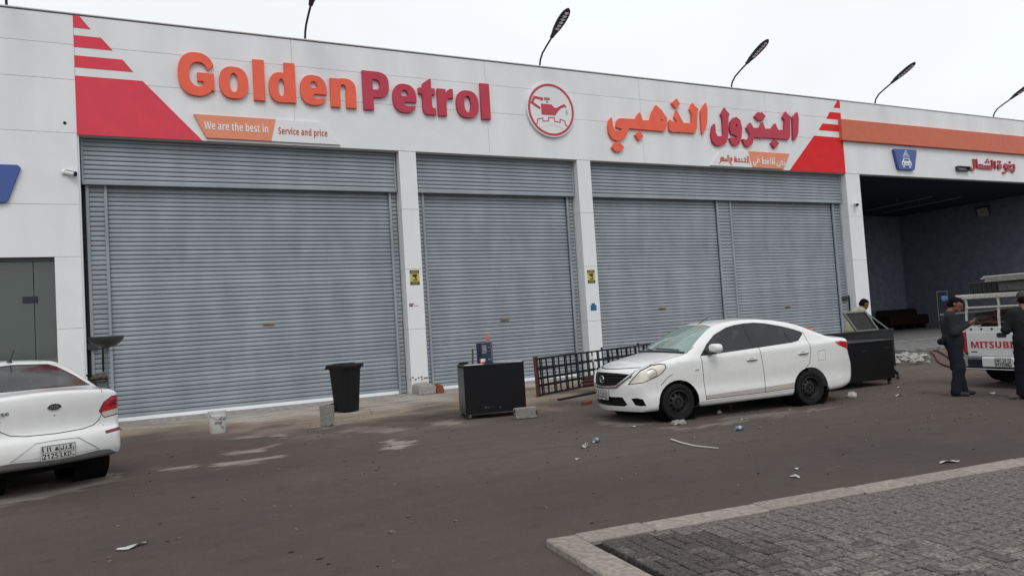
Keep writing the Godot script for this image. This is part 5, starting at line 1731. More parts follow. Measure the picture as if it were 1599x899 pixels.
	mb.prism(V([20.42, 7.49, 22.50, 7.49, 22.13, 6.90, 20.57, 6.90]), 0.004, 0.066, Transform3D(), 0.004)
	o = part("orange_panel", mb, pale, t)
	sl = MB.new()
	for p in [[22.2, 7.18, 22.2, 7.06, 22.0, 7.06], [22.05, 7.06, 22.1, 7.17, 21.98, 7.18], [22.2, 7.25, 22.17, 7.25], [21.95, 7.14, 21.95, 7.0, 21.8, 7.0, 21.8, 7.12], [21.89, 7.16, 21.86, 7.16], [21.68, 7.04, 21.68, 7.3], [21.58, 7.3, 21.58, 7.06, 21.68, 7.18], [21.5, 7.04, 21.5, 7.3], [21.44, 7.06, 21.2, 7.06], [21.40, 7.06, 21.40, 7.17, 21.32, 7.17, 21.32, 7.06], [21.36, 7.25, 21.33, 7.25], [21.25, 7.06, 21.25, 7.18, 21.13, 7.18, 21.13, 7.06], [21.08, 7.3, 21.08, 7.06, 21.2, 7.06], [20.92, 7.1, 20.92, 7.2, 20.84, 7.2, 20.84, 7.08, 20.74, 7.08, 20.74, 7.0, 20.64, 7.0, 20.64, 7.12], [20.88, 7.27, 20.85, 7.27], [20.72, 6.95, 20.66, 6.95]]:
		sl.prism(stroke(V(p), 0.038), 0.064, 0.074)
	part("slogan", sl, board, o)
	# round emblem: ring, oil can, cog and orange mound
	t = thing("round_emblem", "round white emblem with a red oil can above a cog, between the two big names", "sign", Vector3(12.255, 8.395, 0))
	mb = MB.new()
	mb.prism(circle(Vector2.ZERO, 0.865, 56), 0.004, 0.085, Transform3D(), 0.006)
	part("disc", mb, board, t)
	var ered := mat("emblem red", lin(0.50, 0.04, 0.07), 0.4)
	mb = MB.new()
	holed(mb, circle(Vector2.ZERO, 0.825, 56), circle(Vector2.ZERO, 0.755, 56), 0.08, 0.094)
	part("ring", mb, ered, t)
	mb = MB.new()
	mb.prism(V([-0.36, 0.17, 0.02, 0.17, 0.10, 0.08, 0.18, 0.07, 0.48, 0.22, 0.56, 0.14, 0.55, 0.10, 0.50, 0.13, 0.36, 0.08, 0.25, -0.02, 0.13, -0.17, -0.36, -0.17]), 0.08, 0.096)
	for p in [[-0.32, 0.27, -0.32, 0.33, -0.58, 0.36, -0.68, 0.18, -0.40, 0.02]]:
		mb.prism(stroke(V(p), 0.075), 0.08, 0.096)
	part("oil_can", mb, ered, t)
	mb = MB.new()
	mb.prism(rect(-0.24, 0.30, -0.03, 0.38), 0.08, 0.096)
	mb.prism(rect(-0.165, 0.22, -0.10, 0.27), 0.08, 0.095)
	part("cap", mb, mat("emblem ochre", lin(0.38, 0.17, 0.06), 0.5), t)
	mb = MB.new()
	mb.prism(curve(V([0.56, 0.06, 0.60, -0.06, 0.56, -0.13, 0.52, -0.06]), 4), 0.08, 0.092)
	part("drop", mb, mat("emblem green", lin(0.32, 0.55, 0.27), 0.5), t)
	mb = MB.new()
	mb.prism(stroke(V([-0.62, -0.52, -0.52, -0.44, -0.52, -0.33, -0.33, -0.28, -0.33, -0.38, -0.12, -0.36, -0.12, -0.25, 0.10, -0.25, 0.10, -0.36, 0.30, -0.38, 0.30, -0.28, 0.48, -0.33, 0.48, -0.44, 0.60, -0.52]), 0.028), 0.08, 0.092)
	part("cog", mb, ered, t)
	mb = MB.new()
	var md := PackedVector2Array()
	for i in 17:
		var a := lerpf(0.15 * PI, 0.85 * PI, i / 16.0)
		md.append(Vector2(cos(a) * 0.54, -0.87 + sin(a) * 0.39))
	for i in 13:
		var a := lerpf(1.27 * PI, 1.73 * PI, i / 12.0)
		md.append(Vector2(cos(a), sin(a)) * 0.752)
	mb.prism(md, 0.08, 0.092)
	part("mound", mb, orange, t)
	# wash bay signs
	t = thing("car_wash_sign", "small blue trapezoid sign with a white car under a shower, over the dark bay", "sign", Vector3(29.08, 7.54, 0))
	var blue := mat("sign blue", lin(0.040, 0.085, 0.30), 0.35)
	mb = MB.new()
	var trap := V([-0.70, 0.37, -0.64, 0.43, 0.66, 0.44, 0.72, 0.38, 0.50, -0.36, 0.44, -0.42, -0.46, -0.42, -0.52, -0.36])
	mb.prism(trap, 0.004, 0.13, Transform3D(), 0.015)
	part("sign_box", mb, blue, t)
	mb = MB.new()
	var iw := mat("icon white", lin(0.76, 0.77, 0.8), 0.4)
	mb.prism(V([-0.17, 0.06, 0.17, 0.06, 0.25, -0.07, 0.30, -0.10, 0.30, -0.24, -0.30, -0.24, -0.30, -0.10, -0.25, -0.07]), 0.128, 0.137)
	mb.prism(V([-0.24, -0.27, -0.14, -0.27, -0.14, -0.33, -0.24, -0.33]), 0.128, 0.137)
	mb.prism(V([0.14, -0.27, 0.24, -0.27, 0.24, -0.33, 0.14, -0.33]), 0.128, 0.137)
	mb.prism(V([-0.07, 0.33, 0.0, 0.39, 0.07, 0.33]), 0.128, 0.137)
	for k in 5:
		var a := -0.5 + k * 0.25
		mb.prism(stroke(V([a * 0.14, 0.29, a * 0.42, 0.10]), 0.022), 0.128, 0.136)
	part("car_icon", mb, iw, t)
	mb = MB.new()
	mb.prism(V([-0.13, 0.03, 0.13, 0.03, 0.18, -0.06, -0.18, -0.06]), 0.136, 0.139)
	for x in [-0.20, 0.20]:
		mb.prism(circle(Vector2(x, -0.165), 0.045, 12), 0.136, 0.139)
	mb.prism(rect(-0.09, -0.20, 0.09, -0.17), 0.136, 0.139)
	part("icon_details", mb, blue, t)
	t = thing("wall_lettering", "small red Arabic letters with a dark bracket beside them, over the dark bay", "sign")
	for p in wash_script:
		mb = MB.new()
		mb.prism(stroke(V(p), 0.082), 0.01, 0.075)
		part("letter", mb, mat("script red", lin(0.40, 0.03, 0.05), 0.4), t)
	mb = MB.new()
	for q in [[32.49, 7.31, 0.05, 0.2], [33.3, 7.33, 0.05, 0.2]]:
		mb.box(Vector3(q[0], q[1], 0.08), Vector3(q[2], q[3], 0.15), 0.01)
	mb.box(Vector3(32.9, 7.40, 0.08), Vector3(0.84, 0.045, 0.15), 0.01)
	mb.box(Vector3(32.9, 7.24, 0.08), Vector3(0.84, 0.045, 0.15), 0.01)
	part("bracket", mb, mat("bracket brown", lin(0.05, 0.04, 0.036), 0.5), t)
	t = thing("blue_sign", "plain blue sign panel cut by the picture edge, beside the white camera", "sign", Vector3(-2.88, 5.65, 0))
	mb = MB.new()
	mb.prism(V([-0.90, 0.43, 0.92, 0.43, 0.98, 0.37, 0.72, -0.38, 0.66, -0.44, -0.62, -0.44, -0.68, -0.38, -0.96, 0.37]), 0.004, 0.09, Transform3D(), 0.012)
	part("sign_box", mb, blue, t)
	# stickers on the pillars
	for q in [[7.455, 3.26, "yellow and black camera warning notice on the first slim pillar, right of the wheelie bin"], [13.37, 3.13, "yellow and black camera warning notice on the second slim pillar, above the blue sticker"]]:
		t = thing("warning_notice", q[2], "notice", Vector3(q[0], q[1], 0), 0.0, "camera warning notices on the pillars")
		mb = MB.new()
		mb.prism(rect(-0.14, -0.21, 0.14, 0.21), 0.001, 0.005)
		part("sheet", mb, mat("notice yellow", lin(0.52, 0.45, 0.10), 0.5), t)
		mb = MB.new()
		mb.prism(rect(-0.14, 0.12, 0.14, 0.205), 0.005, 0.008)
		mb.prism(rect(-0.14, -0.21, 0.14, -0.12), 0.005, 0.008)
		mb.prism(V([-0.09, 0.08, 0.07, 0.10, 0.08, 0.03, -0.04, 0.01]), 0.005, 0.008)
		mb.prism(V([0.0, 0.03, 0.05, 0.03, 0.06, -0.05, 0.01, -0.04]), 0.005, 0.008)
		mb.prism(rect(-0.06, -0.09, 0.08, -0.06), 0.005, 0.008)
		part("camera_print", mb, mat("notice black", lin(0.03, 0.025, 0.02), 0.6), t)
		mb = MB.new()
		mb.join(fitted("WARNING", -0.11, 0.14, 0.11, 0.18, 0.008, 0.002))
		mb.join(fitted("CCTV", -0.09, -0.185, 0.09, -0.145, 0.008, 0.002))
		part("print", mb, mat("notice yellow", lin(0.52, 0.45, 0.10), 0.5), t)
	mb = MB.new()
	mb.prism(rect(-0.11, -0.10, 0.11, 0.07), 0.001, 0.006)
	mb.prism(rect(-0.07, 0.07, 0.06, 0.13), 0.001, 0.005)
	single("sticker", mb, mat("sticker blue", lin(0.03, 0.14, 0.38), 0.5, 0.0, 0.3, 6.0), "small blue sticker on the second slim pillar, below the yellow notice", "sticker", Vector3(13.38, 2.15, 0))
	mb = MB.new()
	mb.prism(rect(-0.14, 0.0, 0.0, 0.03), 0.001, 0.003)
	mb.prism(rect(-0.14, -0.06, -0.03, -0.01), 0.001, 0.003)
	mb.prism(rect(-0.01, -0.05, 0.13, -0.035), 0.001, 0.003)
	single("small_label", mb, mat("label print", lin(0.2, 0.13, 0.12), 0.7, 0.0, 0.5, 12.0), "tiny dark printed label below the yellow notice on the first slim pillar", "label", Vector3(7.39, 2.5, 0))

func camera_unit(label: String, at: Vector3, turn: float, pitch: float) -> void:
	var t := thing("security_camera", label, "security camera", at, turn, "white wall cameras")
	var w: StandardMaterial3D = mat("camera white", lin(0.74, 0.74, 0.74), 0.35)
	var k := mat("camera black", lin(0.012, 0.01, 0.016), 0.25)
	var mb := MB.new()
	mb.lathe(V([0.0, 0.05, 0.06, 0.045, 0.075, 0.0]), 20, Transform3D(Basis(EX, PI / 2), Vector3.ZERO))
	mb.tube(PackedVector3Array([Vector3(0, 0, 0.03), Vector3(0, -0.01, 0.10)]), 0.022, 8)
	part("mount", mb, w, t)
	var bs := Basis(EY, 0.0) * Basis(EX, pitch)
	mb = MB.new()
	var tr := Transform3D(bs * Basis(EX, PI / 2), Vector3(0, 0.0, 0.08))
	mb.lathe(V([0.0, -0.03, 0.045, -0.03, 0.052, -0.015, 0.055, 0.19, 0.05, 0.2]), 20, tr)
	var c := part("case", mb, w, t)
	mb = MB.new()
	mb.lathe(V([0.05, 0.2, 0.056, 0.203, 0.056, 0.225, 0.045, 0.225, 0.03, 0.215, 0.0, 0.212]), 20, tr)
	part("lens", mb, k, c)
	mb = MB.new()
	mb.box(Vector3(0, 0, 0.08) + bs * Vector3(0, 0.058, 0.105), Vector3(0.12, 0.01, 0.26), 0.004, bs)
	part("sun_shield", mb, w, c)

func roof_lamps() -> void:
	var black := mat("lamp graphite", lin(0.03, 0.03, 0.036), 0.45, 0.3)
	var lens := mat("lamp lens", lin(0.85, 0.83, 0.78), 0.3)
	var first: Node3D
	var labels := ["graphite roof lamp cut by the picture's left edge, farthest left of its row", "graphite roof lamp above the orange word, its head cut by the top of the picture", "graphite roof lamp right above the round emblem", "graphite roof lamp above the crimson Arabic word", "graphite roof lamp above the blue car wash sign", "graphite roof lamp over the bay at the right end of the row"]
	for i in 6:
		var at := Vector3([-2.1, 4.75, 12.09, 20.08, 27.83, 35.88][i], 9.78, -0.16)
		if i == 0:
			first = thing("roof_lamp", labels[0], "street lamp", at, 0.0, "lamps along the parapet")
			var mb := MB.new()
			mb.box(Vector3(0, 0.03, 0), Vector3(0.16, 0.012, 0.16), 0.004)
			part("base_plate", mb, black, first)
			mb = MB.new()
			mb.tube(PackedVector3Array([Vector3(0, 0, 0), Vector3(0, 0.12, 0.005), Vector3(0, 0.26, 0.06), Vector3(0, 0.42, 0.22), Vector3(0, 0.56, 0.52), Vector3(0, 0.70, 0.86)]), 0.03, 10)
			part("arm", mb, black, first)
			# leaf-shaped head with six lenses beneath
			var d := Vector3(0, 0.40, 0.92).normalized()
			var up := Vector3(0, 0.92, -0.40).normalized()
			var bs := Basis(EX, d, EX.cross(d))
			var o := Vector3(0, 0.69, 0.82)
			var leaf := curve(V([-0.05, 0.0, -0.065, 0.12, -0.13, 0.42, -0.155, 0.75, -0.12, 1.05, 0.0, 1.19, 0.12, 1.05, 0.155, 0.75, 0.13, 0.42, 0.065, 0.12, 0.05, 0.0]), 3)
			mb = MB.new()
			mb.prism(leaf, -0.03, 0.03, Transform3D(bs, o), 0.02)
			var hd := part("head", mb, black, first)
			mb = MB.new()
			blob(mb, o + d * 0.6 - bs.z * 0.045, Vector3(0.1, 0.5, 0.04), 0.8, 0.8, bs)
			part("driver_box", mb, black, hd)
			for k in 6:
				mb = MB.new()
				blob(mb, o + d * (0.40 + 0.125 * k) + bs.z * 0.028, Vector3(0.068, 0.045, 0.022), 0.6, 0.6, bs, 6, 12)
				part("lens", mb, lens, hd)
		else:
			var c := first.duplicate() as Node3D
			c.name = numbered("roof_lamp")
			add_child(c, true)
			c.position = at
			c.set_meta("label", labels[i])

# ---------------------------------------------------------------- things in the yard
func caster(parent: Node, at: Vector3, called := "caster") -> void:
	var mb := MB.new()
	mb.lathe(V([0.0, -0.016, 0.04, -0.016, 0.045, -0.01, 0.045, 0.01, 0.04, 0.016, 0.0, 0.016]), 16, Transform3D(Basis(EX, PI / 2), at + Vector3(0, 0.045, 0)))
	var o := part(called, mb, mat("caster rubber", lin(0.03, 0.03, 0.032), 0.7), parent)
	mb = MB.new()
	mb.box(at + Vector3(0.012, 0.075, 0.024), Vector3(0.04, 0.07, 0.006), 0.002)
	mb.box(at + Vector3(0.012, 0.075, -0.024), Vector3(0.04, 0.07, 0.006), 0.002)
	mb.box(at + Vector3(0.012, 0.105, 0), Vector3(0.06, 0.008, 0.06), 0.002)
	part("fork", mb, mat("dull steel", lin(0.2, 0.19, 0.18), 0.5, 0.7), o)

func concrete_block(label: String, at: Vector3, basis: Basis, sd: int) -> void:
	# hollow block, 0.4 long (y), 0.2 by 0.2, with a rough end
	var mb := MB.new()
	mb.box(Vector3(0, 0, 0), Vector3(0.2, 0.4, 0.2), 0.012)
	var rng := RandomNumberGenerator.new()
	rng.seed = sd
	for i in mb.v.size():
		var p := mb.v[i]
		mb.v[i] = p + Vector3(sin(p.y * 31.0 + p.z * 17.0), sin(p.x * 47.0 + sd), cos(p.y * 23.0 + p.x * 9.0)) * 0.004
	var o := Node3D.new()
	o.name = numbered("concrete_block")
	add_child(o, true)
	o.transform = Transform3D(basis, at)
	tag(o, label, "concrete block", "loose concrete blocks")
	var cm := mat("block concrete", lin(0.36, 0.345, 0.315), 0.95, 0.0, 0.35, 3.0, 0.5)
	part("block", mb, cm, o)
	mb = MB.new()
	for q in [[-0.045, 0.2, 0.0, 0.06, 0.012, 0.12], [0.045, 0.2, 0.0, 0.06, 0.012, 0.12], [0.0, -0.19, 0.1, 0.075, 0.03, 0.02]]:
		mb = MB.new()
		mb.box(Vector3(q[0], q[1], q[2]), Vector3(q[3], q[4], q[5]), 0.004)
		part("cell", mb, mat("block shade", lin(0.05, 0.048, 0.044), 0.95), o)
	mb = MB.new()
	for i in 3:
		mb.lump(Vector3(-0.06 + 0.06 * i, 0.2, rng.randf_range(-0.07, 0.07)), Vector3(0.035, 0.018, 0.025), 0.3, sd + i, 4, 7)
	part("mortar_crumb", mb, cm, o)

func yard() -> void:
	var black := mat("steel black", lin(0.008, 0.0085, 0.010), 0.55, 0.0, 0.25, 1.5)
	black.metallic_specular = 0.3
	var rust := mat("rusty steel", lin(0.15, 0.055, 0.035), 0.85, 0.1, 0.5, 4.0)
	var steel := mat("dull steel", lin(0.2, 0.19, 0.18), 0.5, 0.7)
	# wheelie bin
	var t := thing("wheelie_bin", "black wheeled rubbish bin with closed lid before the widest shutter", "bin", Vector3(4.55, 0, 3.0), 0.45)
	t.scale = Vector3.ONE * 1.06
	var plastic := mat("bin plastic", lin(0.009, 0.0095, 0.011), 0.5, 0.0, 0.3, 4.0)
	plastic.metallic_specular = 0.35
	var mb := MB.new()
	var lv := [[0.03, 0.19, 0.225], [0.30, 0.205, 0.245], [0.65, 0.225, 0.27], [0.90, 0.24, 0.29], [0.93, 0.26, 0.31], [0.96, 0.26, 0.31]]
	for i in lv.size() - 1:
		var p := super_oval(0, 0, lv[i][1], lv[i][2], 0.35, 40)
		var q := super_oval(0, 0, lv[i + 1][1], lv[i + 1][2], 0.35, 40)
		for k in 40:
			var l := (k + 1) % 40
			var a := Vector3(p[k].x, lv[i][0], p[k].y)
			var b := Vector3(p[l].x, lv[i][0], p[l].y)
			var c := Vector3(q[l].x, lv[i + 1][0], q[l].y)
			var d := Vector3(q[k].x, lv[i + 1][0], q[k].y)
			var na := Vector3(a.x, 0, a.z * 0.8).normalized()
			mb.quad(a, b, c, d, na)
	mb.box(Vector3(0, 0.03, 0), Vector3(0.34, 0.02, 0.40), 0.004)
	for y in [0.35, 0.62]:
		mb.box(Vector3(0, y, 0.25 if y < 0.5 else 0.268), Vector3(0.30, 0.012, 0.012), 0.004)
	part("bin_body", mb, plastic, t)
	mb = MB.new()
	mb.prism(super_oval(0, 0, 0.29, 0.345, 0.3, 48), 0.0, 0.075, Transform3D(Basis(EX, EZ * -1.0, EY), Vector3(0, 0.955, 0.0)), 0.03)
	mb.prism(super_oval(0.0, 0, 0.17, 0.10, 0.35, 32), 0.07, 0.095, Transform3D(Basis(EX, EZ * -1.0, EY), Vector3(0, 0.955, 0.08)), 0.012)
	mb.prism(super_oval(0.0, 0, 0.17, 0.06, 0.35, 32), 0.07, 0.09, Transform3D(Basis(EX, EZ * -1.0, EY), Vector3(0, 0.955, -0.16)), 0.012)
	part("lid", mb, plastic, t)
	mb = MB.new()
	mb.tube(PackedVector3Array([Vector3(-0.24, 0.95, -0.37), Vector3(0.24, 0.95, -0.37)]), 0.018, 8)
	for x in [-0.22, 0.0, 0.22]:
		mb.box(Vector3(x, 0.95, -0.34), Vector3(0.03, 0.03, 0.08), 0.006)
	part("handle", mb, plastic, t)
	for s in [-1.0, 1.0]:
		mb = MB.new()
		mb.lathe(V([0.0, -0.025, 0.085, -0.025, 0.1, -0.018, 0.1, 0.018, 0.085, 0.025, 0.0, 0.03]), 24, Transform3D(Basis(EZ, -PI / 2), Vector3(0.215 * s, 0.10, -0.21)))
		part("wheel", mb, mat("tyre rubber", lin(0.016, 0.016, 0.017), 0.85), t)
	concrete_block("grey concrete block standing on end beside the wheelie bin", Vector3(3.53, 0.20, 5.42), Basis(EY, 0.5), 1)
	concrete_block("pale concrete block lying on its side at the foot of the black steel cabinet", Vector3(6.60, 0.10, 7.87), Basis(EY, -0.3) * Basis(EZ, PI / 2), 2)
	# paint bucket
	t = thing("bucket", "dirty white plastic paint bucket with smeared black lettering, before the widest shutter", "bucket", Vector3(1.62, 0, 4.5), 0.4)
	t.scale = Vector3(1.0, 1.1, 1.0)
	mb = MB.new()
	mb.lathe(V([0.0, 0.012, 0.135, 0.0, 0.142, 0.006, 0.162, 0.30, 0.17, 0.30, 0.172, 0.315, 0.165, 0.33, 0.172, 0.345, 0.168, 0.385, 0.172, 0.392, 0.160, 0.392, 0.158, 0.38, 0.150, 0.20, 0.0, 0.19]), 36)
	part("pail", mb, mat("pail white", lin(0.80, 0.79, 0.76), 0.5, 0.0, 0.18, 5.0), t)
	mb = MB.new()
	for q in [[0.25, -0.45, 0.5, 0.012], [0.275, -0.2, 0.35, 0.008], [0.10, -0.1, 0.22, 0.01], [0.135, -0.35, 0.3, 0.006]]:
		var ps := PackedVector3Array()
		for i in 9:
			var a: float = q[1] + q[2] * 2.0 * i / 8.0
			ps.append(Vector3(sin(a), 0, cos(a)) * (0.146 + q[0] * 0.064) + Vector3(0, q[0] + 0.012 * sin(i * 0.8), 0))
		mb.tube(ps, q[3] * 0.5, 4)
	part("smear", mb, mat("smear black", lin(0.03, 0.03, 0.035), 0.7), t)
	mb = MB.new()
	var tm := fitted("SPURS", -0.09, 0.165, 0.05, 0.215, 0, 0.003)
	for i in tm.v.size():
		var p := tm.v[i]
		var a := p.x / 0.155 - 0.25
		var r := 0.1425 + 0.064 * p.y + 0.002 + p.z
		tm.v[i] = Vector3(sin(a) * r, p.y, cos(a) * r)
		tm.n[i] = Vector3(sin(a), 0, cos(a))
	part("pail_lettering", tm, mat("smear black", lin(0.03, 0.03, 0.035), 0.7), t)
	mb = MB.new()
	var ps2 := PackedVector3Array()
	for i in 15:
		var a := PI * i / 14.0
		ps2.append(Vector3(cos(a) * 0.175, 0.345 - sin(a) * 0.10, sin(a) * 0.165 + 0.01))
	mb.tube(ps2, 0.004, 5)
	part("bail", mb, steel, t)
	# black steel cabinet on casters
	var ct := -0.244
	var cp := Vector3(5.74, 0, 7.12)
	t = thing("steel_cabinet", "big plain black steel box on casters left of the leaning lattice gate", "cabinet", cp, ct)
	mb = MB.new()
	mb.box(Vector3(0.585, 0.55, -0.39), Vector3(1.17, 0.90, 0.78), 0.008)
	part("box", mb, black, t)
	mb = MB.new()
	mb.box(Vector3(0.585, 1.008, -0.39), Vector3(1.19, 0.016, 0.80), 0.004)
	part("top_plate", mb, mat("worn black steel", lin(0.05, 0.052, 0.055), 0.35, 0.4, 0.5, 3.0), t)
	mb = MB.new()
	mb.box(Vector3(-0.003, 0.53, -0.39), Vector3(0.006, 0.86, 0.74), 0.002)
	part("side_sheet", mb, mat("scuffed steel", lin(0.16, 0.155, 0.15), 0.35, 0.6, 0.6, 2.5), t)
	for p in [[0.07, -0.07], [1.13, -0.07], [0.07, -0.71], [1.13, -0.71]]:
		caster(t, Vector3(p[0], 0, p[1]))
	mb = MB.new()
	for q in [[0.38, 0.21, 0.03], [0.44, 0.20, 0.018], [0.66, 0.19, 0.02], [0.52, 0.215, 0.012]]:
		mb.prism(super_oval(q[0], q[1], q[2], q[2] * 0.5, 1.0, 10), -0.004, 0.0016)
	part("scuff", mb, mat("scuff grey", lin(0.06, 0.062, 0.062), 0.7), t)
	var cb := Transform3D(Basis(EY, ct), cp)
	var on := func(x: float, z: float) -> Vector3: return cb * Vector3(x, 1.017, z)
	# on the cabinet
	t = thing("paint_can", "blue square paint tin with wire handle on the black steel cabinet", "paint tin", on.call(0.50, -0.42), 0.1)
	mb = MB.new()
	mb.prism(rect(-0.13, -0.11, 0.13, 0.11, 0.03), 0.0, 0.40, Transform3D(Basis(EX, -EZ, EY), Vector3.ZERO), 0.006)
	part("tin", mb, mat("tin blue", lin(0.02, 0.05, 0.12), 0.4, 0.0, 0.6, 9.0), t)
	mb = MB.new()
	mb.box(Vector3(-0.07, 0.28, 0.112), Vector3(0.10, 0.16, 0.003), 0.0)
	mb.box(Vector3(0.09, 0.20, 0.112), Vector3(0.012, 0.36, 0.003), 0.0)
	mb.box(Vector3(0.045, 0.31, 0.112), Vector3(0.05, 0.02, 0.003), 0.0)
	mb.box(Vector3(0.03, 0.08, 0.112), Vector3(0.05, 0.03, 0.003), 0.0)
	part("label", mb, mat("tin label", lin(0.42, 0.45, 0.5), 0.6, 0.0, 0.6, 14.0), t)
	mb = MB.new()
	mb.box(Vector3(-0.08, 0.33, 0.115), Vector3(0.04, 0.03, 0.003), 0.0)
	part("label_spot", mb, mat("label red", lin(0.45, 0.06, 0.05), 0.6), t)
	mb = MB.new()
	ps2 = PackedVector3Array()
	for i in 13:
		var a := PI * i / 12.0
		ps2.append(Vector3(-cos(a) * 0.135, 0.32 - sin(a) * 0.09, 0.118))
	mb.tube(ps2, 0.005, 5)
	part("wire_handle", mb, steel, t)
	t = thing("paint_brush", "pinkish-red brush standing up out of the blue paint tin", "brush", on.call(0.58, -0.42), 0.0)
	mb = MB.new()
	mb.tube(PackedVector3Array([Vector3(0, 0.30, 0), Vector3(0.0, 0.42, 0), Vector3(0.012, 0.47, 0)]), 0.012, 7)
	part("handle", mb, mat("brush pink", lin(0.62, 0.12, 0.12), 0.5), t)
	mb = MB.new()
	blob(mb, Vector3(0.012, 0.50, 0), Vector3(0.035, 0.055, 0.02), 0.7, 0.7)
	part("bristles", mb, mat("brush pink", lin(0.62, 0.12, 0.12), 0.5), t)
	mb = MB.new()
	mb.lathe(V([0.0, 0.0, 0.045, 0.0, 0.06, 0.10, 0.056, 0.10, 0.042, 0.01, 0.0, 0.01]), 20)
	t = thing("cup", "small red and white cup before the blue paint tin", "cup", on.call(0.41, -0.22))
	part("cup_body", mb, mat("cup red", lin(0.50, 0.10, 0.07), 0.5), t)
	mb = MB.new()
	mb.lathe(V([0.055, 0.045, 0.0625, 0.10]), 14, Transform3D(), 0.6, 0.0, PI * 0.8)
	part("white_band", mb, mat("board white", lin(0.74, 0.74, 0.75), 0.4), t)
	mb = MB.new()
	mb.bar(Vector3(0, 0, 0), Vector3(0.02, 0.30, -0.01), 0.035, 0.02, 0.004)
	single("wood_stick", mb, mat("stick grey", lin(0.09, 0.085, 0.08), 0.7, 0.0, 0.4, 8.0), "short grey stick standing upright left of the blue paint tin", "stick", on.call(0.235, -0.32))
	mb = MB.new()
	mb.box(Vector3(0, 0.004, 0), Vector3(0.34, 0.006, 0.16), 0.001)
	single("paper_sheet", mb, mat("paper white", lin(0.72, 0.71, 0.69), 0.8), "white sheet of paper lying on the black steel cabinet's front edge", "paper", on.call(0.21, -0.12), ct + 0.1)
	mb = MB.new()
	mb.bar(Vector3(-0.24, 0.01, -0.25), Vector3(0.30, 0.01, 0.24), 0.025, 0.02, 0.003)
	single("strip", mb, mat("strip pale", lin(0.6, 0.6, 0.58), 0.5), "thin pale metal strip lying across the cabinet top right of the tin", "metal strip", on.call(0.84, -0.30), ct)
	mb = MB.new()
	mb.lump(Vector3(0, 0.02, 0), Vector3(0.11, 0.03, 0.05), 0.2, 8, 5, 9)
	single("work_glove", mb, mat("glove black", lin(0.014, 0.014, 0.016), 0.9), "crumpled black work glove at the cabinet's left corner", "glove", on.call(0.08, -0.55))
	# broken ramp at the first slim pillar
	t = thing("broken_ramp", "broken white plaster lump with a terracotta end at the first slim pillar's foot", "ramp", Vector3(7.42, 0, 0.05))
	mb = MB.new()
	mb.prism(V([-0.25, 0.0, -0.245, 0.24, -0.20, 0.29, 0.0, 0.31, 0.20, 0.30, 0.245, 0.26, 0.25, 0.0]), 0.0, 0.60, Transform3D(), 0.03)
	for i in mb.v.size():
		var p := mb.v[i]
		mb.v[i] = p + Vector3(sin(p.z * 19.0 + p.y * 11.0), sin(p.x * 13.0 + p.z * 17.0), sin(p.x * 23.0)) * 0.012 - Vector3(0, p.y * clampf(p.z, 0, 1) * 0.35, 0)
	part("plaster", mb, mat("plaster white", lin(0.52, 0.49, 0.45), 0.9, 0.0, 0.35, 3.0, 0.6), t)
	mb = MB.new()
	mb.prism(V([0.262, 0.0, 0.262, 0.24, 0.36, 0.25, 0.45, 0.20, 0.48, 0.10, 0.48, 0.0]), 0.28, 0.60, Transform3D(), 0.02)
	part("terracotta", mb, mat("terracotta", lin(0.34, 0.10, 0.055), 0.9, 0.0, 0.25, 4.0, 0.4), t)
	var rng := RandomNumberGenerator.new()
	rng.seed = 3
	mb = MB.new()
	for i in 9:
		mb.lump(Vector3(rng.randf_range(-0.28, 0.24), 0.40 + rng.randf_range(-0.02, 0.06), -0.04), Vector3(0.03, 0.02, 0.012), 0.4, i, 4, 6)
	part("brick_chips", mb, mat("chip brown", lin(0.15, 0.06, 0.045), 0.9), t)
	# lattice gate leaning by the shutters
	var gd := Vector3(0.884, 0, -0.468)
	var ga := atan2(-gd.z, gd.x)
	t = thing("lattice_gate", "black steel lattice gate with rusty end posts, propped up behind the white saloon's bonnet", "gate", Vector3(8.74, 0, 4.46), ga)
	var lean := Basis(EX, -0.035)
	for y in [0.04, 0.26, 0.43, 0.66, 0.90]:
		mb = MB.new()
		mb.bar(lean * Vector3(0, y, 0), lean * Vector3(6.4, y, 0), 0.05, 0.06 if y > 0.2 and y < 0.8 else 0.04, 0.004)
		part("rail", mb, black, t)
	for i in 22:
		mb = MB.new()
		var x := 0.22 + i * 0.285
		mb.bar(lean * Vector3(x, 0.03, 0.0), lean * Vector3(x, 0.91, 0.0), 0.03, 0.03, 0.003, EX)
		if i % 2 == 0:
			mb.bar(lean * Vector3(x + 0.075, 0.03, 0.0), lean * Vector3(x + 0.075, 0.91, 0.0), 0.025, 0.025, 0.003, EX)
		part("upright", mb, black, t)
	for x in [0.0, 0.09]:
		mb = MB.new()
		mb.bar(lean * Vector3(x, 0.0, 0), lean * Vector3(x, 0.95, 0), 0.05, 0.05, 0.004, EX)
		part("end_post", mb, rust, t)
	for x in [3.35, 5.6]:
		mb = MB.new()
		mb.box(lean * Vector3(x, 0.95, 0), Vector3(0.05, 0.07, 0.05), 0.01)
		part("hinge", mb, black, t)
	mb = MB.new()
	mb.bar(lean * Vector3(2.85, 0.42, 0.05), lean * Vector3(2.68, 0.78, 0.05), 0.012, 0.05, 0.003)
	part("pale_strap", mb, mat("strip pale", lin(0.6, 0.6, 0.58), 0.5), t)
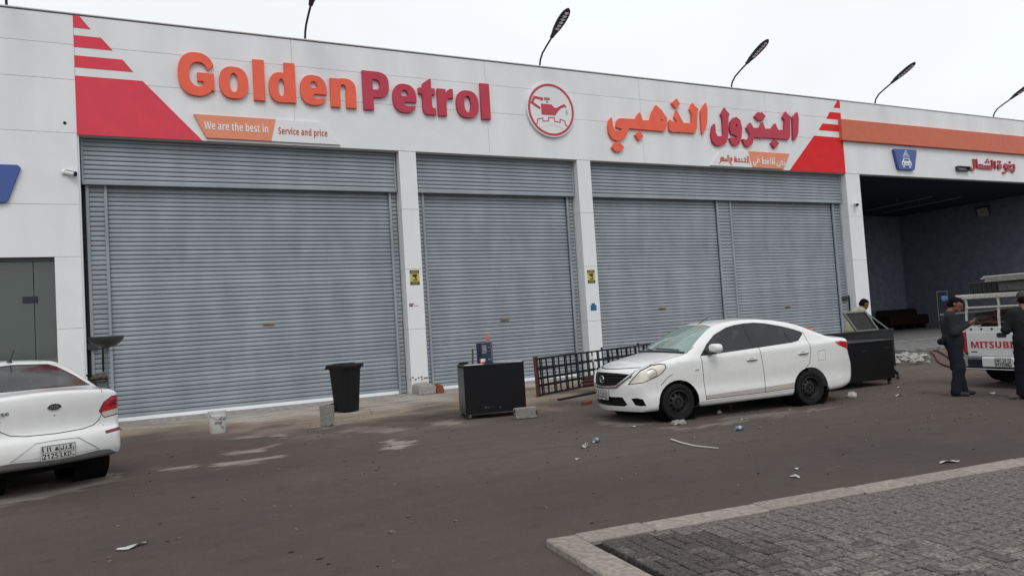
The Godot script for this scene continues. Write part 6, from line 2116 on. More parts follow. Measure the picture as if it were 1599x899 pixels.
	# bundle of rusty tubes before the gate
	for i in 11:
		var x := rng.randf_range(-0.1, 0.1)
		var lay := i / 4
		var c := i % 4
		mb = MB.new()
		mb.bar(Vector3(x, 0, 0), Vector3(x + 2.2, 0, 0), 0.045, 0.045, 0.004)
		var o := single("steel_tube", mb, rust if i % 3 else black, "rusty square steel tube of the low bundle lying before the lattice gate", "steel tube", Vector3(9.72, 0.28 + 0.05 * lay - 0.02 * c, 4.95) + Vector3(-0.07, 0, 0.13) * c, 0.38 + rng.randf_range(-0.05, 0.05), "rusty tubes in the bundle before the gate")
		o.rotation.z = -0.03
	mb = MB.new()
	mb.box(Vector3(1.0, 0.11, 0), Vector3(0.12, 0.22, 0.55), 0.01)
	single("timber_prop", mb, black, "dark block propping up the bundle of rusty tubes", "prop", Vector3(9.72, 0.0, 5.1), 0.38)
	mb = MB.new()
	mb.box(Vector3(0, 0.035, 0), Vector3(0.26, 0.07, 0.13), 0.008)
	single("red_brick", mb, mat("terracotta dark", lin(0.16, 0.055, 0.04), 0.9), "single dark red brick on the ground before the white saloon's bumper", "brick", Vector3(8.55, 0, 6.9), 0.5)
	mb = MB.new()
	mb.box(Vector3(0, 0.02, 0), Vector3(1.5, 0.04, 0.10), 0.006)
	single("dark_plank", mb, black, "dark flat bar lying on the ground below the lattice gate", "metal bar", Vector3(9.3, 0, 5.35), 0.42)
	# black cabinet with open hatch behind the car
	t = thing("charcoal_oven", "long black steel cabinet on casters with its hatch open, behind the white saloon's boot", "cabinet", Vector3(12.0, 0, 9.62), -0.05)
	mb = MB.new()
	mb.box(Vector3(1.2, 0.52, -0.45), Vector3(2.40, 0.78, 0.90), 0.008)
	part("box", mb, black, t)
	mb = MB.new()
	mb.box(Vector3(1.22, 0.925, -0.48), Vector3(2.46, 0.03, 0.98), 0.006)
	mb.box(Vector3(0.9, 1.03, -0.98), Vector3(1.8, 0.05, 0.06), 0.006)
	mb.box(Vector3(2.5, 0.66, -1.3), Vector3(2.3, 0.80, 0.62), 0.006)
	mb.box(Vector3(2.5, 1.085, -1.02), Vector3(2.34, 0.05, 0.08), 0.006)
	part("top", mb, mat("worn black steel", lin(0.05, 0.052, 0.055), 0.35, 0.4, 0.5, 3.0), t)
	mb = MB.new()
	for q in [[0.55, 0.74], [1.55, 0.74], [2.2, 0.77]]:
		mb.box(Vector3(q[0], q[1], 0.006), Vector3(0.16, 0.022, 0.012), 0.004)
	part("handle", mb, mat("worn black steel", lin(0.05, 0.052, 0.055), 0.35, 0.4), t)
	for p in [[0.1, -0.08], [2.3, -0.08], [0.1, -0.8], [2.3, -0.8], [3.55, -1.1], [3.55, -1.5]]:
		caster(t, Vector3(p[0], 0.0, p[1]))
		mb = MB.new()
		mb.box(Vector3(p[0], 0.12, p[1]), Vector3(0.06, 0.08, 0.06), 0.004)
		part("leg", mb, black, t)
	var hb := Basis(EZ, 0.0) * Basis(EX, 0.0)
	mb = MB.new()
	var ha := Vector3(2.56, 1.11, -1.04)
	var hu := Vector3(-0.30, 0.43, -0.05)
	for q in [[Vector3.ZERO, hu], [Vector3(0.66, 0, 0), Vector3(0.66, 0, 0) + hu], [Vector3.ZERO, Vector3(0.66, 0, 0)], [hu, hu + Vector3(0.66, 0, 0)]]:
		mb.bar(ha + q[0], ha + q[1], 0.05, 0.04, 0.004)
	var hatch := part("hatch_frame", mb, mat("hatch grey", lin(0.24, 0.24, 0.23), 0.4, 0.3), t)
	mb = MB.new()
	var qn := hu.cross(EX).normalized()
	mb.quad(ha, ha + Vector3(0.66, 0, 0), ha + Vector3(0.66, 0, 0) + hu, ha + hu, qn)
	mb.quad(ha + qn * 0.01, ha + Vector3(0.66, 0, 0) + qn * 0.01, ha + Vector3(0.66, 0, 0) + hu + qn * 0.01, ha + hu + qn * 0.01, -qn)
	part("hatch_panel", mb, mat("hatch dark", lin(0.05, 0.05, 0.045), 0.5, 0.2, 0.5, 3.0), hatch)
	mb = MB.new()
	mb.bar(ha + hu * 0.95 + Vector3(0.66, 0, 0), ha + Vector3(0.92, 0, 0.05), 0.03, 0.03, 0.003)
	part("stay", mb, mat("hatch grey", lin(0.24, 0.24, 0.23), 0.4, 0.3), hatch)
	mb = MB.new()
	mb.box(Vector3(0, 0.10, 0), Vector3(0.32, 0.20, 0.22), 0.03)
	mb.box(Vector3(0, 0.21, 0), Vector3(0.24, 0.03, 0.15), 0.01)
	single("orange_crate", mb, mat("crate orange", lin(0.58, 0.11, 0.04), 0.5), "small orange box on the black cabinet, just over the saloon's roof end", "box", Vector3(13.05, 1.03, 8.66) + Vector3(0, 0.02, 0))
	# hand trolley right of it
	t = thing("hand_trolley", "folded dark trolley frame with small wheels leaning right of the open-hatch cabinet", "trolley", Vector3(15.05, 0, 9.05), -0.2)
	mb = MB.new()
	mb.bar(Vector3(-0.25, 0.52, 0), Vector3(0.28, 0.12, 0), 0.05, 0.06, 0.004)
	part("side_bar", mb, black, t)
	mb = MB.new()
	mb.bar(Vector3(-0.25, 0.52, -0.35), Vector3(0.28, 0.12, -0.35), 0.05, 0.06, 0.004)
	part("side_bar", mb, black, t)
	for k in 3:
		mb = MB.new()
		var p := Vector3(-0.25, 0.52, 0).lerp(Vector3(0.28, 0.12, 0), 0.1 + 0.4 * k)
		mb.bar(p, p + Vector3(0, 0, -0.35), 0.04, 0.03, 0.003)
		part("cross_bar", mb, black, t)
	for z in [0.0, -0.35]:
		caster(t, Vector3(0.28, 0, z), "wheel")
		mb = MB.new()
		mb.bar(Vector3(-0.24, 0.5, z), Vector3(-0.05, 0.0, z), 0.03, 0.03, 0.003)
		part("leg", mb, rust, t)
	# bowl on a pole
	t = thing("pedestal_bowl", "grey metal bowl on a thin pole before the first shutter's left cheek", "stand", Vector3(-0.28, 0, 1.5))
	mb = MB.new()
	mb.lathe(V([0.0, 1.80, 0.06, 1.80, 0.16, 1.83, 0.26, 1.89, 0.325, 1.96, 0.355, 2.02, 0.355, 2.045, 0.335, 2.045, 0.31, 1.97, 0.15, 1.86, 0.0, 1.84]), 40)
	part("bowl", mb, mat("bowl grey", lin(0.09, 0.10, 0.10), 0.45, 0.35, 0.3, 3.0), t)
	mb = MB.new()
	mb.tube(PackedVector3Array([Vector3(0, 0.02, 0), Vector3(0.0, 1.82, 0)]), 0.028, 12)
	mb.lathe(V([0.028, 1.70, 0.05, 1.78, 0.06, 1.81]), 16)
	part("pole", mb, mat("pole grey", lin(0.17, 0.18, 0.18), 0.45, 0.4), t)
	mb = MB.new()
	mb.lathe(V([0.0, 0.0, 0.24, 0.0, 0.24, 0.02, 0.03, 0.05]), 32)
	part("foot", mb, mat("pole grey", lin(0.17, 0.18, 0.18), 0.45, 0.4), t)
	mb = MB.new()
	mb.box(Vector3(0.10, 1.735, 0.03), Vector3(0.14, 0.02, 0.02), 0.005)
	part("lever", mb, mat("lever red", lin(0.16, 0.03, 0.03), 0.5), t)
	# tray with rags beside it
	t = thing("tool_stand", "low grey tool stand with a black tray of rags, left of the pedestal bowl's pole", "stand", Vector3(-0.50, 0, 1.62))
	mb = MB.new()
	mb.box(Vector3(0.02, 1.12, 0), Vector3(0.42, 0.03, 0.26), 0.006)
	part("tray", mb, black, t)
	mb = MB.new()
	mb.box(Vector3(0.06, 0.55, -0.03), Vector3(0.32, 1.08, 0.16), 0.02)
	part("drum", mb, mat("drum grey", lin(0.26, 0.27, 0.26), 0.6, 0.2, 0.55, 6.0), t)
	mb = MB.new()
	for k in 5:
		mb.lump(Vector3(-0.06 + 0.055 * k, 1.17, 0.02 * (k % 2)), Vector3(0.06, 0.07, 0.07), 0.25, 20 + k, 5, 8)
	part("rag_pile", mb, mat("rag brown", lin(0.26, 0.19, 0.15), 0.95, 0.0, 0.6, 8.0), t)
	mb = MB.new()
	mb.lump(Vector3(-0.12, 1.22, 0.02), Vector3(0.06, 0.05, 0.05), 0.3, 31, 5, 8)
	mb.tube(PackedVector3Array([Vector3(-0.06, 1.14, 0.14), Vector3(0.0, 1.05, 0.15), Vector3(0.02, 0.9, 0.14)]), 0.012, 6)
	part("dark_rag", mb, mat("glove black", lin(0.014, 0.014, 0.016), 0.9), t)
	# padlocks on the guides
	for q in [[25.27, 2.0, -0.30, "dark lock box on the rightmost shutter guide beside the white corner pillar"], [-0.60, 1.86, -0.30, "steel lock box on the first shutter's left guide, by the pedestal bowl"]]:
		t = thing("lock_box", q[3], "lock", Vector3(q[0], q[1], q[2]))
		mb = MB.new()
		mb.box(Vector3(0, 0, 0), Vector3(0.22, 0.16, 0.06), 0.01)
		mb.box(Vector3(0.16, 0.02, 0), Vector3(0.14, 0.05, 0.04), 0.008)
		part("case", mb, mat("lock dark", lin(0.05, 0.052, 0.058), 0.4, 0.5), t)
		mb = MB.new()
		mb.tube(PackedVector3Array([Vector3(0.20, 0.1, 0), Vector3(0.22, -0.05, 0.01), Vector3(0.21, -0.30, 0), Vector3(0.21, -0.62, 0)]), 0.025, 6)
		part("cable", mb, mat("glove black", lin(0.014, 0.014, 0.016), 0.9), t)
	camera_unit("white bullet camera on the left wall beside the red stripes", Vector3(-1.06, 5.95, 0.0), 1.05, 0.28)
	camera_unit("white bullet camera on the corner pillar left of the dark bay", Vector3(25.98, 5.65, 0.0), -0.75, 0.25)
	mb = MB.new()
	mb.prism(circle(Vector2.ZERO, 0.035, 12), 0.0, 0.012)
	single("wall_socket", mb, mat("glove black", lin(0.014, 0.014, 0.016), 0.9), "small black hole cover on the left wall, left of the largest red stripe", "cover", Vector3(-1.0, 7.13, 0))
	# things inside the bay
	t = thing("stacked_seats", "long low dark red-brown bench unit along the bay's back wall", "bench", Vector3(38.3, 0.12, -8.6))
	mb = MB.new()
	mb.box(Vector3(1.7, 0.55, 0), Vector3(3.4, 0.55, 0.9), 0.08)
	part("seat", mb, mat("bench maroon", lin(0.038, 0.019, 0.018), 0.85, 0.0, 0.5, 1.2), t)
	mb = MB.new()
	mb.box(Vector3(1.7, 0.95, -0.4), Vector3(3.4, 0.45, 0.25), 0.08)
	part("backrest", mb, mat("bench maroon", lin(0.05, 0.018, 0.016), 0.85), t)
	for k in 4:
		mb = MB.new()
		mb.box(Vector3(0.3 + 0.93 * k, 0.14, 0), Vector3(0.12, 0.28, 0.7), 0.01)
		part("leg", mb, black, t)
	t = thing("hose_rack", "thin grey pipe rack hung with a light blue cloth inside the dark bay", "rack", Vector3(33.4, 0.12, -2.0))
	for x in [0.0, 0.75]:
		mb = MB.new()
		mb.tube(PackedVector3Array([Vector3(x, 0, 0), Vector3(x, 1.95, 0)]), 0.02, 6)
		part("post", mb, mat("rack grey", lin(0.10, 0.11, 0.12), 0.5), t)
	mb = MB.new()
	mb.tube(PackedVector3Array([Vector3(0, 1.95, 0), Vector3(0.75, 1.95, 0)]), 0.02, 6)
	part("top_rail", mb, mat("rack grey", lin(0.10, 0.11, 0.12), 0.5), t)
	mb = MB.new()
	mb.lump(Vector3(0.42, 1.62, 0.05), Vector3(0.27, 0.13, 0.07), 0.2, 77, 6, 10, false)
	part("cloth", mb, mat("cloth blue", lin(0.09, 0.15, 0.30), 0.9), t)
	# hose and rubble
	mb = MB.new()
	var hz := PackedVector2Array([Vector2(18.06, 8.93), Vector2(18.16, 8.54), Vector2(18.83, 7.85), Vector2(20.0, 6.9), Vector2(21.85, 5.56), Vector2(23.5, 4.3), Vector2(23.9, 4.15), Vector2(23.48, 4.61), Vector2(21.87, 5.89), Vector2(20.27, 7.17), Vector2(19.31, 8.14)])
	var hp := PackedVector3Array()
	for p in curve(hz, 5, false):
		hp.append(Vector3(p.x, 0.035, p.y))
	mb.tube(hp, 0.03, 6)
	single("red_hose", mb, mat("hose red", lin(0.13, 0.05, 0.042), 0.6), "loop of dull red hose on the ground left of the pickup", "hose")
	mb = MB.new()
	for i in 44:
		var u := rng.randf()
		var c := Vector3(lerpf(18.7, 20.9, u) + rng.randf_range(-0.3, 0.3), 0.03, lerpf(6.7, 5.5, u) + rng.randf_range(-0.7, 0.7))
		var s := rng.randf_range(0.04, 0.15)
		mb.lump(c + Vector3(0, s * 0.3 + 0.08 * rng.randf(), 0), Vector3(s * 1.3, s * 0.7, s), 0.3, 100 + i, 5, 8)
	var rb := put("rubble", mb.mesh(), mat("rubble white", lin(0.66, 0.64, 0.61), 0.9, 0.0, 0.55, 2.0))
	tag(rb, "heap of white broken plaster pieces at the bay's apron edge", "rubble", "", "stuff")
	litter()

func litter() -> void:
	var rng := RandomNumberGenerator.new()
	rng.seed = 12
	var white := mat("litter white", lin(0.60, 0.595, 0.57), 0.85, 0.0, 0.25, 9.0)
	var grey := mat("litter grey", lin(0.45, 0.45, 0.43), 0.8, 0.0, 0.4, 9.0)
	var g := "scraps of litter on the yard"
	# sheets of paper, slightly curled
	for q in [[0.03, 12.96, 0.30, 0.12, 0.35, "long crumpled white tissue on the bare asphalt in the near left foreground", 0.03], [7.63, 15.33, 0.26, 0.12, -0.2, "white paper scrap close to the kerb in the right foreground", 0.03], [5.55, 11.55, 0.13, 0.12, 0.4, "folded white paper corner beside the nearer blue can", 0.10], [12.55, 11.15, 0.24, 0.14, 0.0, "white scrap left of the phone reader's feet", 0.05], [7.15, 10.45, 0.16, 0.08, 0.3, "white scrap under the saloon's front bumper", 0.02], [6.32, 14.51, 0.05, 0.05, 0.3, "tiny bright white scrap near the kerb's middle", 0.02], [6.01, 14.78, 0.12, 0.08, 0.9, "small bluish-white wrapper near the kerb's middle", 0.03], [8.75, 11.2, 0.20, 0.06, 0.1, "flat white scrap behind the saloon's front wheel, nearest the camera", 0.01], [13.55, 12.25, 0.3, 0.1, 0.4, "flat white card at the phone reader's shoes", 0.01], [13.8, 10.25, 0.2, 0.12, 0.0, "white scrap between the open-hatch cabinet and the phone reader", 0.03], [5.0, 12.24, 0.11, 0.05, 0.6, "small pale scrap left of the thin white stick", 0.01]]:
		var mb := MB.new()
		var n := 6
		var ph := rng.randf() * 6.0
		var f := func(u: float, v: float) -> Vector3: return Vector3((u - 0.5) * 0.8 * q[2] + 0.02 * sin(v * 5.0 + ph), 0.005 + 0.55 * q[6] * (0.5 + 0.5 * sin(u * 6.0 + v * 4.0 + ph)) * (0.3 + v), (v - 0.5) * 0.8 * q[3] * (0.5 + 0.5 * sin(u * PI)) + 0.02 * sin(u * 7.0 + ph))
		for i in n:
			for k in n:
				mb.quad(f.call(float(i) / n, float(k) / n), f.call(float(i + 1) / n, float(k) / n), f.call(float(i + 1) / n, float(k + 1) / n), f.call(float(i) / n, float(k + 1) / n), EY)
		single("paper_scrap", mb, white, q[5], "litter", Vector3(q[0], 0.004, q[1]), q[4], g)
	# drinks cans
	for q in [[5.90, 11.30, 0.5, "crushed blue can on the asphalt left of the saloon, beside folded paper"], [7.88, 12.02, -0.1, "blue can lying on the asphalt before the saloon's front wheel"]]:
		var t := thing("drink_can", q[3], "can", Vector3(q[0], 0.034, q[1]), q[2], "blue cans on the asphalt")
		var mb := MB.new()
		mb.lathe(V([0.0, -0.06, 0.024, -0.062, 0.033, -0.052, 0.034, 0.05, 0.028, 0.062, 0.026, 0.066, 0.0, 0.062]), 20, Transform3D(Basis(EZ, PI / 2), Vector3.ZERO))
		part("can_body", mb, mat("can blue", lin(0.07, 0.16, 0.25), 0.3, 0.4), t)
		mb = MB.new()
		mb.lathe(V([0.0, 0.0635, 0.027, 0.067]), 16, Transform3D(Basis(EZ, PI / 2), Vector3.ZERO))
		mb.lathe(V([0.0345, -0.02, 0.0348, 0.02]), 16, Transform3D(Basis(EZ, PI / 2), Vector3.ZERO))
		part("can_end", mb, mat("can silver", lin(0.5, 0.5, 0.52), 0.3, 0.7), t)
	# crumpled bag and rag
	for q in [[7.78, 10.80, 0.13, 0.07, "crumpled clear plastic bag by the saloon's front tyre", grey], [12.02, 10.60, 0.13, 0.10, "crumpled white rag on the ground below the saloon's rear bumper", white], [9.05, 10.30, 0.05, 0.05, "tiny white crumpled scrap beneath the saloon's front door", white], [13.65, 13.05, 0.12, 0.06, "dusty pale scrap beside the capped person's shoe", grey]]:
		var mb := MB.new()
		for i in 4:
			mb.lump(Vector3(rng.randf_range(-0.5, 0.5) * q[2], q[3] * 0.35, rng.randf_range(-0.3, 0.3) * q[2]), Vector3(q[2] * 0.6, q[3] * 0.6, q[2] * 0.45), 0.4, 200 + i + int(q[0] * 10), 6, 10)
		single("crumpled_scrap", mb, q[5], q[4], "litter", Vector3(q[0], 0.0, q[1]), 0.3, g)
	var sk := MB.new()
	sk.tube(PackedVector3Array([Vector3(6.68, 0.02, 11.98), Vector3(6.60, 0.015, 12.30), Vector3(6.55, 0.015, 12.63), Vector3(6.63, 0.015, 12.98)]), [0.012, 0.012, 0.010, 0.006], 6)
	single("thin_stick", sk, mat("stick pale", lin(0.50, 0.48, 0.44), 0.8), "thin bent pale stick on the asphalt between the saloon and the kerb", "stick")
	# crumbs and pebbles over the yard
	var mb := MB.new()
	for i in 520:
		var x := rng.randf_range(-0.8, 15.0)
		var z := rng.randf_range(3.0, 15.0)
		if rng.randf() < 0.45:
			x = rng.randf_range(7.0, 14.0)
			z = rng.randf_range(9.0, 14.0)
		var s := rng.randf_range(0.006, 0.020) * (1.6 if rng.randf() < 0.08 else 1.0)
		mb.lump(Vector3(x, s * 0.3, z), Vector3(s * 1.4, s * 0.6, s), 0.35, i, 3, 5)
	var o := put("pebbles", mb.mesh(), mat("pebble tan", lin(0.30, 0.26, 0.22), 0.9, 0.0, 0.6, 5.0))
	tag(o, "small stones and crumbs strewn over the asphalt", "pebbles", "", "stuff")
	mb = MB.new()
	for i in 90:
		var x := rng.randf_range(0.0, 14.0)
		var z := rng.randf_range(6.0, 15.2)
		var s := rng.randf_range(0.006, 0.018)
		mb.lump(Vector3(x, 0.004, z), Vector3(s * 1.6, 0.006, s * 0.6), 0.4, i, 3, 6)
	o = put("dry_leaves", mb.mesh(), mat("leaf dark", lin(0.035, 0.022, 0.016), 0.9))
	tag(o, "dark dry leaf bits scattered over the asphalt", "leaves", "", "stuff")

# ---------------------------------------------------------------- the pickup
func pickup() -> void:
	var t := thing("pickup_truck", "white pickup with red lettering on the tailgate, loaded with rusty rods, at the right edge", "pickup truck", Vector3(14.55, 0, 11.88), deg_to_rad(-8.0))
	var white: StandardMaterial3D = mats["car white"]
	var black: StandardMaterial3D = mats["car black trim"]
	var dark: StandardMaterial3D = mats["gap black"]
	var chrome: StandardMaterial3D = mats["chrome"]
	var rear := Basis(EZ, EY, -EX)   # drawing on the rear face: x to the right, facing -x
	var mb := MB.new()
	mb.prism(rect(-0.72, 0.56, 0.72, 1.13, 0.04), -0.055, 0.0, Transform3D(rear, Vector3(0, 0, 0)), 0.012)
	var tg := part("tailgate", mb, white, t)
	mb = MB.new()
	mb.prism(rect(-0.70, 0.575, 0.70, 1.03, 0.05), -0.004, 0.008, Transform3D(rear, Vector3.ZERO), 0.008)
	part("pressing", mb, white, tg)
	mb = MB.new()
	mb.prism(rect(-0.10, 0.925, 0.10, 1.015, 0.03), -0.002, 0.012, Transform3D(rear, Vector3(0, 0, 0.03)), 0.004)
	part("handle", mb, mat("handle dark", lin(0.015, 0.018, 0.028), 0.4), tg)
	mb = MB.new()
	mb.join(fitted("MITSUBISHI", -0.62, 0.73, 0.60, 0.855, 0.008, 0.006), Transform3D(rear, Vector3.ZERO))
	part("lettering", mb, mat("tailgate red", lin(0.46, 0.02, 0.035), 0.4), tg)
	mb = MB.new()
	for x in [-0.6, -0.38, -0.16]:
		mb.prism(circle(Vector2(x, 1.09), 0.022, 10), 0.0, 0.006, Transform3D(rear, Vector3.ZERO))
	mb.prism(rect(-0.63, 0.645, -0.50, 0.665), 0.006, 0.011, Transform3D(rear, Vector3.ZERO))
	part("fitting", mb, black, tg)
	# bed
	for s in [-1.0, 1.0]:
		mb = MB.new()
		mb.box(Vector3(1.05, 0.88, 0.80 * s), Vector3(2.1, 0.56, 0.10), 0.03)
		var bs := part("bed_side", mb, white, t)
		mb = MB.new()
		mb.lathe(V([0.40, -0.06, 0.40, 0.06, 0.36, 0.06]), 20, Transform3D(Basis(EX, PI / 2 * s), Vector3(0.95, 0.42, 0.80 * s)), 0.6, 0, TAU)
		part("wheel_arch", mb, dark, bs)
		mb = MB.new()
		mb.box(Vector3(0.02, 0.84, 0.795 * s), Vector3(0.06, 0.42, 0.115), 0.02)
		part("tail_light", mb, mats["tail red"], t)
		mb = MB.new()
		mb.tube(PackedVector3Array([Vector3(0.0, 1.18, 0.79 * s), Vector3(2.05, 1.18, 0.79 * s)]), 0.025, 8)
		part("bed_rail", mb, white, t)
	mb = MB.new()
	mb.box(Vector3(1.05, 0.62, 0), Vector3(2.1, 0.05, 1.55), 0.01)
	mb.box(Vector3(2.07, 0.88, 0), Vector3(0.06, 0.56, 1.55), 0.01)
	part("bed_floor", mb, mat("bed liner", lin(0.04, 0.04, 0.042), 0.8), t)
	# bumper with plate
	mb = MB.new()
	mb.box(Vector3(-0.06, 0.45, 0.0), Vector3(0.12, 0.20, 1.64), 0.03)
	var bp := part("bumper", mb, mat("bumper navy", lin(0.016, 0.019, 0.026), 0.4), t)
	mb = MB.new()
	mb.box(Vector3(-0.10, 0.345, 0.0), Vector3(0.20, 0.022, 1.66), 0.006)
	part("step_strip", mb, chrome, bp)
	mb = MB.new()
	mb.box(Vector3(-0.11, 0.475, 0.0), Vector3(0.05, 0.19, 0.66), 0.02)
	part("plate_holder", mb, white, bp)
	mb = MB.new()
	mb.box(Vector3(-0.115, 0.46, -0.70), Vector3(0.04, 0.17, 0.14), 0.02)
	part("end_cap", mb, mat("bumper grey", lin(0.2, 0.2, 0.2), 0.5), bp)
	licence_plate(t, Vector3(-0.142, 0.475, 0.12), rear, 0.34, 0.17, [[[[0.5, 1, 0.5, 0]], -0.44, -0.36], [[[0.1, 0.2, 0.5, 0.75, 0.9, 0.2, 0.1, 0.2]], -0.34, -0.22], [[[0.5, 1, 0.5, 0]], -0.2, -0.12], [[[0.0, 0.2, 0.9, 0.2, 0.9, 1]], 0.06, 0.16]], [["9171", -0.44, -0.02], ["VBA", 0.06, 0.34]])
	for q in [[0.95, 1.0], [0.95, -1.0], [3.85, 1.0], [3.85, -1.0]]:
		wheel(t, Vector3(q[0], 0.345, 0.70 * q[1]), 0.345, 0.22, q[1], mat("black steel rim", lin(0.017, 0.017, 0.018), 0.45, 0.2))
	mb = MB.new()
	mb.box(Vector3(2.4, 0.45, 0), Vector3(4.6, 0.16, 0.8), 0.03)
	mb.tube(PackedVector3Array([Vector3(0.95, 0.345, -0.6), Vector3(0.95, 0.345, 0.6)]), 0.05, 8)
	blob(mb, Vector3(0.95, 0.36, 0.05), Vector3(0.13, 0.13, 0.13))
	part("chassis", mb, dark, t)
	# cab and bonnet
	var prof := curve(V([2.13, 0.45, 2.13, 0.9, 2.15, 1.15, 2.22, 1.45, 2.32, 1.66, 2.5, 1.72, 3.0, 1.73, 3.35, 1.69, 3.6, 1.50, 3.88, 1.20, 4.1, 1.12, 4.6, 1.05, 4.85, 0.95, 4.90, 0.75, 4.90, 0.5, 4.8, 0.38, 3.5, 0.36, 2.3, 0.38]), 2)
	var s2 := shell(prof, [2.1, 0.83, 4.3, 0.83, 4.9, 0.78], [2.1, 0.0, 3.4, -0.05, 4.9, -0.2], [2.1, 1.1, 4.9, 1.05], 0.30, 0.045, 0.07)
	var cab := nets(s2.nx, s2.ny, s2.nz, s2.o, s2.h, s2.f)
	var trash := MB.new()
	cab = carve_sides(cab, [circle(Vector2(3.85, 0.40), 0.42, 24)], trash, 0.1)
	var gl: StandardMaterial3D = mats["tinted glass"]
	var cut := MB.new()
	cab = carve(cab, convex(V([-0.60, 1.18, 0.60, 1.18, 0.54, 1.58, -0.54, 1.58])), EZ, EY, -EX, 0.3, cut)
	part("rear_window", push(cut, -0.01), gl, t)
	cut = MB.new()
	cab = carve(cab, convex(V([-0.68, 1.2, 0.68, 1.2, 0.58, 1.62, -0.58, 1.62])), EZ, EY, EX, 0.3, cut)
	part("windscreen", push(cut, -0.01), gl, t)
	for sg in [1.0, -1.0]:
		cut = MB.new()
		cab = carve(cab, convex(V([2.42, 1.15, 3.75, 1.15, 3.38, 1.58, 2.48, 1.60])), EX, EY, EZ * sg, 0.35, cut)
		part("side_window", push(cut, -0.01), gl, t)
	part("cab", cab, white, t)
	# rack over the bed
	var rack := thing("bed_rack", "cream tubular rack standing over the pickup bed, with wire grille and stacked load", "rack", t.position, t.rotation.y)
	var cream := mat("rack cream", lin(0.62, 0.61, 0.56), 0.5, 0.0, 0.25, 3.0)
	for x in [0.05, 2.0]:
		for z in [-0.70, -0.02, 0.66]:
			mb = MB.new()
			mb.tube(PackedVector3Array([Vector3(x, 1.13, z - 0.02), Vector3(x, 1.35, z - 0.015), Vector3(x, 1.55, z + 0.012), Vector3(x, 1.68, z)]), 0.024, 8)
			part("post", mb, cream, rack)
		mb = MB.new()
		mb.box(Vector3(x, 1.71, 0), Vector3(0.06, 0.085, 1.62), 0.01)
		part("top_bar", mb, cream, rack)
		mb = MB.new()
		mb.tube(PackedVector3Array([Vector3(x, 1.50, -0.70), Vector3(x, 1.50, 0.68)]), 0.022, 8)
		part("mid_bar", mb, cream, rack)
	for z in [-0.78, 0.78]:
		mb = MB.new()
		mb.bar(Vector3(-0.1, 1.735, z), Vector3(3.2, 1.735, z), 0.05, 0.05, 0.006)
		part("side_rail", mb, cream, rack)
	mb = MB.new()
	mb.tube(PackedVector3Array([Vector3(-0.02, 1.70, -0.80), Vector3(-0.05, 1.70, -0.93), Vector3(0.12, 1.70, -0.95), Vector3(0.2, 1.70, -0.82)]), 0.014, 6)
	part("hook", mb, cream, rack)
	mb = MB.new()
	for z in [-0.36, 0.32]:
		mb.tube(PackedVector3Array([Vector3(1.98, 1.66, z), Vector3(1.98, 1.585, z), Vector3(1.98, 1.54, z - 0.16)]), 0.006, 4)
		mb.tube(PackedVector3Array([Vector3(1.98, 1.585, z), Vector3(1.98, 1.54, z + 0.16)]), 0.006, 4)
	part("wire_grille", mb, mat("wire grey", lin(0.3, 0.3, 0.3), 0.5), rack)
	var base := Transform3D(Basis(EY, t.rotation.y), t.position)
	var place := func(o: Node3D) -> void: o.transform = base * o.transform
	# load on the rack
	var crate := thing("plastic_crate", "black slatted crate on top of the pickup's rack", "crate")
	for k in 6:
		mb = MB.new()
		mb.box(Vector3(0.1 + 0.0, 1.86, -0.60 + 0.10 * k), Vector3(0.03, 0.20, 0.07), 0.006)
		part("slat", mb, black, crate)
	mb = MB.new()
	mb.box(Vector3(0.36, 1.79, -0.35), Vector3(0.5, 0.05, 0.62), 0.01)
	mb.box(Vector3(0.60, 1.86, -0.35), Vector3(0.03, 0.2, 0.62), 0.006)
	mb.box(Vector3(0.10, 1.965, -0.35), Vector3(0.04, 0.03, 0.62), 0.006)
	part("tray", mb, black, crate)
	place.call(crate)
	mb = MB.new()
	mb.box(Vector3(1.3, 1.87, 0.42), Vector3(2.4, 0.19, 0.92), 0.02)
	place.call(single("grey_board_pack", mb, mat("board pack grey", lin(0.17, 0.17, 0.16), 0.85, 0.0, 0.3, 2.0), "thick grey board pack on the pickup's rack, right of the black crate", "board pack"))
	for k in 4:
		mb = MB.new()
		mb.box(Vector3(1.25 - 0.02 * k, 1.985 + 0.028 * k, 0.30 + 0.04 * sin(k * 2.3)), Vector3(2.5, 0.024, 1.05), 0.005)
		place.call(single("white_panel", mb, mat("panel white", lin(0.66, 0.66, 0.62), 0.6, 0.0, 0.25, 2.0), "thin white panel of the stack topping the pickup's rack", "panel", Vector3.ZERO, 0.0, "white panels stacked on the pickup's rack"))
	# rods in the bed, one sticking out to the left
	var rng := RandomNumberGenerator.new()
	rng.seed = 9
	for k in 22:
		mb = MB.new()
		var y := 1.15 + 0.013 * k
		var z0 := rng.randf_range(-0.75, -0.55)
		var x0 := rng.randf_range(0.12, 0.6)
		mb.bar(Vector3(x0, y - 0.05, z0), Vector3(x0 + rng.randf_range(-0.2, 0.3), y + rng.randf_range(-0.03, 0.10), rng.randf_range(0.55, 0.75)), 0.035, 0.03, 0.004)
		place.call(single("rusty_rod", mb, rust_mat(k), "dark rusty steel rod of the bundle piled in the pickup bed", "steel rod", Vector3.ZERO, 0.0, "rusty rods in the pickup bed"))
	mb = MB.new()
	mb.bar(Vector3(0.1, 1.39, -1.35), Vector3(0.35, 1.475, 0.7), 0.045, 0.035, 0.004)
	place.call(single("pale_pole", mb, mat("pole pale", lin(0.36, 0.33, 0.29), 0.7, 0.0, 0.3, 6.0), "pale pole jutting out of the pickup bed behind the phone reader", "pole"))

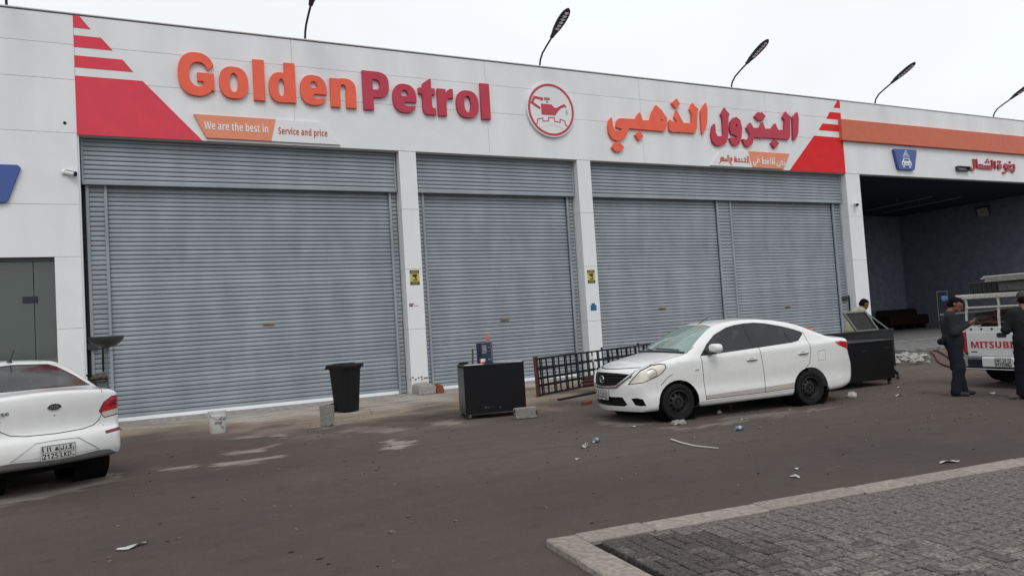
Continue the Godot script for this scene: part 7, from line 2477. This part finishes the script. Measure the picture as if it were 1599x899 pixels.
func rust_mat(k: int) -> StandardMaterial3D:
	return mat("rod rust %s" % ["dark", "mid", "light"][k % 3], [lin(0.045, 0.022, 0.018), lin(0.09, 0.035, 0.026), lin(0.16, 0.085, 0.07)][k % 3], 0.85, 0.1, 0.4, 5.0)

# ---------------------------------------------------------------- ground
func in_poly(p: Vector2, poly: PackedVector2Array) -> float:
	var best := 1e9
	var inside := false
	var m := poly.size()
	for i in m:
		var a := poly[i]
		var b := poly[(i + 1) % m]
		var ab := b - a
		var t := clampf((p - a).dot(ab) / ab.length_squared(), 0.0, 1.0)
		best = minf(best, (a + ab * t - p).length_squared())
		if (a.y > p.y) != (b.y > p.y) and p.x < a.x + (p.y - a.y) / (b.y - a.y) * ab.x:
			inside = not inside
	return sqrt(best) * (1.0 if inside else -1.0)

const GX0 := -6.0
const GZ0 := -1.0
const GW := 32.0
const GH := 20.0
func ground_picture() -> ImageTexture:
	var w := 1600
	var h := 1000
	var n1 := FastNoiseLite.new()
	n1.frequency = 0.35
	n1.fractal_octaves = 5
	n1.seed = 5
	var n2 := FastNoiseLite.new()
	n2.frequency = 1.6
	n2.fractal_octaves = 4
	n2.seed = 8
	var n3 := FastNoiseLite.new()
	n3.frequency = 0.12
	n3.fractal_octaves = 3
	n3.seed = 15
	var patches := [
		[3.48, 9.00, 3.65, 8.55, 3.81, 8.54, 4.05, 9.02, 3.83, 9.13, 3.57, 9.37],
		[1.06, 8.75, 1.24, 8.52, 2.05, 8.64, 1.66, 8.97, 1.19, 9.02],
		[1.41, 7.43, 1.85, 7.39, 2.28, 7.22, 1.84, 7.82, 1.52, 7.72],
		[0.40, 8.40, 0.84, 8.45, 0.82, 8.70, 0.43, 8.63],
		[1.84, 5.60, 2.24, 5.50, 2.01, 5.93],
		[2.45, 6.00, 2.66, 5.90, 2.54, 6.46],
		[-0.76, 7.99, -0.20, 8.11, -0.00, 8.74, -0.54, 9.31, -1.6, 9.86, -1.9, 9.2],
		[7.40, 8.9, 8.0, 9.3, 8.1, 10.3, 6.91, 10.29],
		[8.71, 10.79, 10.06, 11.11, 10.8, 11.29, 8.21, 11.34],
		[4.94, 6.75, 5.50, 6.78, 5.47, 7.48, 5.04, 7.31],
		[3.30, 5.26, 3.65, 5.13, 3.81, 5.50, 3.37, 5.77],
		[3.52, 6.37, 3.95, 6.12, 4.58, 7.23, 4.02, 7.49],
		[7.33, 10.69, 7.70, 11.34, 8.09, 11.18, 7.35, 11.31]]
	var polys := []
	for p in patches:
		polys.append(V(p))
	var strength := [0.85, 0.75, 0.75, 0.6, 0.6, 0.6, 0.42, 0.3, 0.35, 0.55, 0.7, 0.45, 0.4]
	var data := PackedByteArray()
	data.resize(w * h * 3)
	var asphalt := Vector3(0.132, 0.108, 0.098)
	var sand := Vector3(0.37, 0.30, 0.235)
	var pale := Vector3(0.52, 0.475, 0.42)
	for j in h:
		var z := GZ0 + (j + 0.5) / h * GH
		for i in w:
			var x := GX0 + (i + 0.5) / w * GW
			var a := n1.get_noise_2d(x, z)
			var b := n2.get_noise_2d(x * 0.5, z * 1.5)
			var d := n3.get_noise_2d(x, z * 1.3)
			var c := asphalt * (1.0 + 0.22 * d + 0.10 * a + 0.07 * b)
			# slightly darker where cars have dripped and driven
			var track := exp(-pow((z - 9.6 - 0.15 * x * 0.3) / 0.8, 2.0)) * 0.10
			c *= 1.0 - track
			c *= 1.0 - 0.20 * smoothstep(10.5, 14.5, z)
			# worn, dusty ground towards the building
			var edge := lerpf(3.6, 6.3, smoothstep(1.0, 3.6, x)) - 1.4 * smoothstep(6.5, 8.5, x) + 0.9 * a * 2.0 + (1.2 if x > 7.5 and x < 10.0 else 0.0) * 0.6
			var s := smoothstep(edge + 1.6, edge - 2.2, z + b * 0.9)
			s *= clampf(0.86 + a * 1.2 + b * 1.0, 0.3, 1.0)
			c = c.lerp(sand * (1.0 + 0.18 * b), s)
			# pale concrete along the thresholds
			var pe := 1.6 + 0.9 * a + (1.5 if x > 1.4 and x < 8.0 else 0.0) * smoothstep(0.0, 1.2, 3.3 - absf(x - 4.7))
			var q := smoothstep(pe + 0.55, pe - 0.35, z + b * 0.5)
			c = c.lerp(pale * (1.0 + 0.14 * b + 0.12 * a), q * clampf(0.85 + b * 0.6, 0.2, 1.0))
			# brownish dirt on the right before the wash bay
			var r := smoothstep(11.0, 14.0, x) * smoothstep(12.5, 8.5, z + a * 2.0) * smoothstep(3.0, 5.0, z)
			c = c.lerp(Vector3(0.175, 0.140, 0.118) * (1.0 + 0.2 * b), r * 0.75)
			# bald patches
			for k in polys.size():
				var pl: PackedVector2Array = polys[k]
				if absf(x - pl[0].x) < 2.6 and absf(z - pl[0].y) < 2.6:
					var e := in_poly(Vector2(x, z), pl) + b * 0.26 + 0.06 * sin(z * 31.0 + x * 5.0 + b * 9.0)
					if e > -0.12:
						c = c.lerp(pale * (0.82 + 0.25 * b), smoothstep(-0.10, 0.06, e) * strength[k] * clampf(0.9 + a * 0.8, 0.4, 1.0))
			# old tyre marks, drips and a mended seam
			var arc := absf(z - (11.2 + 0.035 * (x - 4.0) * (x - 4.0)) + a * 0.2)
			c *= 1.0 - 0.13 * exp(-pow(arc / 0.10, 2.0)) * clampf(0.5 + d + b, 0.0, 1.0)
			arc = absf(z - (12.6 + 0.03 * (x - 4.6) * (x - 4.6)) + a * 0.2)
			c *= 1.0 - 0.13 * exp(-pow(arc / 0.10, 2.0)) * clampf(0.5 + d + b, 0.0, 1.0)
			arc = absf(z - 9.75 - 0.05 * sin(x * 1.3) - 0.02 * b)
			c *= 1.0 + 0.16 * exp(-pow(arc / 0.045, 2.0)) * smoothstep(2.0, 3.0, x) * smoothstep(9.0, 6.0, x)
			var spot := n2.get_noise_2d(x * 1.1 + 70.0, z * 1.1 - 40.0)
			c *= 1.0 - 0.13 * smoothstep(0.33, 0.6, spot)
			c *= 1.0 + 0.10 * smoothstep(0.30, 0.5, n2.get_noise_2d(x * 2.3 - 31.0, z * 2.3 + 9.0))
			# dark oily stain at the cabinet
			var o := exp(-(pow((x - 5.3) / 0.9, 2.0) + pow((z - 5.9) / 0.6, 2.0)))
			c *= 1.0 - 0.5 * o * clampf(0.7 + b, 0.0, 1.0)
			var at := (j * w + i) * 3
			data[at] = int(255.0 * pow(clampf(c.x, 0.0, 1.0), 1.0 / 2.2))
			data[at + 1] = int(255.0 * pow(clampf(c.y, 0.0, 1.0), 1.0 / 2.2))
			data[at + 2] = int(255.0 * pow(clampf(c.z, 0.0, 1.0), 1.0 / 2.2))
	return ImageTexture.create_from_image(Image.create_from_data(w, h, false, Image.FORMAT_RGB8, data))

func grain_texture() -> ImageTexture:
	var n := 512
	var im := Image.create(n, n, false, Image.FORMAT_RGB8)
	var rng := RandomNumberGenerator.new()
	rng.seed = 77
	var v := PackedByteArray()
	v.resize(n * n * 3)
	for i in n * n:
		var k := rng.randf()
		var c := 0.80 + 0.14 * k
		if k > 0.97:
			c = 1.0
		elif k < 0.05:
			c = 0.66
		var q := int(c * 255.0)
		v[i * 3] = q
		v[i * 3 + 1] = q
		v[i * 3 + 2] = q
	im = Image.create_from_data(n, n, false, Image.FORMAT_RGB8, v)
	return ImageTexture.create_from_image(im)

func ground() -> void:
	var am := StandardMaterial3D.new()
	am.resource_name = "asphalt"
	am.albedo_color = lin(0.115, 0.094, 0.085)
	am.albedo_texture = grain_texture()
	am.uv1_triplanar = true
	am.uv1_world_triplanar = true
	am.uv1_scale = Vector3.ONE * 0.55
	am.roughness = 0.9
	am.metallic_specular = 0.2
	var far := MB.new()
	far.quad(Vector3(-400, -0.006, 400), Vector3(400, -0.006, 400), Vector3(400, -0.006, -400), Vector3(-400, -0.006, -400), EY)
	struct("ground", far, am)
	var ym: StandardMaterial3D = am.duplicate()
	ym.resource_name = "yard asphalt"
	ym.albedo_color = Color(1, 1, 1)
	ym.heightmap_enabled = true
	ym.heightmap_texture = noise_tex(0.22, 3, 19, 0.0, 1.0, 512)
	ym.heightmap_scale = 0.6
	ym.detail_enabled = true
	ym.detail_blend_mode = BaseMaterial3D.BLEND_MODE_MUL
	ym.detail_uv_layer = BaseMaterial3D.DETAIL_UV_2
	ym.detail_albedo = ground_picture()
	var arr := []
	arr.resize(Mesh.ARRAY_MAX)
	var vs := PackedVector3Array()
	var ns := PackedVector3Array()
	var u2 := PackedVector2Array()
	var ix := PackedInt32Array()
	var nx := 32
	var nz := 20
	for j in nz + 1:
		for i in nx + 1:
			vs.append(Vector3(GX0 + GW * i / nx, 0.0, GZ0 + GH * j / nz))
			ns.append(EY)
			u2.append(Vector2(float(i) / nx, float(j) / nz))
	for j in nz:
		for i in nx:
			var a := j * (nx + 1) + i
			ix.append_array(PackedInt32Array([a, a + 1, a + nx + 2, a, a + nx + 2, a + nx + 1]))
	arr[Mesh.ARRAY_VERTEX] = vs
	arr[Mesh.ARRAY_NORMAL] = ns
	arr[Mesh.ARRAY_TEX_UV] = u2
	arr[Mesh.ARRAY_TEX_UV2] = u2
	arr[Mesh.ARRAY_INDEX] = ix
	var ym2 := ArrayMesh.new()
	ym2.add_surface_from_arrays(Mesh.PRIMITIVE_TRIANGLES, arr)
	var yd := put("yard_road", ym2, ym)
	yd.set_meta("kind", "structure")
	# thresholds and the wash bay's slab
	var conc := mat("apron concrete", lin(0.46, 0.44, 0.405), 0.9, 0.0, 0.35, 0.8, 0.3)
	var th := MB.new()
	th.prism(V([-0.76, -0.56, 25.5, -0.56, 25.5, 0.42, 20.0, 0.30, 13.0, 0.36, 8.4, 0.5, 7.0, 0.62, 3.0, 0.75, -0.76, 0.85]), -0.05, 0.012, Transform3D(Basis(EX, -EZ, EY) * Basis.from_scale(Vector3(1, -1, 1)), Vector3.ZERO))
	struct("threshold_path", th, conc)
	var sl := MB.new()
	sl.box(Vector3(32.8, 0.06, -3.1), Vector3(19.4, 0.13, 13.6), 0.02)
	sl.box(Vector3(33.2, 0.10, -5.0), Vector3(18.4, 0.10, 10.2), 0.02)
	struct("bay_floor", sl, mat("bay concrete", lin(0.27, 0.27, 0.265), 0.85, 0.0, 0.35, 0.5))
	pavement()

func sees(p: Vector3, margin: float) -> bool:
	var c: Camera3D = get_node("camera")
	var q := c.transform.affine_inverse() * p
	if q.z > -0.5:
		return false
	var ty := tan(deg_to_rad(c.fov) / 2.0)
	return absf(q.x / -q.z) < ty * 1.781 + margin and absf(q.y / -q.z) < ty + margin

func pavement() -> void:
	var o := Vector3(2.88, 0, 15.25)
	var turn := -0.109
	var bs := Basis(EY, turn)
	var rng := RandomNumberGenerator.new()
	rng.seed = 21
	# bedding of the pavement, a child bed under the pavers
	var bed := MB.new()
	bed.box(Vector3(6.2, -0.034, 5.2), Vector3(12.0, 0.10, 10.0), 0.0)
	for i in bed.v.size():
		bed.v[i] = o + bs * bed.v[i]
		bed.n[i] = bs * bed.n[i]
	var pv := struct("pavement", bed, mat("bedding sand", lin(0.045, 0.034, 0.028), 0.95, 0.0, 0.4, 4.0))
	var shapes := []
	for k in 6:
		var mb := MB.new()
		mb.box(Vector3.ZERO, Vector3(0.186, 0.06, 0.086), 0.007)
		for i in mb.v.size():
			var p := mb.v[i]
			mb.v[i] = p + Vector3(sin(p.z * 60.0 + k * 2.0), sin(p.x * 40.0 + k), cos(p.x * 50.0 + k * 3.0)) * 0.0016
		shapes.append(mb)
	var mm := []
	for k in 4:
		var g: float = [0.20, 0.26, 0.335, 0.15][k]
		var m := mat("paver grey %s" % ["one", "two", "three", "four"][k], lin(g, g * 0.885, g * 0.83), 0.9, 0.0, 0.48, 3.2 + 0.4 * k, 0.3)
		mm.append(m)
	var all := []
	for i in 58:
		for j in 36:
			var cx := 0.30 + 0.2 * i
			var cz := 0.275 + 0.2 * j
			for k in 2:
				var flat := (i + j) % 2 == 0
				var p := Vector3(cx + 0.1, 0.022, cz + 0.05 + 0.1 * k) if flat else Vector3(cx + 0.05 + 0.1 * k, 0.022, cz + 0.1)
				var w := o + bs * p
				if sees(w, 0.25):
					all.append([w.distance_squared_to(Vector3(0, 1.69, 20.5)), w, flat])
	all.sort_custom(func(a, b): return a[0] < b[0])
	var ready := []
	for s in shapes:
		ready.append(s.mesh())
	var rest := MB.new()
	for i in all.size():
		var q: Array = all[i]
		var tilt := Basis(Vector3(rng.randf_range(-1, 1), 0, rng.randf_range(-1, 1)).normalized(), rng.randf_range(0.0, 0.022))
		var tr := Transform3D(bs * tilt * (Basis() if q[2] else Basis(EY, PI / 2)), q[1] + Vector3(0, rng.randf_range(-0.004, 0.003), 0))
		var k := rng.randi() % 6
		# paler, scuffed bricks come in drifts
		var c := int(clampf(0.1 + (q[1].x - 3.2) * 0.75 + (q[1].z - 15.6) * 0.75 + 0.8 * sin(q[1].x * 1.9) * cos(q[1].z * 2.6) + rng.randf_range(-0.9, 0.9), 0, 3))
		if i < 300:
			var n := put("paver", ready[k], mm[[3, 0, 1, 2][c]], pv)
			n.transform = tr
		else:
			rest.join(shapes[k], tr)
	if rest.v.size():
		var r := part("paver_field", rest, mm[1], pv)
		r.set_meta("kind", "stuff")
	# kerb stones
	var km := mat("kerb concrete", lin(0.33, 0.295, 0.262), 0.92, 0.0, 0.24, 2.4, 0.3)
	var km2 := mat("kerb concrete pale", lin(0.365, 0.325, 0.29), 0.92, 0.0, 0.24, 2.0, 0.3)
	var kb := MB.new()
	kb.box(Vector3(6.0, -0.01, 0.14), Vector3(12.0, 0.06, 0.24), 0.0)
	kb.box(Vector3(0.13, -0.01, 3.0), Vector3(0.22, 0.06, 6.0), 0.0)
	for i in kb.v.size():
		kb.v[i] = o + bs * kb.v[i]
		kb.n[i] = bs * kb.n[i]
	var kn := struct("kerb", kb, mat("bedding sand", lin(0.060, 0.046, 0.038), 0.95))
	var cuts := [0.0, 0.21, 0.80, 1.90, 2.93, 3.50, 4.25, 5.1, 5.9, 6.8, 7.7, 8.7, 9.7, 10.7, 11.8]
	for i in cuts.size() - 1:
		var mb := MB.new()
		var z := rng.randf_range(-0.012, 0.012)
		var l: float = cuts[i + 1] - cuts[i]
		if i == 0:
			continue
		mb.box(Vector3((cuts[i] + cuts[i + 1]) / 2, 0.008, 0.125 + z), Vector3(l - 0.014, 0.10, 0.25), 0.010, Basis(EY, rng.randf_range(-0.008, 0.008)))
		warp(mb, i, o, bs)
		part("kerb_stone", mb, km if i % 2 else km2, kn)
	var side := [0.0, 0.58, 1.35, 2.3, 3.3, 4.4, 5.5]
	for i in side.size() - 1:
		var mb := MB.new()
		var l: float = side[i + 1] - side[i]
		mb.box(Vector3(0.10, 0.008, (side[i] + side[i + 1]) / 2), Vector3(0.25, 0.10, l - 0.012), 0.014)
		warp(mb, i + 30, o, bs)
		part("kerb_stone", mb, km2 if i % 2 else km, kn)

func warp(mb: MB, k: int, o: Vector3, bs: Basis) -> void:
	for i in mb.v.size():
		var p := mb.v[i]
		mb.v[i] = o + bs * (p + Vector3(sin(p.z * 31.0 + k), sin(p.x * 7.0 + k * 2.0) * 0.6, sin(p.x * 11.0 + k)) * 0.005)
		mb.n[i] = bs * mb.n[i]

func sky_picture() -> ImageTexture:
	var n := FastNoiseLite.new()
	n.frequency = 1.3
	n.fractal_octaves = 5
	n.seed = 3
	var w := 512
	var h := 256
	var im := Image.create(w, h, false, Image.FORMAT_RGBF)
	for j in h:
		var el := PI / 2 - PI * (j + 0.5) / h
		for i in w:
			var az := TAU * (i + 0.5) / w
			var d := Vector3(cos(el) * cos(az), sin(el), cos(el) * sin(az))
			var q := d / maxf(absf(d.y) + 0.35, 0.2)
			var a := n.get_noise_3d(q.x, q.y * 0.6, q.z)
			var k := SKY * (1.0 + 0.10 * a)
			if d.y < 0.0:
				im.set_pixel(i, j, Color(0.3, 0.29, 0.28))
			else:
				im.set_pixel(i, j, Color(k * (0.965 - 0.02 * a), k * 0.995, k * (1.03 + 0.02 * a)))
	return ImageTexture.create_from_image(im)

const SKY := 1.0

func _ready() -> void:
	# camera
	var cam := Camera3D.new()
	cam.name = "camera"
	cam.position = Vector3(0, 1.6925, 20.515)
	cam.rotation = Vector3(0.05058932, -0.47394025, -0.06310182)
	cam.fov = rad_to_deg(2.0 * atan(449.5 / 1200.0))
	cam.near = 0.05
	cam.far = 1500.0
	add_child(cam)
	# sky, air, exposure
	var env := Environment.new()
	env.background_mode = Environment.BG_SKY
	var sky := Sky.new()
	var sm := PanoramaSkyMaterial.new()
	sm.panorama = sky_picture()
	sky.sky_material = sm
	env.sky = sky
	env.background_energy_multiplier = 1.0
	env.tonemap_mode = Environment.TONE_MAPPER_LINEAR
	env.tonemap_exposure = 0.97
	env.sdfgi_enabled = true
	env.ssao_enabled = true
	env.ssil_enabled = true
	var we := WorldEnvironment.new()
	we.name = "world_environment"
	we.environment = env
	add_child(we)
	# the veiled sun, high behind the camera
	var sun := DirectionalLight3D.new()
	sun.name = "sun"
	sun.light_energy = 0.35
	sun.light_color = Color(1.0, 0.985, 0.965)
	sun.light_angular_distance = 25.0
	sun.shadow_enabled = true
	sun.rotation = Vector3(deg_to_rad(-52), deg_to_rad(-15), 0)
	add_child(sun)
	var t0 := Time.get_ticks_msec()
	ground()
	building()
	signs()
	roof_lamps()
	print("building ", Time.get_ticks_msec() - t0)
	sunny_car()
	pegas_car()
	pickup()
	print("cars ", Time.get_ticks_msec() - t0)
	yard()
	people()
	print("done ", Time.get_ticks_msec() - t0)
